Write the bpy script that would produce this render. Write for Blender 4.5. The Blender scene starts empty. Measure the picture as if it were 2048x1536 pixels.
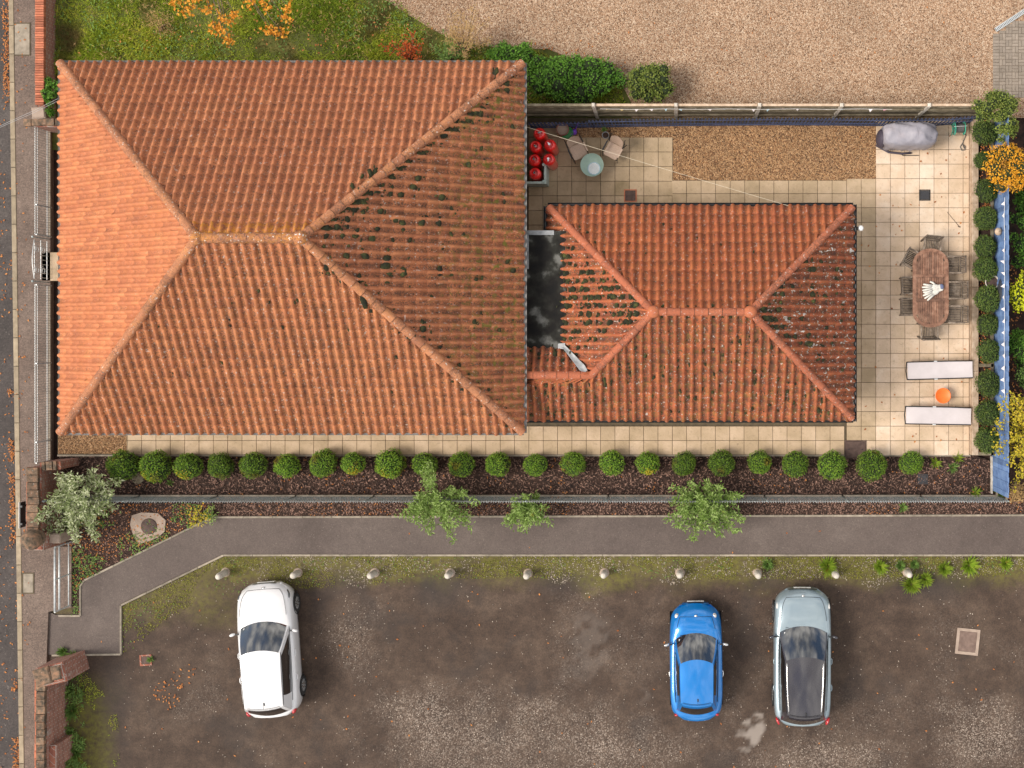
import bpy, bmesh, math, random
import numpy as np
from mathutils import Vector, Matrix
R = math.radians
random.seed(7); RNG = np.random.default_rng(7)
sc = bpy.context.scene
C = sc.collection

# ------------------------------------------------------------------ camera, sky, sun, exposure
CAMH = 36.0; PPM = 64.0; NX, NY = 1350.0, 670.0          # camera height, ground pixels per metre, plumb point
cam = bpy.data.cameras.new('camera'); camo = bpy.data.objects.new('camera', cam); C.objects.link(camo)
camo.location = (0, 0, CAMH); camo.rotation_euler = (0, 0, 0)
cam.sensor_width = 36.0; cam.lens = 36.0 * PPM * CAMH / 2048.0
cam.shift_x = (1024 - NX) / 2048.0; cam.shift_y = (NY - 768) / 2048.0
cam.clip_start = 0.5; cam.clip_end = 400
sc.camera = camo

SUN_AZ = Vector((-0.95, -0.17)).normalized(); SUN_EL = R(47)
SUN_DIR = Vector((SUN_AZ.x * math.cos(SUN_EL), SUN_AZ.y * math.cos(SUN_EL), math.sin(SUN_EL)))
w = bpy.data.worlds.new('World'); sc.world = w; w.use_nodes = True
nt = w.node_tree; N = nt.nodes; L = nt.links; N.clear()
sky = N.new('ShaderNodeTexSky'); sky.sky_type = 'NISHITA'; sky.sun_disc = False
sky.sun_elevation = SUN_EL; sky.sun_rotation = math.atan2(SUN_AZ.x, SUN_AZ.y) % (2 * math.pi)
sky.dust_density = 2.0; sky.air_density = 1.0
tc = N.new('ShaderNodeTexCoord'); nz = N.new('ShaderNodeTexNoise'); nz.inputs['Scale'].default_value = 2.6
nz.inputs['Detail'].default_value = 7; nz.inputs['Roughness'].default_value = 0.58
rp = N.new('ShaderNodeValToRGB'); rp.color_ramp.elements[0].position = 0.36; rp.color_ramp.elements[1].position = 0.54
nz2 = N.new('ShaderNodeTexNoise'); nz2.inputs['Scale'].default_value = 5.0; nz2.inputs['Detail'].default_value = 5
rp2 = N.new('ShaderNodeValToRGB'); rp2.color_ramp.elements[0].color = (0.28, 0.27, 0.265, 1); rp2.color_ramp.elements[1].color = (1.0, 0.95, 0.88, 1)
rp2.color_ramp.elements[0].position = 0.35; rp2.color_ramp.elements[1].position = 0.65
vm = N.new('ShaderNodeVectorMath'); vm.operation = 'SCALE'; vm.inputs['Scale'].default_value = 11.5
mx = N.new('ShaderNodeMix'); mx.data_type = 'RGBA'
L.new(tc.outputs['Generated'], nz.inputs['Vector']); L.new(nz.outputs['Fac'], rp.inputs['Fac'])
L.new(tc.outputs['Generated'], nz2.inputs['Vector']); L.new(nz2.outputs['Fac'], rp2.inputs['Fac'])
L.new(rp.outputs['Color'], mx.inputs[0]); L.new(sky.outputs[0], mx.inputs[6]); L.new(rp2.outputs['Color'], vm.inputs[0]); L.new(vm.outputs[0], mx.inputs[7])
bg = N.new('ShaderNodeBackground'); bg.inputs['Strength'].default_value = 0.095
L.new(mx.outputs[2], bg.inputs['Color'])
wo = N.new('ShaderNodeOutputWorld'); L.new(bg.outputs[0], wo.inputs['Surface'])

sl = bpy.data.lights.new('sun', 'SUN'); sl.energy = 2.2; sl.angle = R(26); sl.color = (1.0, 0.92, 0.82)
so = bpy.data.objects.new('sun', sl); C.objects.link(so); so.location = (-20, -8, 30)
so.rotation_euler = (-SUN_DIR).to_track_quat('-Z', 'Y').to_euler()
sc.view_settings.view_transform = 'Standard'; sc.view_settings.look = 'None'
sc.view_settings.gamma = 1; sc.view_settings.use_curve_mapping = False
sc.view_settings.exposure = 0.8

# ------------------------------------------------------------------ helpers
def W(px, py, h=0.0):
    """survey point of the photograph at height h -> plan metres"""
    k = (CAMH - h) / CAMH / PPM
    return ((px - NX) * k, (NY - py) * k)
def WV(px, py, h=0.0):
    x, y = W(px, py, h); return Vector((x, y, h))

OFF = {}
def tag(o, label=None, cat=None, group=None, kind=None):
    if label: o['label'] = label
    if cat: o['category'] = cat
    if group: o['group'] = group
    if kind: o['kind'] = kind
    return o
def thing(name, label, cat, loc=(0, 0, 0), rz=0.0, group=None, world=False, kind=None):
    o = bpy.data.objects.new(name, None); C.objects.link(o)
    o.empty_display_size = 0.2
    o.location = loc; o.rotation_euler = (0, 0, rz)
    OFF[o] = Vector(loc) if world else Vector((0, 0, 0))
    return tag(o, label, cat, group, kind)
def copy_tree(o, parent=None):
    c = o.copy(); C.objects.link(c); c.parent = parent
    for ch in list(o.children): copy_tree(ch, c)
    return c

class MB:
    def __init__(s):
        s.v = []; s.f = []; s.r = []; s.m = []; s.cur = 0.5; s.mi = 0; s.T = None; s.sm = []; s.smooth = False
        s.ext = {}; s.evals = {}
    def add(s, vs, fs):
        b = len(s.v)
        for p in vs:
            p = Vector(p)
            if s.T is not None: p = s.T @ p
            s.v.append(p); s.r.append(s.cur)
            for k in s.ext: s.ext[k].append(s.evals.get(k, 0.0))
        for f in fs:
            s.f.append([i + b for i in f]); s.m.append(s.mi); s.sm.append(s.smooth)
        return s
    def box(s, c, d, rz=0.0, ch=0.0, rx=0.0, ry=0.0):
        x, y, z = d[0] / 2, d[1] / 2, d[2] / 2
        M_ = Matrix.Translation(c) @ Matrix.Rotation(rz, 4, 'Z') @ Matrix.Rotation(ry, 4, 'Y') @ Matrix.Rotation(rx, 4, 'X')
        q = [(-1, -1), (1, -1), (1, 1), (-1, 1)]
        vs = [(a * x, b * y, -z) for a, b in q]
        if ch <= 0:
            vs += [(a * x, b * y, z) for a, b in q]
            fs = [(3, 2, 1, 0), (4, 5, 6, 7)] + [(i, (i + 1) % 4, (i + 1) % 4 + 4, i + 4) for i in range(4)]
        else:
            vs += [(a * x, b * y, z - ch) for a, b in q] + [(a * (x - ch), b * (y - ch), z) for a, b in q]
            fs = [(3, 2, 1, 0), (8, 9, 10, 11)] + [(i + k, (i + 1) % 4 + k, (i + 1) % 4 + 4 + k, i + 4 + k) for k in (0, 4) for i in range(4)]
        return s.add([M_ @ Vector(p) for p in vs], fs)
    def beam(s, a, b, wd, th):
        """a rectangular bar from a to b"""
        a = Vector(a); b = Vector(b); d = b - a; ln = d.length; d.normalize()
        up = Vector((0, 0, 1)) if abs(d.z) < 0.95 else Vector((0, 1, 0))
        sx = d.cross(up).normalized(); uz = sx.cross(d).normalized()
        vs = []
        for p in (a, b):
            for i, j in ((-1, -1), (1, -1), (1, 1), (-1, 1)): vs.append(p + sx * (i * wd / 2) + uz * (j * th / 2))
        return s.add(vs, [(0, 1, 2, 3), (7, 6, 5, 4)] + [(i, i + 4, (i + 1) % 4 + 4, (i + 1) % 4) for i in range(4)])
    def tube(s, pts, r, n=6, cap=True):
        pts = [Vector(p) for p in pts]; rs = r if isinstance(r, (list, tuple)) else [r] * len(pts)
        vs = []; fs = []; pu = None
        for i, p in enumerate(pts):
            d = (pts[min(i + 1, len(pts) - 1)] - pts[max(i - 1, 0)]).normalized()
            up = pu if pu is not None and abs(d.dot(pu)) < 0.99 else (Vector((0, 0, 1)) if abs(d.z) < 0.9 else Vector((0, 1, 0)))
            a = d.cross(up).normalized(); b = a.cross(d).normalized(); pu = b
            for k in range(n):
                t = 2 * math.pi * k / n; vs.append(p + (a * math.cos(t) + b * math.sin(t)) * rs[i])
        for i in range(len(pts) - 1):
            for k in range(n):
                fs.append((i * n + k, (i + 1) * n + k, (i + 1) * n + (k + 1) % n, i * n + (k + 1) % n))
        if cap:
            fs.append(tuple(range(n))); e = (len(pts) - 1) * n; fs.append(tuple(e + k for k in reversed(range(n))))
        return s.add(vs, fs)
    def lathe(s, prof, c=(0, 0, 0), n=20, cap=True):
        vs = []; fs = []
        for (r, z) in prof:
            for k in range(n):
                t = 2 * math.pi * k / n; vs.append((c[0] + r * math.cos(t), c[1] + r * math.sin(t), c[2] + z))
        for i in range(len(prof) - 1):
            for k in range(n):
                fs.append((i * n + k, i * n + (k + 1) % n, (i + 1) * n + (k + 1) % n, (i + 1) * n + k))
        if cap and prof[0][0] > 1e-6: fs.append(tuple(reversed(range(n))))
        if cap and prof[-1][0] > 1e-6: e = (len(prof) - 1) * n; fs.append(tuple(e + k for k in range(n)))
        return s.add(vs, fs)
    def loft(s, rings, cap=True, closed=True):
        n = len(rings[0]); vs = [p for r in rings for p in r]; fs = []
        for i in range(len(rings) - 1):
            for k in range(n if closed else n - 1):
                fs.append((i * n + k, i * n + (k + 1) % n, (i + 1) * n + (k + 1) % n, (i + 1) * n + k))
        if cap and closed:
            fs.append(tuple(reversed(range(n)))); e = (len(rings) - 1) * n; fs.append(tuple(e + k for k in range(n)))
        return s.add(vs, fs)
    def prism(s, poly, z0, z1):
        n = len(poly); ar = sum(poly[i][0] * poly[(i + 1) % n][1] - poly[(i + 1) % n][0] * poly[i][1] for i in range(n))
        if ar < 0: poly = list(reversed(poly))
        vs = [(x, y, z0) for x, y in poly] + [(x, y, z1) for x, y in poly]
        return s.add(vs, [tuple(reversed(range(n))), tuple(range(n, 2 * n))] + [(i, (i + 1) % n, (i + 1) % n + n, i + n) for i in range(n)])
    def ell(s, c, d, rz=0.0, nu=10, nv=6, rx=0.0):
        M_ = Matrix.Translation(c) @ Matrix.Rotation(rz, 4, 'Z') @ Matrix.Rotation(rx, 4, 'X')
        vs = []; fs = []
        for i in range(1, nv):
            ph = math.pi * i / nv
            for k in range(nu):
                t = 2 * math.pi * k / nu
                vs.append(M_ @ Vector((d[0] * math.sin(ph) * math.cos(t), d[1] * math.sin(ph) * math.sin(t), d[2] * math.cos(ph))))
        for i in range(nv - 2):
            for k in range(nu): fs.append((i * nu + k, (i + 1) * nu + k, (i + 1) * nu + (k + 1) % nu, i * nu + (k + 1) % nu))
        t_ = len(vs); vs.append(M_ @ Vector((0, 0, d[2]))); vs.append(M_ @ Vector((0, 0, -d[2])))
        for k in range(nu):
            fs.append((t_, k, (k + 1) % nu)); e = (nv - 2) * nu; fs.append((t_ + 1, e + (k + 1) % nu, e + k))
        return s.add(vs, fs)
    def patch(s, rows):
        nu = len(rows[0]); vs = [p for r in rows for p in r]; fs = []
        for i in range(len(rows) - 1):
            for k in range(nu - 1): fs.append((i * nu + k, i * nu + k + 1, (i + 1) * nu + k + 1, (i + 1) * nu + k))
        return s.add(vs, fs)
    def build(s, name, mats, parent=None, smooth=None, label=None, cat=None, group=None, kind=None):
        if not isinstance(mats, (list, tuple)): mats = [mats]
        mn = Vector((min(p.x for p in s.v), min(p.y for p in s.v), min(p.z for p in s.v)))
        mxv = Vector((max(p.x for p in s.v), max(p.y for p in s.v), 0))
        c = Vector(((mn.x + mxv.x) / 2, (mn.y + mxv.y) / 2, mn.z))
        me = bpy.data.meshes.new(name); me.from_pydata([p - c for p in s.v], [], s.f)
        for m in mats: me.materials.append(m)
        if len(mats) > 1: me.polygons.foreach_set('material_index', s.m)
        me.polygons.foreach_set('use_smooth', s.sm if smooth is None else [smooth] * len(s.f))
        a = me.attributes.new('rnd', 'FLOAT', 'POINT'); a.data.foreach_set('value', s.r)
        for k, vals in s.ext.items():
            a = me.attributes.new(k, 'FLOAT', 'POINT'); a.data.foreach_set('value', vals)
        o = bpy.data.objects.new(name, me); C.objects.link(o)
        o.parent = parent; o.location = c - (OFF[parent] if parent is not None else Vector((0, 0, 0)))
        OFF[o] = c
        return tag(o, label, cat, group, kind)

def npmesh(name, V, F, mats, parent=None, attrs=None, smooth=False, label=None, cat=None, group=None, kind=None, offset=None, mi=None):
    """bulk mesh from arrays: V (n,3), F (m,k)"""
    me = bpy.data.meshes.new(name); k = F.shape[1]
    me.vertices.add(len(V)); me.vertices.foreach_set('co', np.ascontiguousarray(V, dtype=np.float32).ravel())
    me.loops.add(F.size); me.loops.foreach_set('vertex_index', np.ascontiguousarray(F, dtype=np.int32).ravel())
    me.polygons.add(len(F)); me.polygons.foreach_set('loop_start', np.arange(0, F.size, k, dtype=np.int32))
    me.polygons.foreach_set('loop_total', np.full(len(F), k, dtype=np.int32))
    if not isinstance(mats, (list, tuple)): mats = [mats]
    for m in mats: me.materials.append(m)
    if mi is not None: me.polygons.foreach_set('material_index', np.asarray(mi, dtype=np.int32))
    me.polygons.foreach_set('use_smooth', np.full(len(F), smooth))
    for n_, a_ in (attrs or {}).items():
        at = me.attributes.new(n_, 'FLOAT', 'POINT'); at.data.foreach_set('value', np.ascontiguousarray(a_, dtype=np.float32))
    me.update(calc_edges=True); me.validate()
    o = bpy.data.objects.new(name, me); C.objects.link(o)
    o.parent = parent; OFF[o] = Vector((0, 0, 0))
    if parent is not None: o.location = -OFF[parent]
    if offset is not None: o.location = offset
    return tag(o, label, cat, group, kind)

# numpy noise
def vnoise(x, y, s, seed=0):
    x = np.asarray(x) * s + 1000.0; y = np.asarray(y) * s + 1000.0
    xi = np.floor(x).astype(np.int64); yi = np.floor(y).astype(np.int64); fx = x - xi; fy = y - yi
    def h(a, b):
        n = (a * 374761393 + b * 668265263 + seed * 982451653) & 0x7fffffff
        n = ((n ^ (n >> 13)) * 1274126177) & 0x7fffffff
        return ((n ^ (n >> 16)) & 0xffff) / 65535.0
    fx = fx * fx * (3 - 2 * fx); fy = fy * fy * (3 - 2 * fy)
    return (h(xi, yi) * (1 - fx) + h(xi + 1, yi) * fx) * (1 - fy) + (h(xi, yi + 1) * (1 - fx) + h(xi + 1, yi + 1) * fx) * fy
def fbm(x, y, s, o=4, seed=0):
    t = 0; a = 0.5; n = 0
    for i in range(o): t = t + a * vnoise(x, y, s * 2 ** i, seed + i); n += a; a *= 0.55
    return t / n
def sstep(a, b, x): t = np.clip((x - a) / (b - a), 0, 1); return t * t * (3 - 2 * t)
def inpoly(x, y, poly):
    r = np.zeros(len(x), bool); n = len(poly)
    for i in range(n):
        x1, y1 = poly[i]; x2, y2 = poly[(i + 1) % n]
        if y1 == y2: continue
        r ^= ((y1 > y) != (y2 > y)) & (x < (x2 - x1) * (y - y1) / (y2 - y1) + x1)
    return r
def rand_in(poly, n):
    xs = [p[0] for p in poly]; ys = [p[1] for p in poly]
    x = RNG.uniform(min(xs), max(xs), n); y = RNG.uniform(min(ys), max(ys), n)
    k = inpoly(x, y, poly); return x[k], y[k]
def octas(P, S, name, mat, parent=None, rnd=None, flat=0.6, **kw):
    """stones or chips: one stretched, turned octahedron each"""
    n = len(P); a = RNG.uniform(0, 2 * np.pi, n); tl = RNG.normal(0, 0.35, n)
    base = np.array([(1, 0, 0), (0, 1, 0), (-1, 0, 0), (0, -1, 0), (0, 0, 1), (0, 0, -1)], float)
    v = base[None] * S[:, None, :]; v = v + RNG.normal(0, 0.12, v.shape) * S[:, None, :]
    z = v[:, :, 2] + v[:, :, 0] * tl[:, None]; ca = np.cos(a)[:, None]; sa = np.sin(a)[:, None]
    x = v[:, :, 0] * ca - v[:, :, 1] * sa; y = v[:, :, 0] * sa + v[:, :, 1] * ca
    V = np.stack([x, y, z], -1) + P[:, None, :]
    f = np.array([(0, 1, 4), (1, 2, 4), (2, 3, 4), (3, 0, 4), (1, 0, 5), (2, 1, 5), (3, 2, 5), (0, 3, 5)])
    F = (np.arange(n) * 6)[:, None, None] + f[None]
    rnd = RNG.uniform(0, 1, n) if rnd is None else rnd
    return npmesh(name, V.reshape(-1, 3), F.reshape(-1, 3), mat, parent, {'rnd': np.repeat(rnd, 6)}, **kw)
def leafset(P, D, U, ln, wd, rnd=None, fold=0.25):
    """leaf blades: P base, D long axis, U rough upward normal -> V, F, rnd"""
    n = len(P); D = D / (np.linalg.norm(D, axis=1, keepdims=True) + 1e-9)
    S = np.cross(D, U); S = S / (np.linalg.norm(S, axis=1, keepdims=True) + 1e-9); Nn = np.cross(S, D)
    ln = np.broadcast_to(ln, (n,))[:, None]; wd = np.broadcast_to(wd, (n,))[:, None]
    mid = P + D * ln * 0.45
    V = np.stack([P, mid + S * wd / 2 + Nn * wd * fold, P + D * ln, mid - S * wd / 2 + Nn * wd * fold], 1)
    F = (np.arange(n) * 4)[:, None] + np.array([0, 1, 2, 3])[None]
    rnd = RNG.uniform(0, 1, n) if rnd is None else rnd
    return V.reshape(-1, 3), F, np.repeat(rnd, 4)
def merge(sets):
    Vs = []; Fs = []; Rs = []; b = 0
    for V, F, r in sets: Vs.append(V); Fs.append(F + b); Rs.append(r); b += len(V)
    return np.concatenate(Vs), np.concatenate(Fs), np.concatenate(Rs)

# ------------------------------------------------------------------ materials
def newmat(name):
    m = bpy.data.materials.new(name); m.use_nodes = True
    t = m.node_tree; b = t.nodes['Principled BSDF']; return m, t, t.nodes, t.links, b
def node(N_, typ, **kw):
    n = N_.new(typ)
    for k, v in kw.items(): setattr(n, k, v)
    return n
def ramp(N_, cols, pos=None):
    r = N_.new('ShaderNodeValToRGB'); e = r.color_ramp.elements
    pos = pos or [i / (len(cols) - 1) for i in range(len(cols))]
    while len(e) < len(cols): e.new(0.5)
    for i, (c, p) in enumerate(zip(cols, pos)): e[i].position = p; e[i].color = (*c, 1)
    return r
def mixc(N_, L_, fac, a, b, blend='MIX'):
    m = N_.new('ShaderNodeMix'); m.data_type = 'RGBA'; m.blend_type = blend
    for s_, v in ((0, fac), (6, a), (7, b)):
        if isinstance(v, (int, float)): m.inputs[s_].default_value = v
        elif isinstance(v, tuple): m.inputs[s_].default_value = (*v, 1)
        else: L_.new(v, m.inputs[s_])
    return m.outputs[2]
def mth(N_, L_, op, a, b=None, clamp=False):
    m = N_.new('ShaderNodeMath'); m.operation = op; m.use_clamp = clamp
    for i, v in ((0, a), (1, b)):
        if v is None: continue
        if isinstance(v, (int, float)): m.inputs[i].default_value = v
        else: L_.new(v, m.inputs[i])
    return m.outputs[0]
def noise(N_, L_, vec, scale, detail=4, rough=0.55):
    n = N_.new('ShaderNodeTexNoise'); n.inputs['Scale'].default_value = scale; n.inputs['Detail'].default_value = detail
    n.inputs['Roughness'].default_value = rough; L_.new(vec, n.inputs['Vector']); return n.outputs['Fac']
def voro(N_, L_, vec, scale, out='Color'):
    n = N_.new('ShaderNodeTexVoronoi'); n.inputs['Scale'].default_value = scale; L_.new(vec, n.inputs['Vector']); return n.outputs[out]
def attr(N_, name): a = N_.new('ShaderNodeAttribute'); a.attribute_name = name; return a.outputs['Fac']
def bumpn(N_, L_, b, h, strength, dist=0.02):
    n = N_.new('ShaderNodeBump'); n.inputs['Strength'].default_value = strength; n.inputs['Distance'].default_value = dist
    L_.new(h, n.inputs['Height']); L_.new(n.outputs[0], b.inputs['Normal'])
def maprange(N_, L_, v, a, b, c=0.0, d=1.0):
    n = N_.new('ShaderNodeMapRange'); n.inputs[1].default_value = a; n.inputs[2].default_value = b
    n.inputs[3].default_value = c; n.inputs[4].default_value = d; L_.new(v, n.inputs[0]); return n.outputs[0]
def pos(N_): return N_.new('ShaderNodeNewGeometry').outputs['Position']
def bright(N_, L_, col, fac, amt):
    """scale colour by 1 + amt*(fac-.5)*2"""
    return mixc(N_, L_, 1.0, col, _grey(N_, L_, maprange(N_, L_, fac, 0, 1, 1 - amt, 1 + amt)), 'MULTIPLY')
def _grey(N_, L_, v):
    c = N_.new('ShaderNodeCombineColor')
    for i in range(3): L_.new(v, c.inputs[i])
    return c.outputs[0]

def M(name, cols, scale=3.0, detail=6, rough=0.8, metal=0.0, bump=0.0, bscale=None, rnd=0.0, speck=None, coat=0.0, spread=(0.3, 0.7), spec=0.5, trans=0.0):
    """general weathered surface: ramp over noise, brightness per piece, fine specks, relief"""
    m, t, N_, L_, b = newmat(name); P = pos(N_)
    if isinstance(cols[0], (int, float)): cols = [tuple(x * 0.88 for x in cols), tuple(min(1, x * 1.1) for x in cols)]
    f = maprange(N_, L_, noise(N_, L_, P, scale, detail), spread[0], spread[1])
    r = ramp(N_, cols); L_.new(f, r.inputs['Fac']); c = r.outputs['Color']
    if rnd: c = bright(N_, L_, c, attr(N_, 'rnd'), rnd)
    if speck:
        sf = maprange(N_, L_, noise(N_, L_, P, speck[1], 3, 0.7), speck[2], speck[2] + 0.06)
        c = mixc(N_, L_, sf, c, speck[0])
    L_.new(c, b.inputs['Base Color'])
    b.inputs['Roughness'].default_value = rough; b.inputs['Metallic'].default_value = metal
    b.inputs['Specular IOR Level'].default_value = spec
    if coat: b.inputs['Coat Weight'].default_value = coat; b.inputs['Coat Roughness'].default_value = 0.04
    if bump: bumpn(N_, L_, b, noise(N_, L_, P, bscale or scale * 8, 5, 0.6), bump)
    return m
def Mtarmac(name, cols, grain=0.25, scale=0.5, gs=34, stain=0.2, pale=(0.2, 0.165, 0.14)):
    """bitumen with visible stone grain, traffic-worn tone and faint stains"""
    m, t, N_, L_, b = newmat(name); P = pos(N_)
    r = ramp(N_, cols); L_.new(maprange(N_, L_, noise(N_, L_, P, scale, 8, 0.6), 0.25, 0.78), r.inputs['Fac'])
    sp = N_.new('ShaderNodeSeparateColor'); L_.new(voro(N_, L_, P, gs), sp.inputs[0])
    c = bright(N_, L_, r.outputs['Color'], sp.outputs[0], grain)
    c = bright(N_, L_, c, maprange(N_, L_, noise(N_, L_, P, 2.6, 7, 0.7), 0.3, 0.7), stain)
    c = mixc(N_, L_, mth(N_, L_, 'MULTIPLY', maprange(N_, L_, sp.outputs[1], 0.975, 0.995), 0.45), c, pale)
    L_.new(c, b.inputs['Base Color']); b.inputs['Roughness'].default_value = 0.82; bumpn(N_, L_, b, noise(N_, L_, P, 70, 4, 0.7), 0.35, 0.012)
    return m
def Mleaf(name, cols, rough=0.6, trans=0.25, nscale=1.2, patch=None, objvar=0.12, spec=0.3):
    m, t, N_, L_, b = newmat(name); P = pos(N_)
    f = mth(N_, L_, 'ADD', mth(N_, L_, 'MULTIPLY', attr(N_, 'rnd'), 0.75), mth(N_, L_, 'MULTIPLY', noise(N_, L_, P, nscale, 2), 0.35), True)
    r = ramp(N_, cols); L_.new(f, r.inputs['Fac']); c = r.outputs['Color']
    if patch: c = mixc(N_, L_, maprange(N_, L_, noise(N_, L_, P, patch[1], 2), patch[2], patch[2] + 0.12), c, patch[0])
    oi = N_.new('ShaderNodeObjectInfo'); c = bright(N_, L_, c, oi.outputs['Random'], objvar)
    L_.new(c, b.inputs['Base Color']); b.inputs['Roughness'].default_value = rough; b.inputs['Specular IOR Level'].default_value = spec
    if trans:
        tr = N_.new('ShaderNodeBsdfTranslucent'); L_.new(c, tr.inputs['Color']); ms = N_.new('ShaderNodeMixShader'); ms.inputs[0].default_value = trans
        L_.new(b.outputs[0], ms.inputs[1]); L_.new(tr.outputs[0], ms.inputs[2]); L_.new(ms.outputs[0], N_['Material Output'].inputs['Surface'])
    return m
def Mgravel(name, cols, scale=30.0, bump=0.6, tone=0.2, dirt_shade=(0.1, 0.07, 0.05), dirtamt=0.35, dthr=0.55):
    m, t, N_, L_, b = newmat(name); P = pos(N_)
    sx = N_.new('ShaderNodeSeparateColor'); L_.new(voro(N_, L_, P, scale), sx.inputs[0])
    r = ramp(N_, cols); L_.new(sx.outputs[0], r.inputs['Fac'])
    c = bright(N_, L_, r.outputs['Color'], maprange(N_, L_, noise(N_, L_, P, 0.55, 5), 0.25, 0.75), tone)
    d = voro(N_, L_, P, scale, 'Distance')
    c = mixc(N_, L_, mth(N_, L_, 'MULTIPLY', maprange(N_, L_, noise(N_, L_, P, 2.2, 6, 0.65), dthr, dthr + 0.15), dirtamt), c, dirt_shade)
    L_.new(c, b.inputs['Base Color']); b.inputs['Roughness'].default_value = 0.85
    bumpn(N_, L_, b, mth(N_, L_, 'SUBTRACT', 1.0, mth(N_, L_, 'MULTIPLY', d, 1.6)), bump, 0.03)
    return m
def Mtile(name, cols, lich=(0.62, 0.60, 0.55), grime=0.5):
    """clay pantile: tone per tile, soot with painted pan shade, lichen, amounts carried by the piece"""
    m, t, N_, L_, b = newmat(name); P = pos(N_)
    r = ramp(N_, cols); f = mth(N_, L_, 'ADD', mth(N_, L_, 'MULTIPLY', attr(N_, 'rnd'), 0.6), mth(N_, L_, 'MULTIPLY', noise(N_, L_, P, 0.8, 4), 0.5), True)
    L_.new(f, r.inputs['Fac']); c = r.outputs['Color']
    g = mth(N_, L_, 'MULTIPLY', maprange(N_, L_, noise(N_, L_, P, 24, 6, 0.8), 0.46, 0.60), mth(N_, L_, 'ADD', attr(N_, 'dirt_shade'), 0.08), True)
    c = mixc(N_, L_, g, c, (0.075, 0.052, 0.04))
    g2 = mth(N_, L_, 'MULTIPLY', maprange(N_, L_, noise(N_, L_, P, 2.4, 6, 0.72), 0.42, 0.72), mth(N_, L_, 'MULTIPLY', attr(N_, 'dirt_shade'), 0.8), True)
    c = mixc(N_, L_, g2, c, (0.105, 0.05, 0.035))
    ol = mth(N_, L_, 'MULTIPLY', maprange(N_, L_, noise(N_, L_, P, 9, 5, 0.7), 0.44, 0.58), attr(N_, 'yel'), True)
    c = mixc(N_, L_, ol, c, (0.62, 0.26, 0.03))
    gl = mth(N_, L_, 'MULTIPLY', maprange(N_, L_, noise(N_, L_, P, 6, 4, 0.6), 0.5, 0.62), attr(N_, 'grn'), True)
    c = mixc(N_, L_, gl, c, (0.17, 0.15, 0.03))
    wl = mth(N_, L_, 'MULTIPLY', maprange(N_, L_, noise(N_, L_, P, 14, 3, 0.6), 0.635, 0.665), attr(N_, 'wht'), True)
    c = mixc(N_, L_, wl, c, lich)
    w2 = mth(N_, L_, 'MULTIPLY', maprange(N_, L_, noise(N_, L_, P, 6.0, 4, 0.65), 0.625, 0.645), mth(N_, L_, 'SUBTRACT', attr(N_, 'wht'), 0.95, True), True)
    c = mixc(N_, L_, mth(N_, L_, 'MULTIPLY', w2, 2.2, True), c, (0.68, 0.66, 0.62))
    L_.new(c, b.inputs['Base Color']); b.inputs['Roughness'].default_value = 0.85; b.inputs['Specular IOR Level'].default_value = 0.3
    bumpn(N_, L_, b, noise(N_, L_, P, 60, 4, 0.7), 0.35, 0.006)
    return m
def Mbrick(name, c1, c2, mortar, sx=1.0):
    m, t, N_, L_, b = newmat(name); P = pos(N_)
    s = N_.new('ShaderNodeSeparateXYZ'); L_.new(P, s.inputs[0]); cb = N_.new('ShaderNodeCombineXYZ')
    L_.new(mth(N_, L_, 'ADD', s.outputs[0], s.outputs[1]), cb.inputs[0]); L_.new(s.outputs[2], cb.inputs[1])
    bt = N_.new('ShaderNodeTexBrick'); L_.new(cb.outputs[0], bt.inputs['Vector']); bt.inputs['Scale'].default_value = 1.0
    bt.inputs['Brick Width'].default_value = 0.225; bt.inputs['Row Height'].default_value = 0.075; bt.inputs['Mortar Size'].default_value = 0.009
    bt.inputs['Color1'].default_value = (*c1, 1); bt.inputs['Color2'].default_value = (*c2, 1); bt.inputs['Mortar'].default_value = (*mortar, 1)
    c = bright(N_, L_, bt.outputs['Color'], noise(N_, L_, P, 5, 6, 0.7), 0.6)
    c = mixc(N_, L_, maprange(N_, L_, noise(N_, L_, P, 2.2, 5, 0.7), 0.58, 0.7), c, (0.42, 0.38, 0.34))
    L_.new(c, b.inputs['Base Color']); b.inputs['Roughness'].default_value = 0.9
    bumpn(N_, L_, b, mth(N_, L_, 'SUBTRACT', 1.0, bt.outputs['Fac']), 0.6, 0.01)
    return m
def Mglass(name, col=(0.012, 0.016, 0.022), rough=0.03):
    m, t, N_, L_, b = newmat(name); b.inputs['Base Color'].default_value = (*col, 1); b.inputs['Roughness'].default_value = rough
    b.inputs['Specular IOR Level'].default_value = 0.9; b.inputs['Coat Weight'].default_value = 1.0; b.inputs['Coat Roughness'].default_value = 0.02
    b.inputs['Coat IOR'].default_value = 1.8
    return m
def Mpaint(name, col, metal=0.0, rough=0.3):
    m, t, N_, L_, b = newmat(name); P = pos(N_)
    c = bright(N_, L_, mixc(N_, L_, 0.0, col, col), noise(N_, L_, P, 6, 5), 0.06)
    L_.new(c, b.inputs['Base Color']); b.inputs['Roughness'].default_value = rough; b.inputs['Metallic'].default_value = metal
    b.inputs['Coat Weight'].default_value = 1.0; b.inputs['Coat Roughness'].default_value = 0.03
    return m

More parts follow.
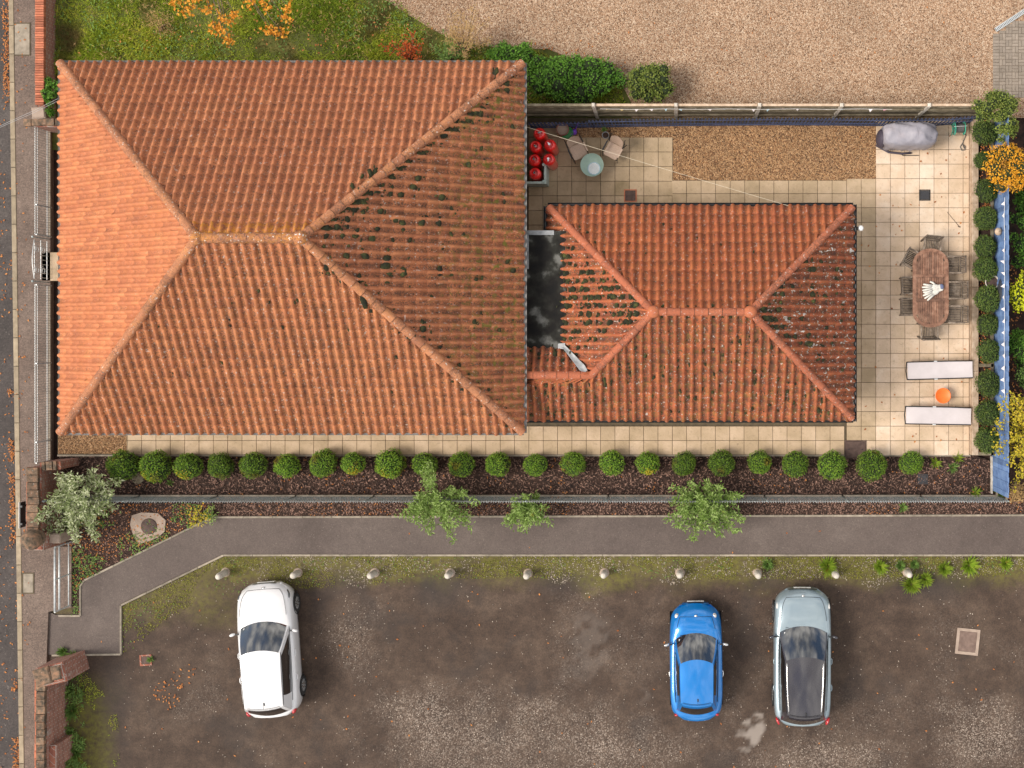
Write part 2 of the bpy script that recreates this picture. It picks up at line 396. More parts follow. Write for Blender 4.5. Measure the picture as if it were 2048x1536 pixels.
mt = {}
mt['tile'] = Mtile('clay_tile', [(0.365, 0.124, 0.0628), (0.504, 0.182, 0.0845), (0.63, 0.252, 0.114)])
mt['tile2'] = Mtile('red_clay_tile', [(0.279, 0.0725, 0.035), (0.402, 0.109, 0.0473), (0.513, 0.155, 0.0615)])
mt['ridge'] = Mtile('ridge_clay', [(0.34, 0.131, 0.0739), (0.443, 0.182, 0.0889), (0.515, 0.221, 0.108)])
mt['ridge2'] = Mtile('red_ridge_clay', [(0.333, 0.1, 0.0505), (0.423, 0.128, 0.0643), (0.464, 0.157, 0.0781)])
mt['moss'] = M('roof_moss', [(0.008, 0.009, 0.004), (0.02, 0.023, 0.006), (0.06, 0.062, 0.014)], 8, bump=0.8, bscale=60, rough=0.95, rnd=0.4)
mt['gutter'] = M('grey_gutter', (0.22, 0.21, 0.205), 6, rough=0.5, bump=0.1)
mt['black'] = M('black_plastic', (0.012, 0.012, 0.013), 6, rough=0.4)
mt['blackm'] = M('black_metal', (0.02, 0.02, 0.022), 6, rough=0.45, metal=0.3)
mt['wall'] = Mbrick('house_brick', (0.33, 0.15, 0.09), (0.27, 0.11, 0.07), (0.38, 0.34, 0.29))
mt['oldbrick'] = Mbrick('old_brick', (0.32, 0.12, 0.075), (0.24, 0.085, 0.055), (0.36, 0.31, 0.27))
mt['brick'] = M('brick_face', [(0.36, 0.11, 0.06), (0.48, 0.17, 0.09)], 9, rough=0.9, bump=0.4, bscale=50, rnd=0.3)
mt['brickold'] = M('worn_coping', [(0.05, 0.042, 0.03), (0.15, 0.10, 0.065), (0.29, 0.16, 0.095)], 8, rough=0.95, bump=0.7, bscale=40, rnd=0.35, speck=((0.42, 0.40, 0.36), 30, 0.64))
mt['soffit'] = M('white_soffit', (0.7, 0.69, 0.66), 5, rough=0.6)
mt['bitumen'] = M('wet_bitumen', [(0.004, 0.004, 0.004), (0.008, 0.007, 0.006), (0.02, 0.02, 0.016), (0.13, 0.13, 0.12)], 1.9, 10, rough=0.7, bump=0.3, bscale=20, spread=(0.34, 0.66), spec=0.2)
mt['lead'] = M('grey_lead', [(0.16, 0.17, 0.18), (0.36, 0.37, 0.38)], 5, rough=0.5, metal=0.2, bump=0.3)
mt['slab'] = None; mt['mortar'] = M('dark_mortar', (0.06, 0.045, 0.035), 8, rough=0.95)
mt['joint'] = M('joint_dirt', [(0.07, 0.055, 0.035), (0.13, 0.1, 0.06)], 6, rough=0.95)
mt['gravel'] = Mgravel('tan_gravel', [(0.0802, 0.0407, 0.0222), (0.267, 0.151, 0.0838), (0.333, 0.203, 0.123), (0.414, 0.291, 0.198), (0.521, 0.407, 0.296)], 34, 0.5, 0.2, dirt_shade=(0.2, 0.14, 0.1), dirtamt=0.5, dthr=0.58)
mt['gravel2'] = Mgravel('brown_gravel', [(0.0519, 0.0252, 0.0105), (0.163, 0.0755, 0.0315), (0.252, 0.126, 0.0525), (0.356, 0.208, 0.0945), (0.445, 0.283, 0.158)], 24, 0.5, 0.2)
mt['pebble'] = M('pebble', [(0.24, 0.13, 0.065), (0.46, 0.30, 0.16)], 30, rough=0.8, rnd=0.6)
mt['stonew'] = M('pale_stone_chip', [(0.20, 0.155, 0.12), (0.42, 0.36, 0.30)], 30, rough=0.8, rnd=0.65)
mt['stonet'] = M('tan_stone_chip', [(0.315, 0.204, 0.126), (0.42, 0.292, 0.192)], 30, rough=0.8, rnd=0.6)
mt['soil'] = M('dark_soil', [(0.0125, 0.0063, 0.00494), (0.0351, 0.0176, 0.0123), (0.0585, 0.0302, 0.021)], 5, 8, rough=1.0, bump=0.9, bscale=40)
mt['chip'] = M('bark_chip', [(0.10, 0.052, 0.038), (0.23, 0.14, 0.105)], 25, rough=0.9, rnd=0.9)
mt['road'] = Mtarmac('road_tarmac', [(0.030, 0.024, 0.022), (0.050, 0.040, 0.037), (0.095, 0.08, 0.072)], 0.3, 0.6, 34, 0.2, (0.22, 0.19, 0.17))
mt['pave'] = Mtarmac('pavement_tarmac', [(0.10, 0.068, 0.053), (0.135, 0.096, 0.076), (0.17, 0.125, 0.10)], 0.3, 0.8, 34, 0.18, (0.36, 0.27, 0.21))
mt['path'] = Mtarmac('path_tarmac', [(0.064, 0.047, 0.040), (0.090, 0.068, 0.059), (0.104, 0.080, 0.069), (0.150, 0.119, 0.104)], 0.16, 0.42, 38, 0.10)
mt['kerb'] = M('kerb_stone', [(0.24, 0.19, 0.13), (0.36, 0.29, 0.2)], 6, rough=0.9, bump=0.4, bscale=40, rnd=0.15)
mt['edge'] = M('edging_concrete', [(0.20, 0.17, 0.13), (0.34, 0.29, 0.23)], 6, rough=0.9, bump=0.4, bscale=40, rnd=0.2)
mt['conc'] = M('pale_concrete', [(0.28, 0.21, 0.165), (0.40, 0.31, 0.25)], 4, rough=0.9, bump=0.5, bscale=50, speck=((0.2, 0.15, 0.12), 30, 0.62))
mt['concw'] = M('white_concrete', [(0.42, 0.38, 0.32), (0.62, 0.57, 0.5)], 7, rough=0.85, bump=0.4, bscale=50)
mt['iron'] = M('rusty_iron', [(0.06, 0.036, 0.03), (0.12, 0.075, 0.06)], 8, rough=0.7, metal=0.2, bump=0.6, bscale=70)
mt['ironlight'] = M('worn_iron', [(0.13, 0.085, 0.068), (0.22, 0.15, 0.12)], 8, rough=0.75, metal=0.1, bump=0.7, bscale=60)
mt['darkiron'] = M('dark_cover', (0.03, 0.03, 0.035), 8, rough=0.6, bump=0.4, bscale=50)
mt['grass'] = Mleaf('grass_blade', [(0.0983, 0.156, 0.0134), (0.247, 0.343, 0.0269), (0.426, 0.485, 0.047), (0.655, 0.541, 0.101)], nscale=0.6, patch=((0.15, 0.11, 0.035), 0.7, 0.56), objvar=0.02)
mt['vgrass'] = Mleaf('verge_grass_blade', [(0.0776, 0.079, 0.012), (0.155, 0.167, 0.02), (0.265, 0.263, 0.035), (0.342, 0.298, 0.07)], nscale=1.0, objvar=0.02)
mt['turf'] = M('turf_soil', [(0.051, 0.0512, 0.013), (0.085, 0.0992, 0.0182), (0.17, 0.136, 0.039)], 2.5, 8, rough=1.0, bump=0.8, bscale=40)
mt['mossg'] = M('moss_ground', [(0.065, 0.078, 0.0156), (0.13, 0.13, 0.026), (0.182, 0.15, 0.078)], 3.5, 8, rough=1.0, bump=0.8, bscale=50)
mt['box'] = Mleaf('box_leaf', [(0.0616, 0.143, 0.0147), (0.14, 0.271, 0.0266), (0.281, 0.402, 0.0384)], nscale=5, objvar=0.3, patch=((0.22, 0.18, 0.02), 1.7, 0.60))
mt['box2'] = Mleaf('dark_box_leaf', [(0.0446, 0.0849, 0.0194), (0.0911, 0.151, 0.0315), (0.173, 0.217, 0.0424)], nscale=5, objvar=0.16, patch=((0.16, 0.14, 0.03), 2.2, 0.66))
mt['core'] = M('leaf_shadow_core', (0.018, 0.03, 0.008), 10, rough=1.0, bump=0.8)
mt['silver'] = Mleaf('silver_leaf', [(0.072, 0.14, 0.0187), (0.18, 0.28, 0.051), (0.408, 0.532, 0.187)] + 0 * [(0.077, 0.132, 0.0605), (0.165, 0.242, 0.143), (0.374, 0.462, 0.374)], nscale=3, objvar=0.05, patch=((0.26, 0.24, 0.03), 2.5, 0.66))
mt['silver2'] = Mleaf('white_felt_leaf', [(0.077, 0.123, 0.025), (0.242, 0.291, 0.12), (0.616, 0.638, 0.44)] + 0 * [(0.10, 0.16, 0.07), (0.30, 0.37, 0.29), (0.56, 0.60, 0.54)], nscale=3, objvar=0.05)
mt['green'] = Mleaf('hedge_leaf', [(0.045, 0.116, 0.0173), (0.101, 0.232, 0.0288), (0.192, 0.383, 0.0432)], nscale=2.5, objvar=0.1)
mt['weed'] = Mleaf('weed_leaf', [(0.078, 0.14, 0.0312), (0.156, 0.265, 0.0624), (0.265, 0.39, 0.0936)], nscale=2, objvar=0.1)
mt['lime'] = Mleaf('lime_leaf', [(0.30, 0.34, 0.01), (0.48, 0.52, 0.015), (0.62, 0.62, 0.03)], nscale=3)
mt['bright'] = Mleaf('fresh_blade', [(0.12, 0.22, 0.02), (0.24, 0.36, 0.03), (0.36, 0.42, 0.06)], nscale=3, patch=((0.4, 0.2, 0.05), 4, 0.66))
mt['orange'] = Mleaf('orange_leaf', [(0.55, 0.20, 0.02), (0.75, 0.32, 0.03), (0.85, 0.45, 0.06)], nscale=3)
mt['yellow'] = Mleaf('yellow_leaf', [(0.45, 0.20, 0.02), (0.68, 0.33, 0.02), (0.80, 0.46, 0.04)], nscale=3, patch=((0.33, 0.18, 0.06), 2, 0.58))
mt['yelgr'] = Mleaf('yellow_green_leaf', [(0.22, 0.24, 0.02), (0.50, 0.42, 0.03), (0.72, 0.52, 0.05)], nscale=3)
mt['ivy'] = Mleaf('ivy_leaf', [(0.0875, 0.138, 0.025), (0.175, 0.237, 0.0438), (0.312, 0.35, 0.075)], nscale=4)
mt['redleaf'] = Mleaf('red_leaf', [(0.22, 0.03, 0.01), (0.40, 0.07, 0.015), (0.5, 0.14, 0.03)], nscale=3)
mt['tanleaf'] = Mleaf('tan_feather', [(0.30, 0.18, 0.07), (0.48, 0.31, 0.13), (0.6, 0.42, 0.2)], nscale=3)
mt['fallen'] = Mleaf('fallen_leaf', [(0.20, 0.06, 0.02), (0.42, 0.15, 0.04), (0.6, 0.26, 0.08)], nscale=3, trans=0.0)
mt['bark'] = M('bark', [(0.10, 0.07, 0.05), (0.22, 0.17, 0.13)], 20, rough=0.95, bump=0.5)
mt['white'] = M('white_paint', (0.78, 0.77, 0.75), 8, rough=0.45)
mt['galv'] = M('galvanised', [(0.42, 0.45, 0.46), (0.66, 0.68, 0.68)], 14, rough=0.45, metal=0.35)
mt['greenmesh'] = M('mesh_wire', [(0.20, 0.25, 0.25), (0.42, 0.46, 0.46)], 14, rough=0.5, metal=0.3)
mt['blue'] = M('blue_fence_paint', [(0.0675, 0.125, 0.276), (0.117, 0.2, 0.386), (0.171, 0.27, 0.46)], 3.5, 7, rough=0.75, rnd=0.22, bump=0.3, bscale=30)
mt['navy'] = M('navy_trellis_paint', [(0.035, 0.05, 0.11), (0.065, 0.085, 0.17)], 5, rough=0.7, rnd=0.25)
mt['timber'] = M('grey_timber', [(0.11, 0.09, 0.055), (0.20, 0.165, 0.11), (0.29, 0.25, 0.18)], 5, 8, rough=0.9, rnd=0.25, bump=0.4, bscale=40)
mt['sleeper'] = M('pale_sleeper', [(0.28, 0.20, 0.13), (0.42, 0.31, 0.22), (0.52, 0.41, 0.31)], 6, 8, rough=0.9, rnd=0.2, bump=0.4, bscale=40)
mt['teak'] = M('oiled_teak', [(0.10, 0.045, 0.026), (0.19, 0.092, 0.055), (0.27, 0.15, 0.10)], 7, 8, rough=0.6, rnd=0.28, bump=0.2, bscale=60)
mt['oldteak'] = M('weathered_teak', [(0.06, 0.045, 0.032), (0.13, 0.10, 0.075), (0.22, 0.18, 0.145)], 9, 8, rough=0.85, rnd=0.35, bump=0.3, bscale=60)
mt['red'] = Mpaint('gas_bottle_red', (0.72, 0.014, 0.012), 0.0, 0.4)
mt['mint'] = M('mint_paint', (0.30, 0.42, 0.35), 4, rough=0.5)
mt['palegreen'] = M('pale_green_paint', [(0.30, 0.38, 0.35), (0.45, 0.53, 0.49)], 6, rough=0.6)
mt['beige'] = M('beige_sling', (0.46, 0.34, 0.26), 30, rough=0.8)
mt['sling'] = M('lilac_white_sling', (0.50, 0.455, 0.46), 1.5, rough=0.7)
mt['cover'] = M('grey_cover_cloth', [(0.20, 0.19, 0.22), (0.28, 0.27, 0.31), (0.37, 0.34, 0.37)], 2.2, rough=0.55, bump=0.25, bscale=6)
mt['coverdk'] = M('dark_cover_cloth', (0.055, 0.045, 0.065), 6, rough=0.7)
mt['orangep'] = M('orange_plastic', (0.85, 0.16, 0.02), 6, rough=0.5)
mt['purple'] = M('purple_plastic', (0.20, 0.07, 0.50), 6, rough=0.45)
mt['potgreen'] = M('green_pot', (0.03, 0.24, 0.06), 6, rough=0.5)
mt['terra'] = M('terracotta_pot', (0.22, 0.10, 0.075), 6, rough=0.8)
mt['glove'] = M('white_glove', (0.60, 0.585, 0.53), 8, rough=0.8, bump=0.3)
mt['cuff'] = M('blue_cuff', (0.11, 0.13, 0.22), 8, rough=0.8)
mt['reel'] = M('green_reel', (0.05, 0.36, 0.25), 8, rough=0.5)
mt['hose'] = M('dark_hose', (0.10, 0.10, 0.10), 8, rough=0.6)
mt['rope'] = M('washing_line', (0.62, 0.55, 0.42), 8, rough=0.8)
mt['bunt'] = M('bunting_cloth', (0.72, 0.66, 0.66), 9, rough=0.9)
mt['pinkcloth'] = M('pink_cloth', (0.62, 0.32, 0.36), 9, rough=0.9)
mt['yellowcloth'] = M('yellow_cloth', (0.62, 0.48, 0.22), 9, rough=0.9)
mt['bluecloth'] = M('pale_blue_cloth', (0.36, 0.50, 0.56), 9, rough=0.9)
mt['block'] = M('paving_block', [(0.20, 0.165, 0.13), (0.27, 0.225, 0.185)], 8, rough=0.9, rnd=0.12, bump=0.3, bscale=50)
mt['pwhite'] = Mpaint('white_car_paint', (0.66, 0.66, 0.67), 0.0, 0.3)
mt['pblue'] = Mpaint('blue_car_paint', (0.0, 0.17, 0.52), 0.3, 0.3)
mt['pgrey'] = Mpaint('pale_grey_blue_car_paint', (0.26, 0.33, 0.37), 0.35, 0.3)
mt['proof'] = Mpaint('black_car_paint', (0.03, 0.028, 0.036), 0.1, 0.22)
mt['glass'] = Mglass('car_glass'); mt['sideglass'] = Mglass('tinted_side_glass', (0.006, 0.006, 0.007))
mt['tyre'] = M('tyre_rubber', (0.02, 0.02, 0.02), 8, rough=0.85)
mt['alloy'] = M('alloy_rim', (0.35, 0.35, 0.36), 8, rough=0.3, metal=0.8)
mt['chrome'] = M('chrome', (0.75, 0.74, 0.72), 8, rough=0.15, metal=0.9)
mt['lampc'] = M('clear_lamp', (0.62, 0.60, 0.57), 18, rough=0.08, coat=1.0)
mt['lampr'] = M('red_lamp', (0.42, 0.01, 0.015), 18, rough=0.12, coat=1.0)
mt['opal'] = M('opal_globe', (0.82, 0.82, 0.80), 8, rough=0.25)

# slab: tone per piece is carried by rnd, darker blotches by noise
m, t, N_, L_, b = newmat('sandstone_slab'); P = pos(N_)
r_ = ramp(N_, [(0.25, 0.185, 0.10), (0.43, 0.32, 0.205), (0.60, 0.455, 0.325), (0.70, 0.58, 0.46)], [0.0, 0.4, 0.75, 1.0])
f_ = mth(N_, L_, 'ADD', attr(N_, 'rnd'), mth(N_, L_, 'MULTIPLY', mth(N_, L_, 'SUBTRACT', noise(N_, L_, P, 2.0, 7, 0.6), 0.5), 0.75), True)
L_.new(f_, r_.inputs['Fac']); c_ = r_.outputs['Color']
c_ = mixc(N_, L_, mth(N_, L_, 'MULTIPLY', maprange(N_, L_, noise(N_, L_, P, 9, 7, 0.75), 0.55, 0.72), 0.5), c_, (0.15, 0.11, 0.062))
L_.new(c_, b.inputs['Base Color']); b.inputs['Roughness'].default_value = 0.8; bumpn(N_, L_, b, noise(N_, L_, P, 14, 7, 0.7), 0.5, 0.02); mt['slab'] = m

# car park: old tarmac worn to stone, moss; amounts carried by the sheet
m, t, N_, L_, b = newmat('car_park_tarmac'); P = pos(N_)
r_ = ramp(N_, [(0.036, 0.0205, 0.0130), (0.056, 0.0345, 0.0230), (0.085, 0.056, 0.0385)])
L_.new(maprange(N_, L_, noise(N_, L_, P, 0.8, 9, 0.62), 0.3, 0.7), r_.inputs['Fac']); c_ = r_.outputs['Color']
sp_ = N_.new('ShaderNodeSeparateColor'); L_.new(voro(N_, L_, P, 32), sp_.inputs[0])
rs_ = ramp(N_, [(0.05, 0.036, 0.027), (0.13, 0.095, 0.073), (0.26, 0.20, 0.16), (0.42, 0.35, 0.29)]); L_.new(sp_.outputs[0], rs_.inputs['Fac'])
wf_ = mth(N_, L_, 'MULTIPLY', attr(N_, 'wear'), maprange(N_, L_, sp_.outputs[1], 0.15, 0.75), True)
c_ = bright(N_, L_, c_, sp_.outputs[2], 0.22)
c_ = bright(N_, L_, c_, maprange(N_, L_, noise(N_, L_, P, 3.2, 6, 0.7), 0.3, 0.7), 0.18)
c_ = mixc(N_, L_, wf_, c_, rs_.outputs['Color'])
c_ = mixc(N_, L_, mth(N_, L_, 'MULTIPLY', attr(N_, 'cement'), 0.9), c_, (0.27, 0.23, 0.2))
c_ = mixc(N_, L_, mth(N_, L_, 'MULTIPLY', attr(N_, 'moss'), maprange(N_, L_, noise(N_, L_, P, 7, 6, 0.7), 0.3, 0.6), True), c_, (0.12, 0.108, 0.018))
c_ = mixc(N_, L_, mth(N_, L_, 'MULTIPLY', attr(N_, 'stain'), 0.8, True), c_, (0.028, 0.022, 0.02))
L_.new(c_, b.inputs['Base Color']); b.inputs['Roughness'].default_value = 0.85; bumpn(N_, L_, b, noise(N_, L_, P, 45, 5, 0.7), 0.5, 0.02); mt['park'] = m

# ------------------------------------------------------------------ ground and paving
def pw(pts): return [W(*p) for p in pts]
def sheet(name, pts, z, mat, kind='structure', parent=None, thick=0.0, **kw):
    mb = MB(); poly = pw(pts)
    if thick: mb.prism(poly, z - thick, z)
    else:
        n = len(poly); ar = sum(poly[i][0] * poly[(i + 1) % n][1] - poly[(i + 1) % n][0] * poly[i][1] for i in range(n))
        if ar < 0: poly = poly[::-1]
        mb.add([(x, y, z) for x, y in poly], [tuple(range(n))])
    return mb.build(name, mat, parent, kind=kind, **kw)
mb = MB(); mb.add([(-90, -80, -0.12), (80, -80, -0.12), (80, 80, -0.12), (-90, 80, -0.12)], [(0, 1, 2, 3)])
ground = mb.build('ground', mt['soil'], kind='structure')
KX = lambda y: 21 + 21.5 * y / 1536.0                       # kerb line across the picture
sheet('road', [(-420, -300), (KX(-300), -300), (KX(1900), 1900), (-420, 1900)], 0.0, mt['road'])
pavement = sheet('pavement', [(KX(-300) + 10, -300), (78, -300), (78, 215), (104, 232), (104, 925), (120, 930), (120, 1092), (146, 1092), (146, 1214), (100, 1222), (96, 1330), (118, 1332), (118, 1900), (KX(1900) + 10, 1900)], 0.10, mt['pave'], thick=0.2)
y = -60.0; k = 0
while y < 1600:
    mb = MB(); mb.cur = random.random(); x0, y0 = W(KX(y) + 5, y); x1, y1 = W(KX(y + 56) + 5, y + 56)
    a = math.atan2(y1 - y0, x1 - x0) - math.pi / 2
    mb.box(((x0 + x1) / 2, (y0 + y1) / 2, 0.01), (0.155, 0.87, 0.22), a, 0.012); mb.build('kerb_stone', mt['kerb'], pavement); y += 56.6
def frame_cover(name, label, cat, px, py, wpx, hpx, z, mf, mc, rz=0.0, lugs=2, ring=None):
    x, y_ = W(px, py); wd, hd = wpx / PPM, hpx / PPM
    th = thing(name, label, cat, (x, y_, z), rz)
    fr = ring if ring is not None else 0.03
    mb = MB()
    for sx in (-1, 1): mb.box((sx * (wd / 2 - fr / 2), 0, 0.006), (fr, hd, 0.03))
    for sy in (-1, 1): mb.box((0, sy * (hd / 2 - fr / 2), 0.0055), (wd - 2 * fr, fr, 0.03))
    mb.build('frame', mf, th)
    mb = MB(); mb.box((0, 0, 0.004), (wd - 2 * fr - 0.012, hd - 2 * fr - 0.012, 0.02), 0, 0.003); lid = mb.build('lid', mc, th)
    for i in range(lugs):
        mb = MB(); mb.box(((i - (lugs - 1) / 2) * wd * 0.62, 0.0, 0.019), (0.045, 0.03, 0.012)); mb.build('lifting_lug', mt['black'], lid)
    return th
frame_cover('utility_cover', 'pale rectangular utility cover in the pavement beside the red-topped wall', 'cover', 48, 80, 34, 66, 0.095, mt['joint'], mt['edge'], lugs=0)
frame_cover('utility_cover', 'grey rectangular utility cover in the pavement beside the guard rail', 'cover', 60, 1165, 24, 42, 0.095, mt['joint'], mt['edge'], lugs=0)

# gravel yard, lawn, block paving
YB = [(730, -200), (770, 0), (850, 50), (900, 78), (1000, 98), (1095, 98), (1180, 132), (1240, 160), (1262, 205), (1262, 236)]
yard = sheet('gravel_yard', YB + [(2300, 236), (2300, -200)], 0.02, mt['gravel'])
sheet('lawn', [(70, -200)] + YB[:1] + YB[1:] + [(1048, 236), (1048, 300), (70, 300)], 0.0, mt['turf'])
x, y = rand_in(pw(YB + [(2060, 236), (2060, -5)]), 75000); n = len(x)
octas(np.stack([x, y, np.full(n, 0.024)], 1), RNG.uniform(0.009, 0.019, (n, 3)) * np.array([1.1, 0.9, 0.7]), 'loose_gravel', mt['stonet'], kind='stuff', label='loose tan gravel of the yard behind the fence', cat='gravel')
BP = [(1985, 196), (1985, 66), (2120, -24), (2120, 196)]
blockp = sheet('block_paving', BP, 0.012, mt['joint'])
bpoly = pw(BP); bw, bh = 0.2, 0.1
x0, y0 = W(1985, 196)
cnt = 0; rest = MB()
def block(cx, cy, sx, sy):
    global cnt
    cs = [(cx + a * sx / 2 * .8, cy + b_ * sy / 2 * .8) for a in (-1, 1) for b_ in (-1, 1)]
    if not all(inpoly(np.array([c[0]]), np.array([c[1]]), bpoly)[0] for c in cs): return
    vis = cx < W(2052, 0)[0]
    mb = MB() if vis else rest; mb.cur = random.random(); mb.box((cx, cy, 0.025), (sx - 0.008, sy - 0.008, 0.05), 0, 0.006)
    if vis: mb.build('paving_block', mt['block'], blockp); cnt += 1
for j in range(24): block(x0 + 0.1, y0 + 0.05 + j * 0.1, 0.2, 0.1)
for j in range(0, 24, 2):
    for i in range(12):
        gx = x0 + 0.2 + i * 0.2; gy = y0 + j * 0.1
        if (i + j // 2) % 2 == 0: block(gx + 0.1, gy + 0.05, 0.2, 0.1); block(gx + 0.1, gy + 0.15, 0.2, 0.1)
        else: block(gx + 0.05, gy + 0.1, 0.1, 0.2); block(gx + 0.15, gy + 0.1, 0.1, 0.2)
if rest.v: rest.build('block_field', mt['block'], blockp, kind='stuff')
a = WV(1990, 61); bb = WV(2110, -18); a.z = bb.z = 0.05
th = thing('drain_channel', 'silver slotted drain channel along the edge of the block paving', 'drain', tuple(a), 0, world=True)
mb = MB(); mb.beam(a, bb, 0.13, 0.04); mb.build('channel', mt['galv'], th)
mb = MB(); d = (bb - a).normalized(); nn = int((bb - a).length / 0.05)
for i in range(nn): p = a + d * (i * 0.05 + 0.02); s_ = Vector((-d.y, d.x, 0)) * 0.045; mb.beam(p - s_ + Vector((0, 0, .021)), p + s_ + Vector((0, 0, .021)), 0.018, 0.004)
mb.build('slot', mt['black'], th, kind='stuff')

# patio: slabs
PU = 29.05
patio = sheet('patio', [(117, 862), (117, 909), (1940, 909), (1940, 236), (1048, 236), (1048, 862)], 0.045, mt['joint'], thick=0.1)
GR1 = [(1110, 250), (1110, 276), (1346, 276), (1346, 361), (1751, 361), (1751, 250)]
GR2 = [(119, 862), (119, 907), (255, 907), (255, 862)]
sheet('gravel_bed', GR1, 0.07, mt['gravel2'], parent=patio, thick=0.02); sheet('gravel_bed', GR2, 0.07, mt['gravel2'], parent=patio, thick=0.02)
slabs = []                                                 # x0,y0,x1,y1 in survey pixels, tone
def sl_(x0, y0, x1, y1, tone): slabs.append((x0, y0, x1, y1, tone))
def tone_of(cx, cy):
    if cx > 1752: t = 0.68 + (0.06 if cy < 760 else 0.02)
    elif cx > 1707: t = 0.42 if 240 < cy < 870 else 0.62
    elif cy > 845: t = 0.43
    elif cx < 1346: t = 0.30
    else: t = 0.38
    if abs(cx - 1845) < 16 and 320 < cy < 460: t += 0.16
    return t + random.gauss(0, 0.055)
X0 = 1663.6; Y0 = 270.8
cols = [X0 + PU * i for i in range(1, 10)] + [1937]
for ci in range(len(cols) - 1):                             # east terrace
    for rj in range(-1, 22):
        ya, yb = Y0 + PU * rj, Y0 + PU * (rj + 1); xa, xb = cols[ci], cols[ci + 1]
        if xa < 1750 and yb < 365 and xb < 1755: continue
        if 1690 < xa < 1720 and rj == 21: continue         # iron cover lies here
        sl_(xa, ya, xb, yb, tone_of((xa + xb) / 2, (ya + yb) / 2))
for i in range(0, 12):                                      # strip north of the annexe
    for ya, yb in ((361.5, 388), (388, 417)):
        xa = X0 - PU * i; sl_(xa, ya, xa + PU, yb, tone_of(xa + 14, ya + 12))
for i in range(-2, 8):                                      # small terrace by the gas bottles
    for j in range(-1 if i < 0 else 0, 5 if i < 0 else 4):
        xa = 1115 + 28.8 * i; ya = 275.5 + 29.2 * j
        sl_(xa, ya, min(xa + 28.8, 1345.4), ya + 29.2, tone_of(xa + 14, ya + 14))
for i in range(-2, 8):
    xa = 1115 + 28.8 * i; sl_(xa, 392.3, min(xa + 28.8, 1344.5), 421.5, tone_of(xa, 400))
for j in range(4, 6):
    for i in (-2, -1): sl_(1115 + 28.8 * i, 275.5 + 29.2 * j + 29.2, 1115 + 28.8 * (i + 1), 275.5 + 29.2 * (j + 2), 0.25)
k = 0
while 1688.2 - 28.62 * k > 255:                             # south strip
    xa = 1688.2 - 28.62 * (k + 1); xb = 1688.2 - 28.62 * k
    if xb < 1700:
        for ya, yb in ((852, 880.6), (880.6, 908.8)): sl_(max(xa, 255.5), ya, xb, yb, tone_of((xa + xb) / 2, 890))
    k += 1
def slab_mesh(mb, s_):
    x0, y0, x1, y1, tn = s_; a0 = W(x0, y0); a1 = W(x1, y1); g = 0.006
    mb.cur = min(1, max(0, tn)); z = 0.088 + random.uniform(-0.003, 0.003)
    mb.box(((a0[0] + a1[0]) / 2, (a0[1] + a1[1]) / 2, z - 0.02), (abs(a1[0] - a0[0]) - 2 * g, abs(a1[1] - a0[1]) - 2 * g, 0.04), 0, 0.005)
def visible(s_):
    cx, cy = (s_[0] + s_[2]) / 2, (s_[1] + s_[3]) / 2
    v = 1.0 if (cx > 1712 or cy < 405 or cy > 868) else 0.3
    return v * (s_[2] - s_[0]) * (s_[3] - s_[1])
slabs.sort(key=visible, reverse=True)
for s_ in slabs[:300]: mb = MB(); slab_mesh(mb, s_); mb.build('paving_slab', mt['slab'], patio)
mb = MB()
for s_ in slabs[300:]: slab_mesh(mb, s_)
mb.build('slab_field', mt['slab'], patio, kind='stuff')
for G in (GR1, GR2):
    x, y = rand_in(pw(G), 16000 if G is GR1 else 2200); n = len(x)
    octas(np.stack([x, y, np.full(n, 0.072)], 1), RNG.uniform(0.012, 0.026, (n, 3)), 'gravel_stone', mt['pebble'], patio, kind='stuff')
# narrow stone edge along the bed
mb = MB(); a0 = W(117, 909); a1 = W(1940, 911); mb.box(((a0[0] + a1[0]) / 2, a0[1] - 0.025, 0.03), (a1[0] - a0[0], 0.05, 0.09)); mb.build('patio_edge', mt['edge'], patio)

# mulch beds
BED = [(120, 911), (120, 1000), (2000, 1000), (2000, 930), (1952, 911)]
bed = sheet('mulch_bed', BED, 0.02, mt['soil'])
STRIP = [(430, 1000), (430, 1033), (2120, 1030), (2120, 1000)]
strip = sheet('mulch_strip', STRIP, 0.015, mt['soil'])
x, y = rand_in(pw(BED), 17000); n = len(x)
octas(np.stack([x, y, RNG.uniform(0.025, 0.05, n)], 1), np.stack([RNG.uniform(0.02, 0.07, n), RNG.uniform(0.009, 0.022, n), RNG.uniform(0.006, 0.014, n)], 1), 'bark_chips', mt['chip'], bed, rnd=RNG.uniform(0, 1, n) ** 1.5, kind='stuff')
x, y = rand_in(pw(STRIP), 9000); n = len(x)
octas(np.stack([x, y, RNG.uniform(0.02, 0.04, n)], 1), np.stack([RNG.uniform(0.012, 0.045, n), RNG.uniform(0.008, 0.022, n), RNG.uniform(0.006, 0.012, n)], 1), 'bark_chips', mt['chip'], strip, kind='stuff')

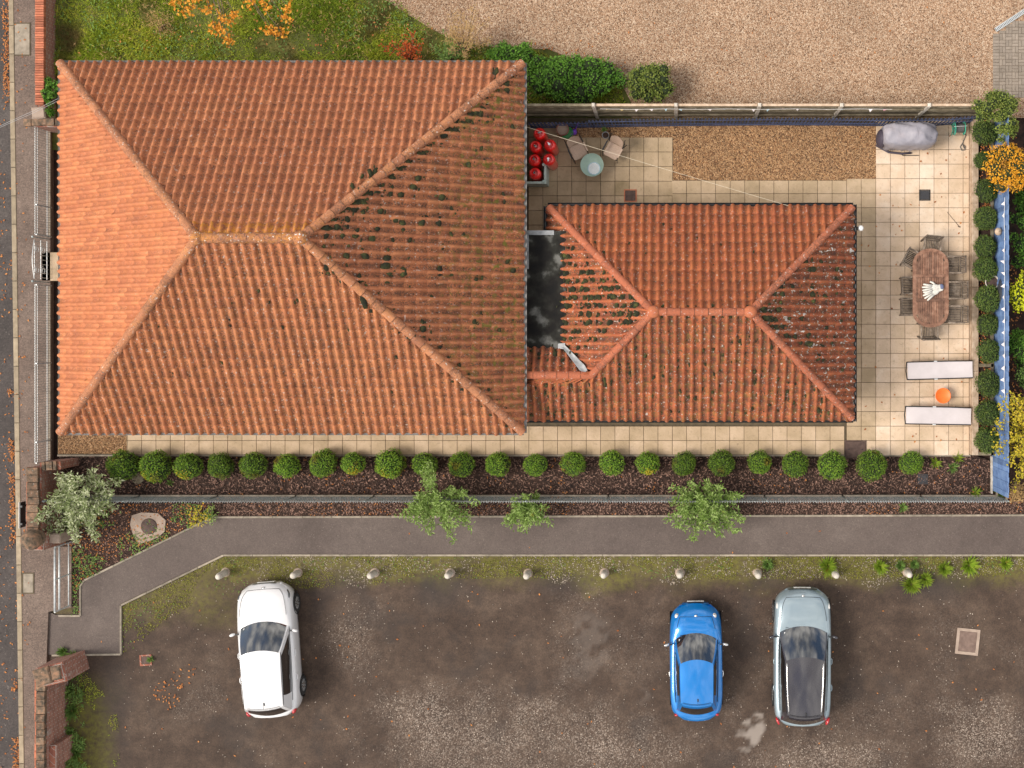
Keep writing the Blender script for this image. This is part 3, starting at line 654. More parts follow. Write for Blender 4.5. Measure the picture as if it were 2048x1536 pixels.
# car park and verge as one sheet each, worn unevenly
def grid_sheet(name, x0, y0, x1, y1, step, z, mat, fn, **kw):
    nx = int((x1 - x0) / step) + 1; ny = int((y1 - y0) / step) + 1
    X, Y = np.meshgrid(np.linspace(x0, x1, nx), np.linspace(y0, y1, ny)); x = X.ravel(); y = Y.ravel()
    att = fn(x, y); V = np.stack([x, y, z + (fbm(x, y, 0.5, 3, 5) - 0.5) * 0.02], 1)
    i = np.arange(nx * ny).reshape(ny, nx)
    F = np.stack([i[:-1, :-1].ravel(), i[:-1, 1:].ravel(), i[1:, 1:].ravel(), i[1:, :-1].ravel()], 1)
    return npmesh(name, V, F, mat, None, att, **kw)
def ellm(x, y, px, py, rx, ry, soft=0.6, seed=0, amp=0.45):
    cx, cy = W(px, py); d = np.sqrt(((x - cx) / (rx / PPM)) ** 2 + ((y - cy) / (ry / PPM)) ** 2)
    d = d + (fbm(x, y, 1.3, 5, seed) - 0.5) * 2 * amp
    return 1 - sstep(1 - soft, 1 + soft * 0.4, d)
def wearf(x, y):
    wv = 0
    for e in ((1010, 1480, 270, 95), (1230, 1500, 160, 70), (1640, 1520, 190, 50), (1960, 1470, 130, 80), (860, 1440, 130, 70), (700, 1270, 70, 90)): wv = np.maximum(wv, ellm(x, y, *e, 1.0, 11, .65) * (0.72 if e[1] > 1400 else 0.38))
    return np.clip(np.maximum(wv, 0.2 * sstep(0.52, 0.75, fbm(x, y, 0.6, 5, 3))), 0, 1)
def mossf(x, y):
    py = NY - y * PPM; px = x * PPM + NX
    top = 1 - sstep(1135, 1185, py + (fbm(x, y, 1.1, 4, 21) - 0.5) * 70)
    lw = (1 - sstep(185, 250, px + (fbm(x, y, 0.9, 4, 8) - 0.5) * 70)) * sstep(1330, 1420, py)
    li = (1 - sstep(330, 520, px + (fbm(x, y, 0.9, 4, 9) - 0.5) * 160)) * (1 - sstep(1190, 1275, py + (fbm(x, y, 0.9, 4, 29) - 0.5) * 90))
    return np.clip(np.maximum(np.maximum(top, lw), li * 0.8), 0, 1)
def parkatt(x, y):
    cem = np.zeros_like(x)
    for e in ((1180, 1270, 45, 55), (1290, 1385, 22, 26), (1510, 1458, 30, 34), (1490, 1478, 28, 26), (1180, 1330, 50, 30)): cem = np.maximum(cem, ellm(x, y, *e, 0.2 if e[0] > 1400 else 0.8, 31, 1.3) * sstep(.3, .55, fbm(x, y, 4.0, 4, 63)) * (0.95 if e[0] > 1400 else 0.2))
    st = 0.7 * ellm(x, y, 880, 1185, 60, 40, 0.9, 41) + 0.6 * ellm(x, y, 1120, 1165, 70, 30, .9, 42) + 0.8 * ellm(x, y, 1860, 1170, 90, 40, .9, 43) + 0.6 * ellm(x, y, 230, 1400, 40, 160, .9, 45) + .45 * sstep(.6, .75, fbm(x, y, .9, 4, 77))
    return {'wear': wearf(x, y), 'moss': mossf(x, y), 'cement': cem, 'stain': np.clip(st, 0, 1)}
gx0, gy1 = W(90, 1090); gx1, gy0 = W(2200, 1800)
park = grid_sheet('car_park', gx0, gy0, gx1, gy1, 0.08, 0.0, mt['park'], parkatt, kind='structure')
def loose(n, dens, x0, x1, y0, y1, s0, s1, mat, name, label, z=0.008, lab_cat='gravel'):
    x = RNG.uniform(x0, x1, n); y = RNG.uniform(y0, y1, n); k = RNG.uniform(0, 1, n) < dens(x, y); x = x[k]; y = y[k]; n = len(x)
    s_ = RNG.uniform(s0, s1, (n, 3)) * np.array([1.15, 0.9, 0.65])
    return octas(np.stack([x, y, np.full(n, z)], 1), s_, name, mat, kind='stuff', label=label, cat=lab_cat)
def offpath(x, y):
    px = x * PPM + NX; py = NY - y * PPM
    return ~inpoly(px, py, PATH)
PATH = [(2120, 1032), (430, 1036), (404, 1047), (172, 1161), (164, 1172), (164, 1229), (112, 1229), (97, 1222), (92, 1309), (241, 1306), (241, 1208), (447, 1108), (2120, 1108)]
def dpark(x, y):
    py = NY - y * PPM; px = x * PPM + NX
    ver = (py > 1110) & (py < 1118 + 80 * fbm(x, y, .9, 4, 4)) & (px > 250)
    d = 0.014 + 0.42 * wearf(x, y) ** 1.5 + np.where(ver, 1.0, 0) * .75 * sstep(0.25, 0.65, fbm(x, y, 1.6, 3, 17))
    return d * (py > 1110) * offpath(x, y)
loose(90000, dpark, W(240, 0)[0], W(2060, 0)[0], W(0, 1545)[1], W(0, 1108)[1], 0.010, 0.022, mt['stonew'], 'loose_stones', 'loose pale stones worn out of the car park and verge')

# footpath with concrete edging
path = sheet('footpath', PATH, 0.035, mt['path'], thick=0.08)
def edging(pts, close=False):
    pl = [Vector((*W(*p), 0)) for p in pts]
    for a, b_ in zip(pl[:-1], pl[1:]):
        ln = (b_ - a).length; n = max(1, round(ln / 0.92)); d = (b_ - a) / n
        for i in range(n):
            p = a + d * (i + 0.5); mb = MB(); mb.cur = random.random()
            mb.box((p.x, p.y, 0.018), (d.length - 0.008, 0.06, 0.09), math.atan2(d.y, d.x) + random.uniform(-.003, .003), 0.008)
            mb.build('edging_stone', mt['edge'], path)
edging([(2080, 1030), (429, 1034), (403, 1045), (170, 1160), (162, 1171), (162, 1231), (118, 1231)])
edging([(105, 1310), (243, 1308), (243, 1210), (448, 1110), (2080, 1110)])

# ------------------------------------------------------------------ roofs
def mkface(O, U, V, lim, dmax, tw=0.24, tl=0.32, phase=0.0, at=None):
    """tiles of one roof slope. O origin at eave, U along eave, V up slope, lim(d)->(u0,u1) with d = plan distance from eave, dmax plan depth"""
    O = Vector(O); U = Vector(U).normalized(); V = Vector(V).normalized(); Nn = U.cross(V).normalized()
    cp = math.hypot(V.x, V.y); out = []
    tt = [0, .10, .21, .33, .44, .54, .65, .76, .88, 1.0]
    nv = int(dmax / cp / tl) + 1
    for j in range(nv):
        v0 = j * tl; v1 = min(v0 + tl + 0.05, dmax / cp + 0.02)
        if v0 > dmax / cp - 0.03: break
        l0 = lim(v0 * cp); l1 = lim(min(v1, dmax / cp) * cp)
        lo = min(l0[0], l1[0]); hi = max(l0[1], l1[1])
        for i in range(int(math.floor((lo - phase) / tw)) - 1, int(math.ceil((hi - phase) / tw)) + 1):
            u0 = phase + i * tw; u1 = u0 + tw
            if u1 < lo + 0.005 or u0 > hi - 0.005: continue
            rows = []; full = True
            jl = random.gauss(0, 0.003); ju = random.gauss(0, 0.004); js = random.gauss(0, 0.011) - (0.05 * random.random() if random.random() < .012 else 0)
            for v, lm, lift in ((v0 - 0.012 + js, l0, 0.014 + jl), (v1, l1, 0.002 + jl)):
                row = []
                for q in tt:
                    u = u0 - 0.004 + q * (tw + 0.012) + ju
                    if q <= .44: z = -0.018 * math.sin(math.pi * q / .44)
                    else: z = 0.070 * math.sin(math.pi * (q - .44) / .56) ** .9
                    uc = min(max(u, lm[0]), lm[1])
                    if abs(uc - u) > 1e-6: full = False
                    row.append(O + U * uc + V * v + Nn * (z + lift))
                rows.append(row)
            if (rows[0][-1] - rows[0][0]).length + (rows[1][-1] - rows[1][0]).length < 0.02: continue
            lip = [p - Nn * 0.010 for p in rows[0]]; n = len(tt)
            vs = rows[0] + rows[1] + lip
            fs = [(k, k + 1, n + k + 1, n + k) for k in range(n - 1)] + [(2 * n + k, 2 * n + k + 1, k + 1, k) for k in range(n - 1)]
            c = sum(rows[0] + rows[1], Vector()) / (2 * n)
            # projected size for the camera
            q = [rows[0][0], rows[0][-1], rows[1][-1], rows[1][0]]; pr = [(p.x / (CAMH - p.z), p.y / (CAMH - p.z)) for p in q]
            ar = abs(sum(pr[k][0] * pr[(k + 1) % 4][1] - pr[(k + 1) % 4][0] * pr[k][1] for k in range(4)))
            out.append(dict(v=vs, f=fs, c=c, area=ar if full else ar * 0.8, at=at(c, v0 * cp, dmax) if at else {}))
    return out
PAN_SHADE = [1.3, 1.7, 1.9, 1.75, 1.35, 0.8, 0.35, 0.3, 0.6, 1.3]                # silt in the pans, deepened to paint shade between the rolls
def put_tiles(tiles, roof, mat, nmax=300):
    tiles.sort(key=lambda t_: -t_['area'])
    keys = ('dirt_shade', 'wht', 'yel', 'grn'); rest = MB(); rest.ext = {k: [] for k in keys}
    for i, t_ in enumerate(tiles):
        mb = rest
        if i < nmax: mb = MB(); mb.ext = {k: [] for k in keys}
        mb.cur = min(1, max(0, random.gauss(0.5, 0.2))); mb.evals = t_['at']; mb.smooth = True; mb.add(t_['v'], t_['f'])
        dv = t_['at'].get('dirt_shade', 0.3); nn_ = len(t_['v']) // 3; mb.ext['dirt_shade'][-3 * nn_:] = [dv * wq for wq in PAN_SHADE] * 3
        if i < nmax: mb.build('tile', mat, roof)
    rest.build('tile_field', mat, roof, kind='stuff')
def ridge_run(A, B, roof, mat, rad=0.135, ln=0.36, at=None, cap0=True):
    A = Vector(A); B = Vector(B); d = (B - A); n = max(1, round(d.length / ln)); st = d / n; du = d.normalized()
    sx = du.cross(Vector((0, 0, 1))).normalized(); up = sx.cross(du).normalized()
    keys = ('dirt_shade', 'wht', 'yel', 'grn')
    mb = MB(); mb.tube([A - up * .03, B - up * .03], rad * .9, 12); mb.build('mortar_bed', mt['mortar'], roof)
    for i in range(n):
        mb = MB(); mb.ext = {k: [] for k in keys}; mb.cur = min(1, max(0, random.gauss(0.5, 0.25))); mb.smooth = True
        mb.evals = dict(dirt_shade=random.uniform(0.3, 0.8), wht=random.uniform(0.1, 0.6), yel=0.0, grn=0.0); mb.evals.update(at(i / n) if at else {})
        p0 = A + st * i + up * random.gauss(0, .004); p1 = A + st * (i + 1) - du * 0.016 + up * random.gauss(0, .004); rows = []
        for p, r, zz in ((p0, rad * 1.05, 0.010), (p0 + (p1 - p0) * 0.5, rad, 0.0), (p1, rad * 0.97, -0.004)):
            rows.append([p + sx * (math.cos(a_) * r) + up * (math.sin(a_) * r * 0.95 + zz - 0.02 + random.gauss(0, .002)) for a_ in [math.pi * k / 9 for k in range(10)]])
        inner = [[q - (q - (A + st * i)).normalized() * 0.018 for q in rows[0]]]
        mb.patch(rows); mb.patch([inner[0], rows[0]])
        if i == 0 and cap0: mb.add(rows[0], [tuple(range(10))])
        mb.build('ridge_tile', mat, roof)
def moss_mesh(name, items, parent):
    """cushions of moss: (centre, normal, size)"""
    mb = MB(); mb.smooth = True
    items = [q for c, nrm, s_, el in items for q in [(c, nrm, s_, el)] + [(Vector(c) + Vector((random.gauss(0, s_ * 1.1), random.gauss(0, s_ * 1.1), -.004)), nrm, s_ * random.uniform(.12, .4), el) for _ in range(4)]]
    for c, nrm, s_, el in items:
        nrm = Vector(nrm); mb.cur = random.random()
        q = nrm.to_track_quat('Z', 'Y').to_matrix().to_4x4(); n_ = 9
        M_ = Matrix.Translation(c) @ q @ Matrix.Rotation(random.uniform(-.4, .4), 4, 'Z')
        ring = []; rr = [random.uniform(0.65, 1.25) for _ in range(n_)]
        vs = [M_ @ Vector((0, 0, s_ * 0.42))]
        for lv, (fr, zz) in enumerate(((0.55, 0.34), (1.0, -0.05))):
            for k in range(n_):
                t_ = 2 * math.pi * k / n_; vs.append(M_ @ Vector((math.cos(t_) * s_ * fr * rr[k] * el[0], math.sin(t_) * s_ * fr * rr[k] * el[1], s_ * zz)))
        fs = [(0, 1 + k, 1 + (k + 1) % n_) for k in range(n_)] + [(1 + k, 1 + n_ + k, 1 + n_ + (k + 1) % n_, 1 + (k + 1) % n_) for k in range(n_)]
        mb.add(vs, fs)
    return mb.build(name, mt['moss'], parent, kind='stuff')
def gutter(A, B, out, parent, mat, r=0.06):
    A = Vector(A); B = Vector(B); out = Vector(out); mb = MB(); mb.smooth = True; rows = []
    for p in (A, B):
        rows.append([p + out * (r + math.cos(a_) * r) + Vector((0, 0, -0.02 - math.sin(a_) * r)) for a_ in [math.pi * k / 8 for k in range(9)]])
    mb.patch(rows); o2 = [[q + (Vector((0, 0, -0.02)) + p + out * r - q) * 0.14 for q in row] for p, row in zip((A, B), rows)]
    mb.patch([list(reversed(r_)) for r_ in o2])
    for k in (0, 8): mb.patch([[rows[0][k], rows[1][k]], [o2[0][k], o2[1][k]]])
    return mb.build('gutter', mat, parent, smooth=True)
def windows(parent, spots, mat):
    for (cx, cy, z, wd, hd, nx_, ny_) in spots:
        tx, ty = -ny_, nx_; a_ = math.atan2(ty, tx); f = MB()
        for s_ in (-1, 1):
            f.box((cx + tx * s_ * (wd / 2 - .03), cy + ty * s_ * (wd / 2 - .03), z), (0.06, 0.08, hd), a_)
            f.box((cx, cy, z + s_ * (hd / 2 - .03)), (wd - .12, 0.078, 0.06), a_)
        f.box((cx, cy, z), (0.05, 0.07, hd - .12), a_); fo = f.build('window', mt['white'], parent)
        p = MB()
        p.box((cx - nx_ * .012, cy - ny_ * .012, z), (wd - .1, 0.02, hd - .1), a_); p.build('pane', mt['glass'], fo)

# --- the large house
EH = 3.2; x0, y1 = W(120, 125, EH); x1, y0 = W(1047, 866, EH); half = (y1 - y0) / 2; PT = math.tan(R(32)); RH = EH + half * PT; cpv, spv = math.cos(R(32)), math.sin(R(32))
house = thing('house', 'large house with a weathered orange hipped pantile roof beside the road', 'house', ((x0 + x1) / 2, (y0 + y1) / 2, 0), 0, world=True)
mb = MB(); mb.box(((x0 + x1) / 2, (y0 + y1) / 2, EH / 2 - 0.03), (x1 - x0 - 0.8, y1 - y0 - 0.8, EH - 0.14)); mb.build('wall', mt['wall'], house)
mb = MB(); e = 0.03
ea = [(x0, y0), (x1, y0), (x1, y1), (x0, y1)]; rg = [(x0 + half, (y0 + y1) / 2), (x1 - half, (y0 + y1) / 2)]
mb.add([(x, y, EH - 0.10) for x, y in ea] + [(x, y, EH - 0.035) for x, y in ea] + [(x, y, RH - 0.035) for x, y in rg],
       [(3, 2, 1, 0), (0, 1, 5, 4), (1, 2, 6, 5), (2, 3, 7, 6), (3, 0, 4, 7), (4, 5, 9, 8), (6, 7, 8, 9), (5, 6, 9), (7, 4, 8)])
roof = mb.build('roof', mt['mortar'], house)
def at_n(c, d, D):
    px = c.x * PPM * CAMH / (CAMH - c.z) + NX; rid = sstep(0.84, 0.99, d / D)
    return dict(dirt_shade=random.uniform(0.36, 0.5), wht=0.4, yel=float(rid) * 1.1 * (1.0 if 380 < px < 760 else 0.7) + 0.05, grn=0.0)
def at_w(c, d, D): return dict(dirt_shade=random.uniform(0.06, 0.28), wht=0.12, yel=0.12 * random.random() + 0.3 * float(sstep(.9, 1, d / D)), grn=0.0)  # least darkening on the west slope, most on east and south
def at_e(c, d, D): return dict(dirt_shade=random.uniform(0.42, 0.85), wht=0.6 if d / D > 0.35 else 0.3, yel=0.04, grn=0.75 * float(1 - sstep(0.15, 0.5, d / D)) * (0.4 + random.random()))
def at_s(c, d, D): return dict(dirt_shade=random.uniform(0.5, 0.72), wht=0.55, yel=0.12, grn=0.05)
WX, DY = x1 - x0, y1 - y0
F_n = mkface((x1, y1, EH), (-1, 0, 0), (0, -cpv, spv), lambda d: (d, WX - d), half, at=at_n)
F_s = mkface((x0, y0, EH), (1, 0, 0), (0, cpv, spv), lambda d: (d, WX - d), half, at=at_s)
F_e = mkface((x1, y0, EH), (0, 1, 0), (-cpv, 0, spv), lambda d: (d, DY - d), half, at=at_e)
F_w = mkface((x0, y1, EH), (0, -1, 0), (cpv, 0, spv), lambda d: (d, DY - d), half, at=at_w)
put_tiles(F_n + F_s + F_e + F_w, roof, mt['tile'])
ry = (y0 + y1) / 2; q = 0.03
RA = Vector((x0 + half, ry, RH + q)); RB = Vector((x1 - half, ry, RH + q))
for cx_, cy_, E_ in ((x0, y0, RA), (x0, y1, RA), (x1, y0, RB), (x1, y1, RB)):
    ridge_run((cx_ + (0.02 if cx_ == x0 else -0.02), cy_ + (0.02 if cy_ == y0 else -0.02), EH + 0.04), E_, roof, mt['ridge'], 0.122, 0.36, at=lambda t_: dict(yel=0.25 * t_ * random.random(), wht=random.uniform(.2, .9), dirt_shade=random.uniform(.3, .9)))
ridge_run(RA, RB, roof, mt['ridge'], 0.135, 0.42, at=lambda t_: dict(yel=random.uniform(.2, .6), wht=1.0, dirt_shade=0.9))
for k, E_ in enumerate((RA, RB)):
    mb = MB(); mb.ext = {k_: [] for k_ in ('dirt_shade', 'wht', 'yel', 'grn')}; mb.evals = dict(dirt_shade=.8, wht=1.6, yel=.4, grn=0); mb.ell(E_ + Vector((0, 0, 0.02)), (0.2, 0.19, 0.15), 0, 12, 8); mb.build('ridge_cap', mt['ridge'], roof, smooth=True)
it = []
def on_e(py_, px_):                                          # point on the east slope under a survey pixel
    h = 4.0
    for _ in range(12): x, y = W(px_, py_, h); h = EH + (x1 - x) * PT
    return Vector((x, y, h + 0.03))
ne = Vector((spv, 0, cpv))
for _ in range(95):
    t_ = random.random() ** 0.8; px_ = 640 + 400 * random.random() ** 0.85
    half_span = 40 + (px_ - 615) * 0.80; py_ = 478 + random.uniform(-1, 1) * half_span
    py_ = 478 + (py_ - 478) * 0.98 if py_ < 478 or random.random() < .8 else 470 - abs(py_ - 478) * .5
    if py_ > 620 and random.random() < 0.55: continue
    it.append((on_e(py_, px_), ne, random.uniform(0.035, 0.13), (random.uniform(0.9, 1.9), random.uniform(0.7, 1.0))))
for t_ in np.linspace(0.05, 0.93, 70):                       # along the shaded foot of the north-east hip
    p = Vector((x1, y1, EH + .03)).lerp(RB, float(t_)); p = p + Vector((0.10, -0.17, -0.07)) * random.uniform(0.6, 1.5)
    it.append((p, ne, random.uniform(0.02, 0.085) * (1.2 if t_ > .25 else .8), (1.2, 1.2)))
for t_ in np.linspace(0.06, 0.95, 40):
    p = Vector((x1, y0, EH + .03)).lerp(RB, float(t_)); s_ = random.choice((-1, 1))
    p = p + (Vector((0.12, 0.17, -0.07)) if s_ > 0 else Vector((-0.17, -0.12, -0.07))) * random.uniform(.9, 1.3); it.append((p, ne if s_ > 0 else Vector((0, -spv, cpv)), random.uniform(0.018, 0.055), (1.2, 1)))
for _ in range(34):                                          # scattered on the south slope
    d = random.uniform(0.3, half - .5); u = random.uniform(d + .4, WX - d - .4); it.append((Vector((x0 + u, y0 + d, EH + d * PT + .03)), (0, -spv, cpv), random.uniform(.02, .06), (.8, 1.3)))
moss_mesh('moss', it, roof)
for A_, B_, o_ in (((x0, y1), (x1, y1), (0, 1, 0)), ((x1, y0), (x0, y0), (0, -1, 0)), ((x1, y1), (x1, y0), (1, 0, 0)), ((x0, y0), (x0, y1), (-1, 0, 0))):
    gutter((*A_, EH), (*B_, EH), o_, house, mt['gutter'], 0.032 if o_[0] <= 0 else 0.045)
windows(house, [(x, y0 + 0.4, 1.5, 1.3, 1.2, 0, -1) for x in (-15.5, -12.2, -7.4)] + [(x0 + .4, y, 1.5, 1.2, 1.2, -1, 0) for y in (5.6, -0.4)], mt)
mb = MB(); mb.box((x0 + .39, 2.3, 1.1), (0.06, 0.95, 2.05)); dr = mb.build('door', mt['palegreen'], house); mb = MB(); mb.ell((x0 + .33, 2.62, 1.05), (.035, .035, .035)); mb.build('handle', mt['chrome'], dr)

# --- the annexe
EA = 2.3; ax0, ay1 = W(1095, 412, EA); ax1, ay0 = W(1707, 840, EA); hA = (ay1 - ay0) / 2; PA = math.tan(R(28)); ca, sa = math.cos(R(28)), math.sin(R(28)); RHA = EA + hA * PA
annexe = thing('annexe', 'low annexe with a mossy red hipped tile roof joined to the large house', 'house', ((ax0 + ax1) / 2, (ay0 + ay1) / 2, 0), 0, world=True)
mb = MB(); mb.box(((ax0 + ax1) / 2, (ay0 + ay1) / 2, EA / 2 - 0.04), (ax1 - ax0 - 0.6, ay1 - ay0 - 0.6, EA - 0.14)); mb.build('wall', mt['wall'], annexe)
mb = MB(); lx0, lx1 = x1 - 0.42, ax0 + 0.3; mb.box(((lx0 + lx1) / 2, (ay0 + 0.3 + 3.015) / 2, 1.18), (lx1 - lx0, 3.015 - ay0 - 0.3, 2.36)); mb.build('link_wall', mt['wall'], annexe)
XL = x1 - 0.42                                               # the link runs under the big eave
hS, dS = 3.01, (3.01 - EA) / PA; yS = ay0 + dS; FZ = 2.6; dF = (FZ - EA) / PA
yN = yS + (hS - FZ) / PA                                     # foot of the small north slope
ym = (ay0 + ay1) / 2
mb = MB(); dk = -0.035
A = [(ax0, ay0), (ax1, ay0), (ax1, ay1), (ax0, ay1)]
mb.add([(x, y, EA - .1) for x, y in A] + [(x, y, EA + dk) for x, y in A] + [(ax0 + hA, ym, RHA + dk), (ax1 - hA, ym, RHA + dk)],
       [(3, 2, 1, 0), (0, 1, 5, 4), (1, 2, 6, 5), (2, 3, 7, 6), (3, 0, 4, 7), (4, 5, 9, 8), (6, 7, 8, 9), (5, 6, 9), (7, 4, 8)])
xv = ax0 + dS
mb.add([(XL, ay0, EA + dk), (ax0, ay0, EA + dk), (xv, yS, hS + dk), (XL, yS, hS + dk), (XL, yN, FZ + dk), (ax0 + dF, yN, FZ + dk), (XL, ay0, EA - .1), (ax0, ay0, EA - .1)], [(0, 1, 2, 3), (3, 2, 5, 4), (6, 7, 1, 0)])
aroof = mb.build('roof', mt['mortar'], annexe)
def at_an(c, d, D): return dict(dirt_shade=random.uniform(0.4, 0.55), wht=0.4, yel=0.1, grn=0.05)
def at_as(c, d, D): return dict(dirt_shade=random.uniform(0.65, 1.1), wht=0.6, yel=0.05, grn=0.3)
def at_ae(c, d, D): return dict(dirt_shade=random.uniform(0.55, 0.95), wht=1.4, yel=0.0, grn=0.2)
def at_aw(c, d, D): return dict(dirt_shade=random.uniform(0.55, 1.0), wht=0.8, yel=0.0, grn=0.2)
AX, AY = ax1 - ax0, ay1 - ay0
T_ = mkface((ax1, ay1, EA), (-1, 0, 0), (0, -ca, sa), lambda d: (d, AX - d), hA, at=at_an)
T_ += mkface((XL, ay0, EA), (1, 0, 0), (0, ca, sa), lambda d: (0.0 if d < dS else ax0 + d - XL, ax1 - d - XL), hA, at=at_as)
T_ += mkface((ax1, ay0, EA), (0, 1, 0), (-ca, 0, sa), lambda d: (d, AY - d), hA, at=at_ae)
T_ += mkface((ax0, ay1, EA), (0, -1, 0), (ca, 0, sa), lambda d: (d, (ay1 - (yS + dS - d)) if d < dS else AY - d), hA, at=at_aw)
T_ += mkface((ax0 + dF, yN, FZ), (-1, 0, 0), (0, -ca, sa), lambda d: (-d, ax0 + dF - XL), yN - yS, at=at_aw)
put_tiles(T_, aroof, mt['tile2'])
GA = Vector((ax0 + hA, ym, RHA + .03)); GB = Vector((ax1 - hA, ym, RHA + .03)); SP = Vector((xv, yS, hS + .03))
cl = lambda t_: dict(dirt_shade=random.uniform(.15, .5), wht=.35)
ridge_run((ax0 + .04, ay1 - .04, EA + .04), GA, aroof, mt['ridge2'], 0.108, 0.36, at=cl)
ridge_run((ax1 - .04, ay1 - .04, EA + .04), GB, aroof, mt['ridge2'], 0.108, 0.36, at=lambda t_: dict(dirt_shade=random.uniform(.5, 1), wht=.5))
ridge_run((ax1 - .04, ay0 + .04, EA + .04), GB, aroof, mt['ridge2'], 0.108, 0.36, at=lambda t_: dict(dirt_shade=random.uniform(.4, .9), wht=.4))
ridge_run(SP, GA, aroof, mt['ridge2'], 0.108, 0.36, at=lambda t_: dict(dirt_shade=random.uniform(.3, .8), wht=.4))
ridge_run(GA, GB, aroof, mt['ridge2'], 0.108, 0.36, at=cl); ridge_run((XL, yS, hS + .0), SP + Vector((.05, 0, -.03)), aroof, mt['ridge2'], 0.115, 0.33, at=cl)
for E_ in (GA, GB):
    mb = MB(); mb.ext = {k_: [] for k_ in ('dirt_shade', 'wht', 'yel', 'grn')}; mb.evals = dict(dirt_shade=.2, wht=.5, yel=.1, grn=0); mb.ell(E_ + Vector((0, 0, 0.02)), (0.19, 0.18, 0.13), 0, 12, 8); mb.build('ridge_cap', mt['ridge2'], aroof, smooth=True)
mb = MB(); mb.smooth = True; p0 = Vector((ax0 + dF - .06, yN + .06, FZ + .06)); p1 = SP + Vector((-.16, .10, -.02)); d_ = (p1 - p0); sx_ = Vector((-d_.y, d_.x, 0)).normalized()
rows = []
for i in range(7):
    c_ = p0 + d_ * (i / 6); wv = (0.05 + 0.06 * (i / 6)) if i < 6 else 0.07
    rows.append([c_ + sx_ * (q_ * wv) + Vector((0, 0, 0.035 + (abs(q_) * .02) + random.gauss(0, .006))) for q_ in (-1, -.5, 0, .5, 1)])
mb.patch(rows); mb.patch([[p0 + Vector((-.16, -.07, .03)), p0 + Vector((-.16, .07, .03))], [p0 + Vector((.05, -.09, .05)), p0 + Vector((.05, .09, .05))]]); mb.build('valley_flashing', mt['lead'], aroof)
mb = MB(); fx0, fx1, fy0, fy1 = x1 - .42, ax0 + dF + .04, yN - .04, 3.015
mb.box(((fx0 + fx1) / 2, (fy0 + fy1) / 2, FZ - .1), (fx1 - fx0, fy1 - fy0, 0.2)); fl = mb.build('flat_roof', mt['bitumen'], annexe)
mb = MB(); mb.box(((fx0 + ax0) / 2 + .1, fy1 - .05, FZ + .012), (ax0 - fx0 + .25, 0.13, 0.03)); mb.build('edge_flashing', mt['lead'], fl)
mb = MB(); mb.box((x1 + .03, fy1 - .6, FZ + .010), (0.09, 1.0, 0.03)); mb.build('edge_flashing', mt['lead'], fl)
it = []
def on_plane(px_, py_, fh, h=3.0):
    for _ in range(14): x, y = W(px_, py_, h); h = fh(x, y)
    return Vector((x, y, h + .03))
fW = lambda x, y: EA + (x - ax0) * PA; fE = lambda x, y: EA + (ax1 - x) * PA; fS = lambda x, y: EA + (y - ay0) * PA; fN = lambda x, y: EA + (ay1 - y) * PA
nW, nE, nS, nN = (-sa, 0, ca), (sa, 0, ca), (0, -sa, ca), (0, sa, ca)
for _ in range(150):                                         # west slope, by the flat roof
    px_ = 1128 + 150 * random.random() ** 1.6; sp_ = max(20, (1300 - px_) * 0.82); py_ = 622 + random.uniform(-1, .68) * sp_
    it.append((on_plane(px_, py_, fW), nW, random.uniform(.04, .12), (1.5, .8)))
for _ in range(26):
    t_ = random.random(); it.append((Vector((ax0 + .25, ay1 - .12, EA)).lerp(GA, t_) + Vector((.16, .05, .0)), nN, random.uniform(.03, .08) * (1.2 - t_), (1, 1)))
for _ in range(75):
    px_ = 1525 + 175 * random.random(); sp_ = (px_ - 1510) * 1.0; py_ = 622 + random.uniform(-.95, .95) * sp_; it.append((on_plane(px_, py_, fE), nE, random.uniform(.03, .12), (1.1, .9)))
for _ in range(230):
    px_ = random.uniform(1060, 1660); top = 645 if 1310 < px_ < 1505 else (755 if px_ < 1180 else (640 + abs(px_ - (1310 if px_ < 1310 else 1505)) * 1.05)); py_ = random.uniform(min(top + 8, 828), 834)
    it.append((on_plane(px_, py_, fS), nS, random.uniform(.018, .06), (.8, 1.5)))
for _ in range(22): it.append((on_plane(random.uniform(1315, 1500), random.choice((612, 634)), lambda x, y: RHA - .1), (0, 0, 1), random.uniform(.02, .05), (1.5, 1)))
for _ in range(18): px_ = random.uniform(1060, 1150); it.append((on_plane(px_, random.uniform(700, 738), lambda x, y: hS - (y - yS) * PA), nN, random.uniform(.03, .07), (1, 1)))
for _ in range(22): it.append((on_plane(random.uniform(1200, 1640), random.uniform(430, 560), fN), nN, random.uniform(.012, .04), (.8, 1.3)))
moss_mesh('moss', it, aroof)
gutter((ax0, ay1, EA), (ax1, ay1, EA), (0, 1, 0), annexe, mt['black'], .05); gutter((ax1, ay1 + .05, EA), (ax1, ay0 - .05, EA), (1, 0, 0), annexe, mt['black'], .05)
gutter((ax1, ay0, EA), (XL, ay0, EA), (0, -1, 0), annexe, mt['black'], .04); gutter((ax0, fy1, EA), (ax0, ay1, EA), (-1, 0, 0), annexe, mt['black'], .06)
windows(annexe, [(-0.5, ay0 + .3, 1.4, 1.2, 1.0, 0, -1), (3, ay0 + .3, 1.4, 1.2, 1.0, 0, -1), (1, ay1 - .3, 1.4, 1.2, 1.0, 0, 1), (ax1 - .3, .3, 1.2, 1.4, 1.6, 1, 0)], mt)
x, y = W(1720, 457, 2.0)
th = thing('wall_lamp', 'white globe lamp on a black bracket under the annexe eave', 'lamp', (x, y, 2.0), world=True)
mb = MB(); mb.tube([(ax1 - .3, y, 1.95), (x, y, 1.95), (x, y, 2.0)], .03, 8); mb.box((x - .12, y, 2.0), (.2, .1, .06)); mb.build('bracket', mt['black'], th)
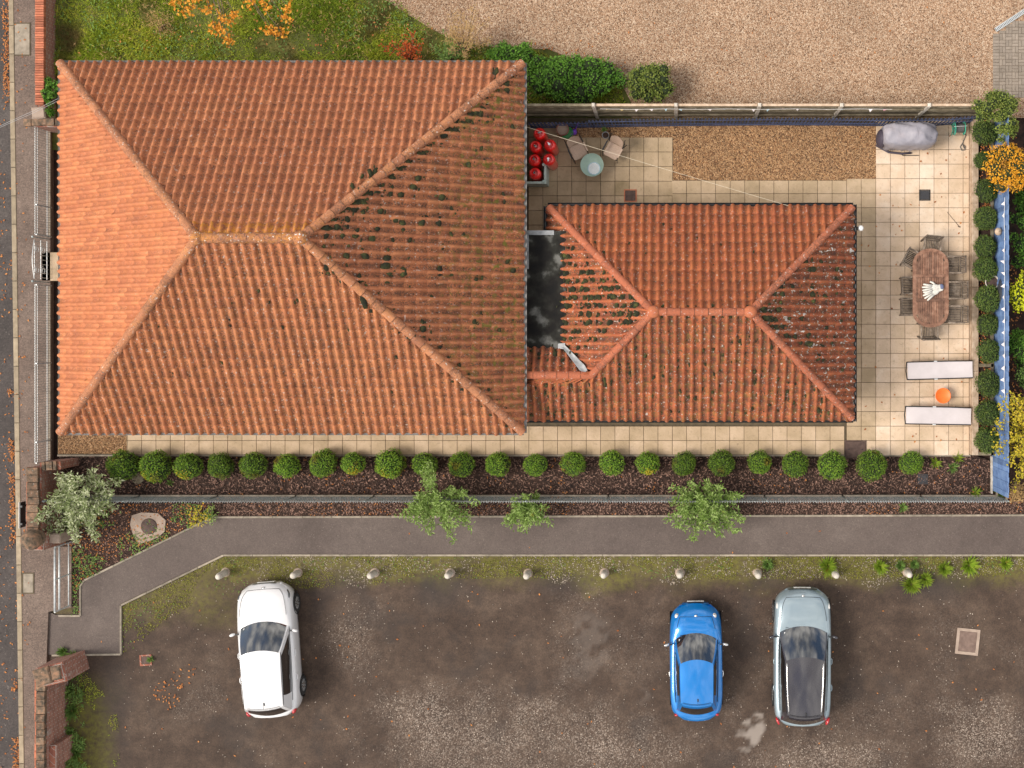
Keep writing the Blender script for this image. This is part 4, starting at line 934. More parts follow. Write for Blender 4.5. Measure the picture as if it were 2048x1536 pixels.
mb = MB(); mb.ell((x, y, 2.1), (.09, .09, .1), 0, 14, 10); mb.build('globe', mt['opal'], th, smooth=True)

# ------------------------------------------------------------------ planting
def usph(nq=10):
    V = []; F = []
    for ax in range(3):
        for sg in (-1, 1):
            b0 = len(V); g = np.linspace(-1, 1, nq)
            for a_ in g:
                for b_ in g:
                    p = [0, 0, 0]; p[ax] = sg; p[(ax + 1) % 3] = a_ * (sg if sg > 0 else 1); p[(ax + 2) % 3] = b_ * (1 if sg > 0 else 1); V.append(p)
            for i in range(nq - 1):
                for j in range(nq - 1): F.append([b0 + i * nq + j, b0 + (i + 1) * nq + j, b0 + (i + 1) * nq + j + 1, b0 + i * nq + j + 1])
    V = np.array(V, float); V /= np.linalg.norm(V, axis=1, keepdims=True); return V, np.array(F)
SPH = usph()
def rdir(n): d = RNG.normal(0, 1, (n, 3)); return d / np.linalg.norm(d, axis=1, keepdims=True)
def ball_variant(seed, nleaf=1500, leaf=0.125, name='box_ball', mat='box'):
    d = rdir(nleaf); d[:, 2] = np.where(d[:, 2] < -0.5, -d[:, 2], d[:, 2])
    bump = 1 + 0.05 * np.sin(d[:, 0] * 5 + seed) * np.cos(d[:, 1] * 4 + seed * 2) + 0.04 * np.sin(d[:, 2] * 7 + seed * 3)
    P = d * (bump * RNG.uniform(0.86, 1.02, nleaf))[:, None]
    D = d * RNG.uniform(0.1, 0.9, nleaf)[:, None] + rdir(nleaf) * 0.8
    V, F, r = leafset(P, D, d + rdir(nleaf) * 0.4, RNG.uniform(0.7, 1.3, nleaf) * leaf, RNG.uniform(0.45, 0.7, nleaf) * leaf)
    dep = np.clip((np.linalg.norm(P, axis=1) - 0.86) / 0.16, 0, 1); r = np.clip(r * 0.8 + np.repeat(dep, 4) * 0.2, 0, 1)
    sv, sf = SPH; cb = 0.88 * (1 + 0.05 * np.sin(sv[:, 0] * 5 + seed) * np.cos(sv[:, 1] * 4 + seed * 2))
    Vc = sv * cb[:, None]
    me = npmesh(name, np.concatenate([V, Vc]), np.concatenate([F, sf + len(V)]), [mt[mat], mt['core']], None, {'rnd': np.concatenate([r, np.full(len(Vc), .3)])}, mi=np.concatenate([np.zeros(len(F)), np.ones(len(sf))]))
    m_ = me.data; bpy.data.objects.remove(me); return m_
stem_mb = MB(); stem_mb.tube([(0, 0, 0), (0.01, 0, .25), (0, .01, .5)], [.03, .025, .02], 6)
ORD = ['first', 'second', 'third', 'fourth', 'fifth', 'sixth', 'seventh', 'eighth', 'ninth', 'tenth', 'eleventh', 'twelfth', 'thirteenth', 'fourteenth', 'fifteenth', 'sixteenth', 'seventeenth', 'eighteenth', 'nineteenth', 'twentieth', 'twenty-first', 'twenty-second', 'twenty-third']
def ball(px, py, rpx, var, label, group, z0=0.0, sq=1.0, name='box_ball', patch=None):
    r = rpx / PPM * 0.97; x, y = W(px, py, z0 + r * 0.9); th = thing(name, label, 'bush', (x, y, z0), random.uniform(0, 6.28), group)
    o = bpy.data.objects.new('foliage', var); C.objects.link(o); o.parent = th; o.location = (0, 0, r * 0.92); o.scale = (r * random.uniform(.94, 1.08), r * random.uniform(.92, 1.06), r * sq); o.rotation_euler = (random.gauss(0, .12), random.gauss(0, .12), 0)
    mb = MB(); mb.tube([(0, 0, 0), (.01, 0, r * .4), (0, .01, r * .8)], [.03, .026, .02], 6); mb.build('stem', mt['bark'], th)
    if patch:
        n = 110; a0 = RNG.normal(0, 1, (n, 3)) * .33 + np.array(patch); d = a0 / np.linalg.norm(a0, axis=1, keepdims=True); V, F, q = leafset(d * r * .98 + np.array([0, 0, r * .92]), d * .5 + rdir(n) * .6, d, .05, .03); npmesh('yellowed_patch', V, F, mt['yelgr'], th, {'rnd': q}, offset=(0, 0, 0), kind='stuff'); th.rotation_euler = (0, 0, 0)
    return th
bv = [ball_variant(i) for i in range(5)]
BX = [247, 312, 377, 441, 507, 574, 646, 707, 780, 850, 923, 996, 1071, 1146, 1224, 1296, 1368, 1443, 1519, 1590, 1664, 1743, 1822]
BY = [930, 933, 932, 931, 930, 931, 926, 926, 927, 928, 929, 928, 930, 927, 925, 926, 927, 926, 924, 928, 931, 930, 925]
BR = [30, 30, 27, 25, 27, 25, 27, 23, 28, 24, 26, 26, 24, 24, 26, 23, 24, 26, 25, 27, 28, 31, 25]
for i in range(23):
    lab = ('clipped green box ball in the mulch row, %s from the road' % ORD[i]) if i < 12 else ('clipped green box ball in the mulch row, %s from the blue fence' % ORD[22 - i])
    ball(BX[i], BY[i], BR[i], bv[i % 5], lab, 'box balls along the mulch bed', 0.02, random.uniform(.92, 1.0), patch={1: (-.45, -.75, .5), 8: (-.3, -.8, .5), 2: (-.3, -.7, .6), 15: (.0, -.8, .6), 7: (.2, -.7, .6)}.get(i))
bv2 = [ball_variant(i + 20, 1100, 0.15, 'planter_bush', 'box2') for i in range(3)]
PB = [(1968, 266, 21), (1966, 322, 17), (1971, 382, 19), (1970, 437, 21), (1970, 494, 19), (1970, 538, 21), (1977, 598, 23), (1975, 649, 20), (1978, 702, 20), (1976, 768, 22), (1975, 826, 23), (1975, 881, 22)]
PL = 'rounded dark green bush in the timber planter, %s from the %s end'
for i, (px, py, r) in enumerate(PB):
    ball(px, py, r * random.uniform(1.05, 1.2), bv2[i % 3], PL % (ORD[i], 'barbecue') if i < 6 else PL % (ORD[11 - i], 'mulch bed'), 'bushes in the timber planter', 0.32, random.uniform(.85, 1), 'planter_bush')

def branchy(name, label, cat, px, py, base_h, tips, mat, leaf=(0.10, 0.028), per=60, stemr=.018, group=None, z0=0.02, start=0.3, droop=0.05, spread=0.09):
    """shrub: stems from one root to each tip (px,py,height), leaves in whorls along them"""
    x, y = W(px, py); th = thing(name, label, cat, (x, y, z0), 0, group, world=True); sets = []; st = MB(); st.smooth = True
    for tp in tips:
        t = WV(*tp); b0 = Vector((x + random.gauss(0, .03), y + random.gauss(0, .03), z0)); mid = b0.lerp(t, 0.5) + Vector((random.gauss(0, .06), random.gauss(0, .06), t.z * 0.22))
        pts = [b0 * (1 - s_) ** 2 + mid * 2 * s_ * (1 - s_) + t * s_ ** 2 for s_ in [k / 6 for k in range(7)]]
        st.tube(pts, [stemr * (1 - .75 * k / 6) for k in range(7)], 5)
        n = per; s_ = RNG.uniform(start, 1.0, n) ** 0.8; b_, m_, t_ = (np.array(v) for v in (b0, mid, t))
        P = b_ * ((1 - s_) ** 2)[:, None] + m_ * (2 * s_ * (1 - s_))[:, None] + t_ * (s_ ** 2)[:, None]
        P = P + RNG.normal(0, spread, (n, 3)) * np.array([1, 1, .6]) * (1.1 - 0.5 * s_)[:, None]
        ax = (t_ - m_); ax = ax / np.linalg.norm(ax)
        D = ax[None] * 0.5 + rdir(n) * np.array([1, 1, .55]); U = np.array([0, 0, 1.0])[None] + rdir(n) * .35
        sets.append(leafset(P, D, U, RNG.uniform(.6, 1.25, n) * leaf[0], RNG.uniform(.7, 1.2, n) * leaf[1]))
    V, F, r = merge(sets); npmesh('crown', V, F, mt[mat], th, {'rnd': r}); st.build('stems', mt['bark'], th)
    return th
def star(px, py, r, n, h0, h1, ph=0.0, jit=.25, ry=None):
    out = []; ry = ry or r
    for k in range(n):
        a = ph + 2 * math.pi * (k + random.uniform(-.35, .35)) / n; q = random.uniform(.45, 1.05) if k % 3 else random.uniform(.15, .5)
        out.append((px + math.cos(a) * r * q, py + math.sin(a) * ry * q, random.uniform(h0, h1) * (1.15 - .35 * q)))
    return out
branchy('silver_shrub', 'large white-felted silver shrub overgrowing the brick wall by the pavement', 'shrub', 168, 985, 0,
        star(150, 1018, 82, 30, 1.3, 2.0, ry=70) + [(240, 962, 1.2), (228, 985, 1.3), (120, 952, 1.5), (140, 950, 1.6), (188, 940, 1.3), (235, 1015, 1.2), (200, 955, 1.2), (75, 1040, 1.5), (150, 1080, 1.5), (190, 1075, 1.4)], 'silver2', (0.13, 0.042), 85, start=.4)
branchy('silver_shrub', 'tall grey-green shrub leaning over the path, left of the three along it', 'shrub', 872, 996, 0,
        star(868, 1018, 72, 26, 1.2, 1.9, ry=48) + [(855, 925, 1.5), (848, 945, 1.6), (866, 955, 1.6), (930, 985, 1.3), (958, 1005, 1.2), (945, 1055, 1.2), (905, 1080, 1.3), (800, 1030, 1.3), (860, 935, 1.5)], 'silver', (0.12, 0.036), 100, start=.35)
branchy('silver_shrub', 'small grey-green shrub at the path edge, middle and smallest of three', 'shrub', 1056, 1012, 0, star(1055, 1028, 40, 17, .8, 1.3, ry=36) + [(1010, 1045, .8), (1098, 1045, .9), (1050, 995, 1.0)], 'silver', (0.12, 0.036), 95, start=.3)
branchy('silver_shrub', 'broad green shrub with yellow tips over the path, right of the three', 'shrub', 1412, 1000, 0,
        star(1408, 1022, 76, 28, 1.1, 1.8, ry=44) + [(1345, 975, 1.4), (1380, 965, 1.3), (1480, 990, 1.3), (1485, 1040, 1.2), (1385, 1080, .9), (1335, 1040, 1.2), (1475, 1065, 1.2), (1440, 1068, 1.3), (1415, 968, 1.2), (1440, 972, 1.2)], 'silver', (0.125, 0.038), 105, start=.35)
branchy('plant', 'low plant with pale yellow leaves where the path bends', 'plant', 395, 1035, 0, star(398, 1034, 26, 12, .3, .5), 'yelgr', (.10, .03), 12)
branchy('plant', 'silvery rosette plant at the bend of the path', 'plant', 420, 1030, 0, star(420, 1030, 14, 10, .25, .4), 'silver', (.11, .03), 14)

def bush(name, label, cat, px, py, h, rx, ry, mat, n=1800, leaf=(.07, .045), group=None, z0=0.0, clumps=26, rz=None, core=True, trunk=True, low=0.15):
    """leafy mass: leaves on overlapping clumps through an ellipsoid"""
    zc = z0 + h * 0.55; x, y = W(px, py, zc); rxm, rym = rx / PPM, ry / PPM; rzm = rz or h * 0.5
    th = thing(name, label, cat, (x, y, z0), 0, group, world=True)
    cd = rdir(clumps); cd[:, 2] = np.abs(cd[:, 2]) * 0.9 - low
    cc = cd * RNG.uniform(.45, .8, clumps)[:, None] * np.array([rxm, rym, rzm]) + np.array([x, y, zc]); cr = RNG.uniform(.22, .42, clumps) * min(rxm, rym)
    ci = RNG.integers(0, clumps, n); d = rdir(n); d[:, 2] = np.where(d[:, 2] < -.3, -d[:, 2], d[:, 2])
    P = cc[ci] + d * (cr[ci] * RNG.uniform(.6, 1.05, n))[:, None]
    D = d * .5 + rdir(n) * .8; V, F, r = leafset(P, D, d + np.array([0, 0, .5]), RNG.uniform(.6, 1.3, n) * leaf[0], RNG.uniform(.7, 1.2, n) * leaf[1])
    npmesh('crown', V, F, mt[mat], th, {'rnd': r})
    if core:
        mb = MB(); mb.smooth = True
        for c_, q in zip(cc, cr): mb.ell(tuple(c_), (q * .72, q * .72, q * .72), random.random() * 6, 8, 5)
        mb.build('shadow_core', mt['core'], th, kind='stuff')  # dark blobs painted as the shade inside the crown
    if trunk:
        mb = MB()
        for k in range(5): q = cc[k % clumps]; mb.tube([(x, y, z0), (x * .6 + q[0] * .4, y * .6 + q[1] * .4, z0 + (q[2] - z0) * .6), tuple(q)], [.04, .025, .01], 6)
        mb.build('stems', mt['bark'], th)
    return th
# behind the house and fence
bush('hedge', 'dense green hedge mass between the large house and the gravel yard', 'hedge', 1150, 158, 1.0, 112, 50, 'green', 9000, (.08, .055), clumps=120, z0=0.0)
bush('hedge', 'dark green bush at the back corner of the large house roof', 'hedge', 1030, 118, 1.0, 75, 34, 'green', 4200, (.08, .055), clumps=60)
bush('hedge', 'dark green bush squeezed between roof and wall near the road', 'hedge', 106, 190, 1.0, 18, 55, 'green', 1300, (.07, .05), clumps=20)
bush('bush', 'round yellow-green bush at the edge of the gravel yard against the fence', 'bush', 1305, 166, 1.2, 62, 40, 'ivy', 3600, (.07, .045), clumps=40)
bush('ivy_clump', 'bright ivy clump spilling over the corner of the blue fence', 'ivy', 1990, 215, 1.4, 52, 36, 'ivy', 2600, (.065, .045), clumps=30, z0=.9, rz=.45)
bush('ivy_clump', 'trailing ivy hanging down the blue fence below the corner', 'ivy', 2012, 262, 1.0, 24, 32, 'ivy', 800, (.065, .045), clumps=14, z0=1.0, rz=.5)
bush('autumn_shrub', 'glowing orange-yellow autumn shrub behind the blue fence', 'shrub', 2018, 338, 2.3, 52, 48, 'yellow', 5200, (.085, .04), clumps=60, z0=.3, rz=.7)
bush('lime_shrub', 'vivid lime yellow shrub behind the blue fence', 'shrub', 2060, 588, 2.0, 45, 44, 'lime', 2200, (.08, .06), clumps=34, z0=.2, rz=.7)
bush('bush', 'dark green bush below the lime shrub behind the blue fence', 'bush', 2040, 690, 1.5, 34, 45, 'green', 1800, (.08, .05), clumps=26)
bush('bush', 'dark bush in shade behind the blue fence above the lime shrub', 'bush', 2045, 480, 1.2, 34, 70, 'green', 1500, (.08, .05), clumps=26)
bush('bush', 'dark evergreen bush low behind the blue fence under the ivy corner', 'bush', 2050, 400, 1.0, 30, 40, 'green', 1300, (.08, .05), clumps=24)
bush('bush', 'green bush at the frame edge behind the sun loungers', 'bush', 2048, 752, 1.5, 30, 30, 'weed', 900, (.08, .05), clumps=18)
branchy('autumn_shrub', 'loose twiggy shrub with yellow leaves behind the lower blue fence', 'shrub', 2062, 860, 0, star(2048, 860, 62, 38, 1.6, 2.5, ry=105) + [(1995, 812, 2.3), (2010, 805, 2.3), (2020, 930, 1.9), (2025, 980, 1.6), (2015, 880, 2.0), (2030, 800, 2.2)], 'yelgr', (.08, .06), 55, start=.4, spread=.11)
branchy('shrub', 'pale feathery shrub at the foot of the blue fence corner', 'shrub', 2034, 985, 0, star(2034, 985, 20, 12, .8, 1.2), 'tanleaf', (.08, .03), 40)
# lawn and its plants
LAWN = [(113, -20), (770, -20), (850, 46), (905, 74), (1000, 92), (1060, 96), (1150, 128), (1245, 165), (1250, 225), (1040, 225), (1040, 120), (700, 150), (113, 150)]
x, y = rand_in(pw(LAWN), 75000); n = len(x)
dn = 0.35 + 0.65 * sstep(.3, .6, fbm(x, y, 1.2, 4, 50)); k = RNG.uniform(0, 1, n) < dn; x = x[k]; y = y[k]; n = len(x)
D = rdir(n); D[:, 2] = np.abs(D[:, 2]) * .7 + .25; hgt = 0.5 + 1.3 * sstep(.3, .75, fbm(x, y, 1.1, 3, 51))
V, F, r = leafset(np.stack([x, y, np.zeros(n)], 1), D, rdir(n), RNG.uniform(.08, .19, n) * hgt, RNG.uniform(.014, .028, n), rnd=np.clip(fbm(x, y, 1.0, 4, 52) * 1.1 - .1 + RNG.normal(0, .2, n), 0, 1))
npmesh('grass', V, F, mt['grass'], None, {'rnd': r}, label='rough green grass of the lawn behind the large house', cat='grass', kind='stuff')
for nm, lab, m_, num, lf in (('lawn_weeds', 'broad-leaved green weeds scattered through the lawn', 'weed', 5200, (.10, .045)), ('dry_stalks', 'dry straw-coloured stalks among the lawn', 'tanleaf', 3000, (.14, .02))):
    x, y = rand_in(pw(LAWN), num); n = len(x); k = fbm(x, y, .9, 3, 60 + num) > .5; x = x[k]; y = y[k]; n = len(x); D = rdir(n); D[:, 2] = np.abs(D[:, 2]) * .4
    V, F, r = leafset(np.stack([x, y, RNG.uniform(.04, .16, n)], 1), D, np.array([0, 0, 1.]) + rdir(n) * .3, RNG.uniform(.6, 1.2, n) * lf[0], lf[1]); npmesh(nm, V, F, mt[m_], None, {'rnd': r}, label=lab, cat='weeds', kind='stuff')
bush('dead_bush', 'brown dying bush in the lawn under the orange branches', 'bush', 318, 52, .4, 40, 34, 'tanleaf', 420, (.10, .018), clumps=14, core=False)
branchy('red_shrub', 'small shrub with rust red leaves close to the roof edge', 'shrub', 825, 118, 0, star(815, 95, 48, 14, .7, 1.1, ry=32), 'redleaf', (.09, .05), 24)
branchy('feather_shrub', 'tall feathery tan shrub straggling onto the gravel yard', 'shrub', 930, 105, 0, star(930, 58, 60, 20, 1.2, 2.0, ry=52), 'tanleaf', (.11, .018), 62, start=.35, spread=.11)
branchy('feather_shrub', 'thin green shrub beside the feathery tan one', 'shrub', 905, 120, 0, star(895, 100, 40, 14, .6, 1.0, ry=26), 'weed', (.09, .035), 40)
# tree whose branches hang in from above the frame
tx, ty = W(470, -150); tree = thing('autumn_tree', 'autumn tree whose orange leaf tips hang in over the lawn', 'tree', (tx, ty, 0), 0, world=True)
mb = MB(); mb.smooth = True; mb.tube([(tx, ty, 0), (tx + .05, ty, 1.5), (tx, ty - .1, 3.2), (tx, ty, 4.6)], [.16, .13, .10, .05], 10); mb.build('trunk', mt['bark'], tree)
sets = []; lb = MB(); lb.smooth = True
for tp in [(352, 6, 3.4), (372, 22, 3.3), (385, 12, 3.4), (418, 18, 3.2), (450, 40, 3.1), (446, 62, 3.0), (458, 82, 2.9), (430, 55, 2.9), (532, 12, 3.3), (548, 60, 3.0), (570, 35, 3.1), (576, 12, 3.2), (500, 5, 3.4), (520, -10, 3.5), (400, -5, 3.4), (470, 30, 3.1), (540, 58, 3.0), (566, 68, 2.9)]:
    t = WV(*tp); b0 = Vector((tx, ty, random.uniform(2.6, 4.2))); mid = b0.lerp(t, .55) + Vector((random.gauss(0, .2), random.gauss(0, .2), .5)); pts = [b0 * (1 - s_) ** 2 + mid * 2 * s_ * (1 - s_) + t * s_ ** 2 for s_ in [k / 7 for k in range(8)]]
    lb.tube(pts, [.035 * (1 - .8 * k / 7) for k in range(8)], 5); n = 26
    P = np.array(t)[None] + RNG.normal(0, .085, (n, 3)); sets.append(leafset(P, rdir(n), np.array([0, 0, 1.]) + rdir(n) * .5, RNG.uniform(.08, .14, n), RNG.uniform(.06, .09, n)))
n = 2600; d = rdir(n); P = np.array([tx, ty + .6, 4.3])[None] + d * np.array([2.6, 1.3, 1.1]) * RNG.uniform(.5, 1, n)[:, None]; P = P[P[:, 1] > W(0, -12, 4)[1]]; n = len(P)
sets.append(leafset(P, rdir(n), np.array([0, 0, 1.]) + rdir(n) * .5, RNG.uniform(.08, .14, n), RNG.uniform(.06, .09, n)))
V, F, r = merge(sets); npmesh('crown', V, F, mt['orange'], tree, {'rnd': r}); lb.build('branches', mt['bark'], tree)
# verge tufts and weeds
def tuft(px, py, rpx, mat, label, n=240, wdt=.032, name='grass_tuft', group=None, z0=.02):
    x, y = W(px, py); th = thing(name, label, 'plant', (x, y, z0), 0, group, world=True); r_ = rpx / PPM
    a = RNG.uniform(0, 2 * np.pi, n); P = np.stack([x + np.cos(a) * r_ * .12 * RNG.uniform(0, 1.5, n), y + np.sin(a) * r_ * .12 * RNG.uniform(0, 1.5, n), np.full(n, z0)], 1)
    D = np.stack([np.cos(a), np.sin(a), RNG.uniform(.25, 2.2, n)], 1); V, F, r = leafset(P, D, np.array([[0, 0, 1.]]) + rdir(n) * .3, RNG.uniform(.5, 1.15, n) * r_ * .98, wdt); npmesh('blades', V, F, mt[mat], th, {'rnd': r})
    mb = MB(); mb.ell((x, y, z0 + .01), (r_ * .16, r_ * .16, .03), 0, 8, 4); mb.build('crown_base', mt['mossg'], th)
    return th
for px, py, r, lab in ((1656, 1132, 25, 'lime green grass tuft behind the bollard above the silver car'), (1760, 1132, 19, 'orange-tinged green tuft midway between two bollards on the verge'), (1888, 1136, 19, 'green tuft with orange tips left of the largest tuft'), (1937, 1130, 25, 'largest bright green tuft on the verge near the right edge'), (1800, 1130, 13, 'small green tuft just above the last bollard'), (1828, 1128, 12, 'small green tuft right above the last bollard'), (1822, 1168, 27, 'spreading green tuft just below the last bollard'), (1850, 1158, 18, 'green tuft right of the last bollard'), (2010, 1126, 16, 'flat green tuft at the far right of the verge'), (1535, 1128, 14, 'dull green tuft above the bollard left of the silver car')):
    tuft(px, py, r, 'bright' if r > 14 else 'weed', lab, group='tufts on the verge')
for px, py, r, lab in ((150, 1315, 24, 'dark spiky fern at the top of the ruined wall'), (128, 1302, 14, 'small weed at the path corner by the ruined wall'), (150, 1345, 20, 'leafy weed just below the fern on the wall foot'), (138, 1380, 20, 'green weed against the ruined wall, upper of four'), (145, 1420, 24, 'grey-green weed against the ruined wall, second of four'), (140, 1465, 22, 'green weed against the ruined wall, third of four'), (150, 1505, 24, 'green weed against the ruined wall, lowest of four')):
    tuft(px, py, r, 'weed', lab, 120, .04, 'weed_plant', 'weeds along the ruined wall')
for px, py, r, lab in ((2000, 985, 16, 'green weed in the mulch corner by the blue fence'), (1950, 985, 15, 'fresh green weed at the wire fence near the blue fence'), (1806, 1014, 14, 'green weed in the mulch strip below the wire fence'), (1870, 925, 18, 'yellowing weed beside the last box ball'), (1905, 935, 16, 'pale weed in the mulch right of the last box ball'), (1915, 915, 15, 'low yellow-green weed along the patio edge'), (342, 965, 9, 'tiny weed in the mulch between two box balls'), (1210, 262, 8, 'small green plant growing in the grey pot on the gravel strip')):
    tuft(px, py, r, 'bright' if 'yellow' in lab or 'fresh' in lab else 'weed', lab, 60, .025, 'weed_plant', z0=.24 if 'pot' in lab else .02)
# planted triangle beside the path, ground cover
TRI = [(126, 1096), (126, 1005), (430, 1005), (428, 1034), (402, 1045), (170, 1158), (161, 1170), (161, 1228), (146, 1228), (146, 1096)]
tri = sheet('planting_bed', TRI, 0.028, mt['soil'])
x, y = rand_in(pw(TRI), 7000); n = len(x)
octas(np.stack([x, y, np.full(n, .035)], 1), np.stack([RNG.uniform(.01, .04, n), RNG.uniform(.008, .02, n), np.full(n, .008)], 1), 'bark_chips', mt['chip'], tri, kind='stuff')
def cover(poly, n, mat, name, label, leaf=(.07, .035), thr=.5, seed=1, zz=(.03, .09), sc=1.1, parent=None):
    x, y = rand_in(pw(poly), n); k = fbm(x, y, sc, 4, seed) > thr; x = x[k]; y = y[k]; n = len(x); D = rdir(n); D[:, 2] = np.abs(D[:, 2]) * .5
    V, F, r = leafset(np.stack([x, y, RNG.uniform(*zz, n)], 1), D, np.array([0, 0, 1.]) + rdir(n) * .35, RNG.uniform(.6, 1.3, n) * leaf[0], RNG.uniform(.7, 1.2, n) * leaf[1]); return npmesh(name, V, F, mt[mat], parent, {'rnd': r}, label=label, cat='ground cover', kind='stuff')
cover(TRI, 6500, 'weed', 'ground_cover', 'green weeds covering the bed beside the bend of the path', seed=5, thr=.47)
cover(TRI, 1600, 'fallen', 'fallen_leaves', 'brown fallen leaves in the bed beside the bend of the path', (.06, .04), .4, 9)
VER = [(246, 1306), (246, 1212), (450, 1113), (2060, 1113), (2060, 1150), (1700, 1158), (900, 1156), (560, 1180), (420, 1190), (330, 1240), (262, 1300)]
verge = cover(VER, 46000, 'vgrass', 'verge_grass', 'mossy short grass of the verge between path and car park', (.05, .02), .45, 33, (.005, .03), .9)
cover(VER, 5200, 'weed', 'verge_weeds', 'small weeds growing in the mossy verge', (.06, .03), .56, 35, (.01, .05), 1.4)
cover([(134, 1338), (168, 1330), (176, 1545), (134, 1545)], 2000, 'weed', 'wall_weeds', 'leafy weeds crowding the foot of the ruined wall', (.10, .04), .5, 91, (.03, .22), 1.6)
cover([(150, 1320), (235, 1420), (240, 1545), (140, 1545)], 4200, 'grass', 'mossy_grass', 'moss and short grass along the foot of the ruined wall', (.05, .018), .42, 37, (.0, .03), 1.2)
cover(BED, 800, 'fallen', 'fallen_leaves', 'scattered brown leaves on the mulch bed', (.06, .04), .55, 40, (.05, .06))
cover([(1952, 240), (1996, 240), (1996, 905), (1952, 905)], 1400, 'fallen', 'fallen_leaves', 'red-brown leaves lying in the timber planter', (.06, .045), .35, 47, (.33, .35))
cover([(2016, 230), (2120, 230), (2120, 1010), (2016, 1010)], 2600, 'fallen', 'fallen_leaves', 'orange leaves on the dark soil behind the blue fence', (.06, .05), .5, 49, (.0, .03))
cover(STRIP, 700, 'fallen', 'fallen_leaves', 'orange-brown leaves in the strip along the path', (.05, .035), .5, 43, (.04, .05))
RL = [(-5, -5), (KX(0) - 1, -5), (KX(1536) - 1, 1540), (-5, 1540)]
x, y = rand_in(pw([(KX(0) - 15, -5), (KX(0) - 1, -5), (KX(1536) - 1, 1540), (KX(1536) - 15, 1540)]), 5200); k = fbm(x * 0, y, .55, 4, 71) > .52; x = x[k]; y = y[k]; n = len(x); D = rdir(n); D[:, 2] *= .25
V, F, r = leafset(np.stack([x, y, RNG.uniform(.01, .05, n)], 1), D, np.array([0, 0, 1.]) + rdir(n) * .4, RNG.uniform(.05, .1, n), RNG.uniform(.03, .055, n)); npmesh('gutter_leaves', V, F, mt['fallen'], None, {'rnd': r}, label='drift of rust brown leaves in the gutter of the road', cat='leaves', kind='stuff')
sets = []
for poly, num, z in ((RL, 240, .012), ([(300, 1370), (400, 1320), (350, 1425), (310, 1410)], 130, .02), ([(60, 0), (65, 1500), (40, 1500), (30, 0)], 110, .11), ([(250, 1180), (2050, 1180), (2050, 1536), (250, 1536)], 90, .015), ([(120, 1230), (600, 1050), (2040, 1040), (2040, 1105), (450, 1105), (180, 1300)], 30, .045), ([(1720, 250), (1935, 250), (1935, 900), (1720, 900)], 70, .095), ([(500, 10), (900, 60), (700, 110), (150, 110)], 150, .14), ([(1060, 90), (1250, 160), (1250, 130), (1100, 80)], 160, .05), ([(900, 60), (1960, 10), (1960, 200), (1300, 190)], 60, .045)):
    x, y = rand_in(pw(poly), num); n = len(x); D = rdir(n); D[:, 2] *= .15; sets.append(leafset(np.stack([x, y, np.full(n, z)], 1), D, np.array([0, 0, 1.]) + rdir(n) * .25, RNG.uniform(.05, .10, n), RNG.uniform(.03, .06, n)))
V, F, r = merge(sets); npmesh('fallen_leaves', V, F, mt['fallen'], None, {'rnd': r}, label='single orange leaves blown over road, path, patio and car park', cat='leaves', kind='stuff')

# ------------------------------------------------------------------ walls, fences, rails
def brick_run(parent, x0, y0, x1, y1, z, wd, pitch=.075, hgt=.11, mat='brick', name='coping_brick', jit=.006):
    a = Vector((x0, y0, 0)); b_ = Vector((x1, y1, 0)); n = int((b_ - a).length / pitch); d = (b_ - a).normalized()
    for i in range(n):
        p = a + d * (pitch * (i + .5)); mb = MB(); mb.cur = random.random(); mb.box((p.x + random.gauss(0, jit * .5), p.y, z + hgt / 2 + random.uniform(-jit, jit) * .5), (pitch - .012, wd + random.uniform(-jit, jit), hgt), math.atan2(d.y, d.x) + random.gauss(0, .01), .008); mb.build(name, mt[mat], parent)
H1 = .72; xa, ya = W(79, -40, H1); xb, yb = W(79, 212, H1)
wl = thing('garden_wall', 'low garden wall topped with red bricks on edge beside the lawn', 'wall', (xa, (ya + yb) / 2, 0), world=True)
mb = MB(); mb.box((xa, (ya + yb) / 2, H1 / 2 - .05), (.22, ya - yb, H1 - .1)); mb.build('brickwork', mt['oldbrick'], wl)
brick_run(wl, xa, ya, xb, yb, H1 - .1, .27)
mb = MB(); px_, py_ = W(76, 225, .6); mb.box((px_, py_, .3), (.42, .36, .6), .1, .04); mb.build('end_pier', mt['conc'], wl)
H2 = 1.15; xa, ya = W(46, 245, H2); xb, yb = W(124, 243, H2)
wl = thing('boundary_wall', 'short mossy old brick wall running from pavement to the large house', 'wall', ((xa + xb) / 2, ya, 0), world=True)
mb = MB(); mb.box(((xa + xb) / 2 + .35, ya, H2 / 2 - .06), (xb - xa + .1, .22, H2 - .12)); mb.build('brickwork', mt['oldbrick'], wl)
brick_run(wl, xa, ya, xb + .3, yb, H2 - .12, .2, .24, .12, 'brickold', 'coping_stone', .02)
H3 = 1.3; xa, ya = W(68, 935, H3); xb, yb = W(68, 1078, H3)
wl = thing('boundary_wall', 'old brick wall under the silver shrub beside the pavement', 'wall', (xa, (ya + yb) / 2, 0), world=True)
mb = MB(); mb.box((xa, (ya + yb) / 2, H3 / 2 - .06), (.30, ya - yb, H3 - .12)); mb.build('brickwork', mt['oldbrick'], wl)
mb = MB(); mb.box((xa + .38, ya + .02, H3 / 2 - .1), (.62, .24, H3 - .2), .06); mb.build('return_wall', mt['oldbrick'], wl)
brick_run(wl, xa - .05, ya, xa - .05, yb, H3 - .12, .34, .225, .12, 'brickold', 'coping_stone', .02)
brick_run(wl, xa - .24, ya, xa - .24, yb, H3 - .2, .1, .225, .1, 'brick', 'edge_brick', .01)
brick_run(wl, xa + .16, ya + .02, xa + .68, ya + .05, H3 - .2, .26, .11, .08, 'brickold', 'coping_stone', .01)
px_, py_ = W(70, 1084, 1.3); mb = MB(); mb.box((px_, py_, .66), (.5, .5, 1.32), 0, .05); pier = mb.build('gate_pier', mt['oldbrick'], wl)
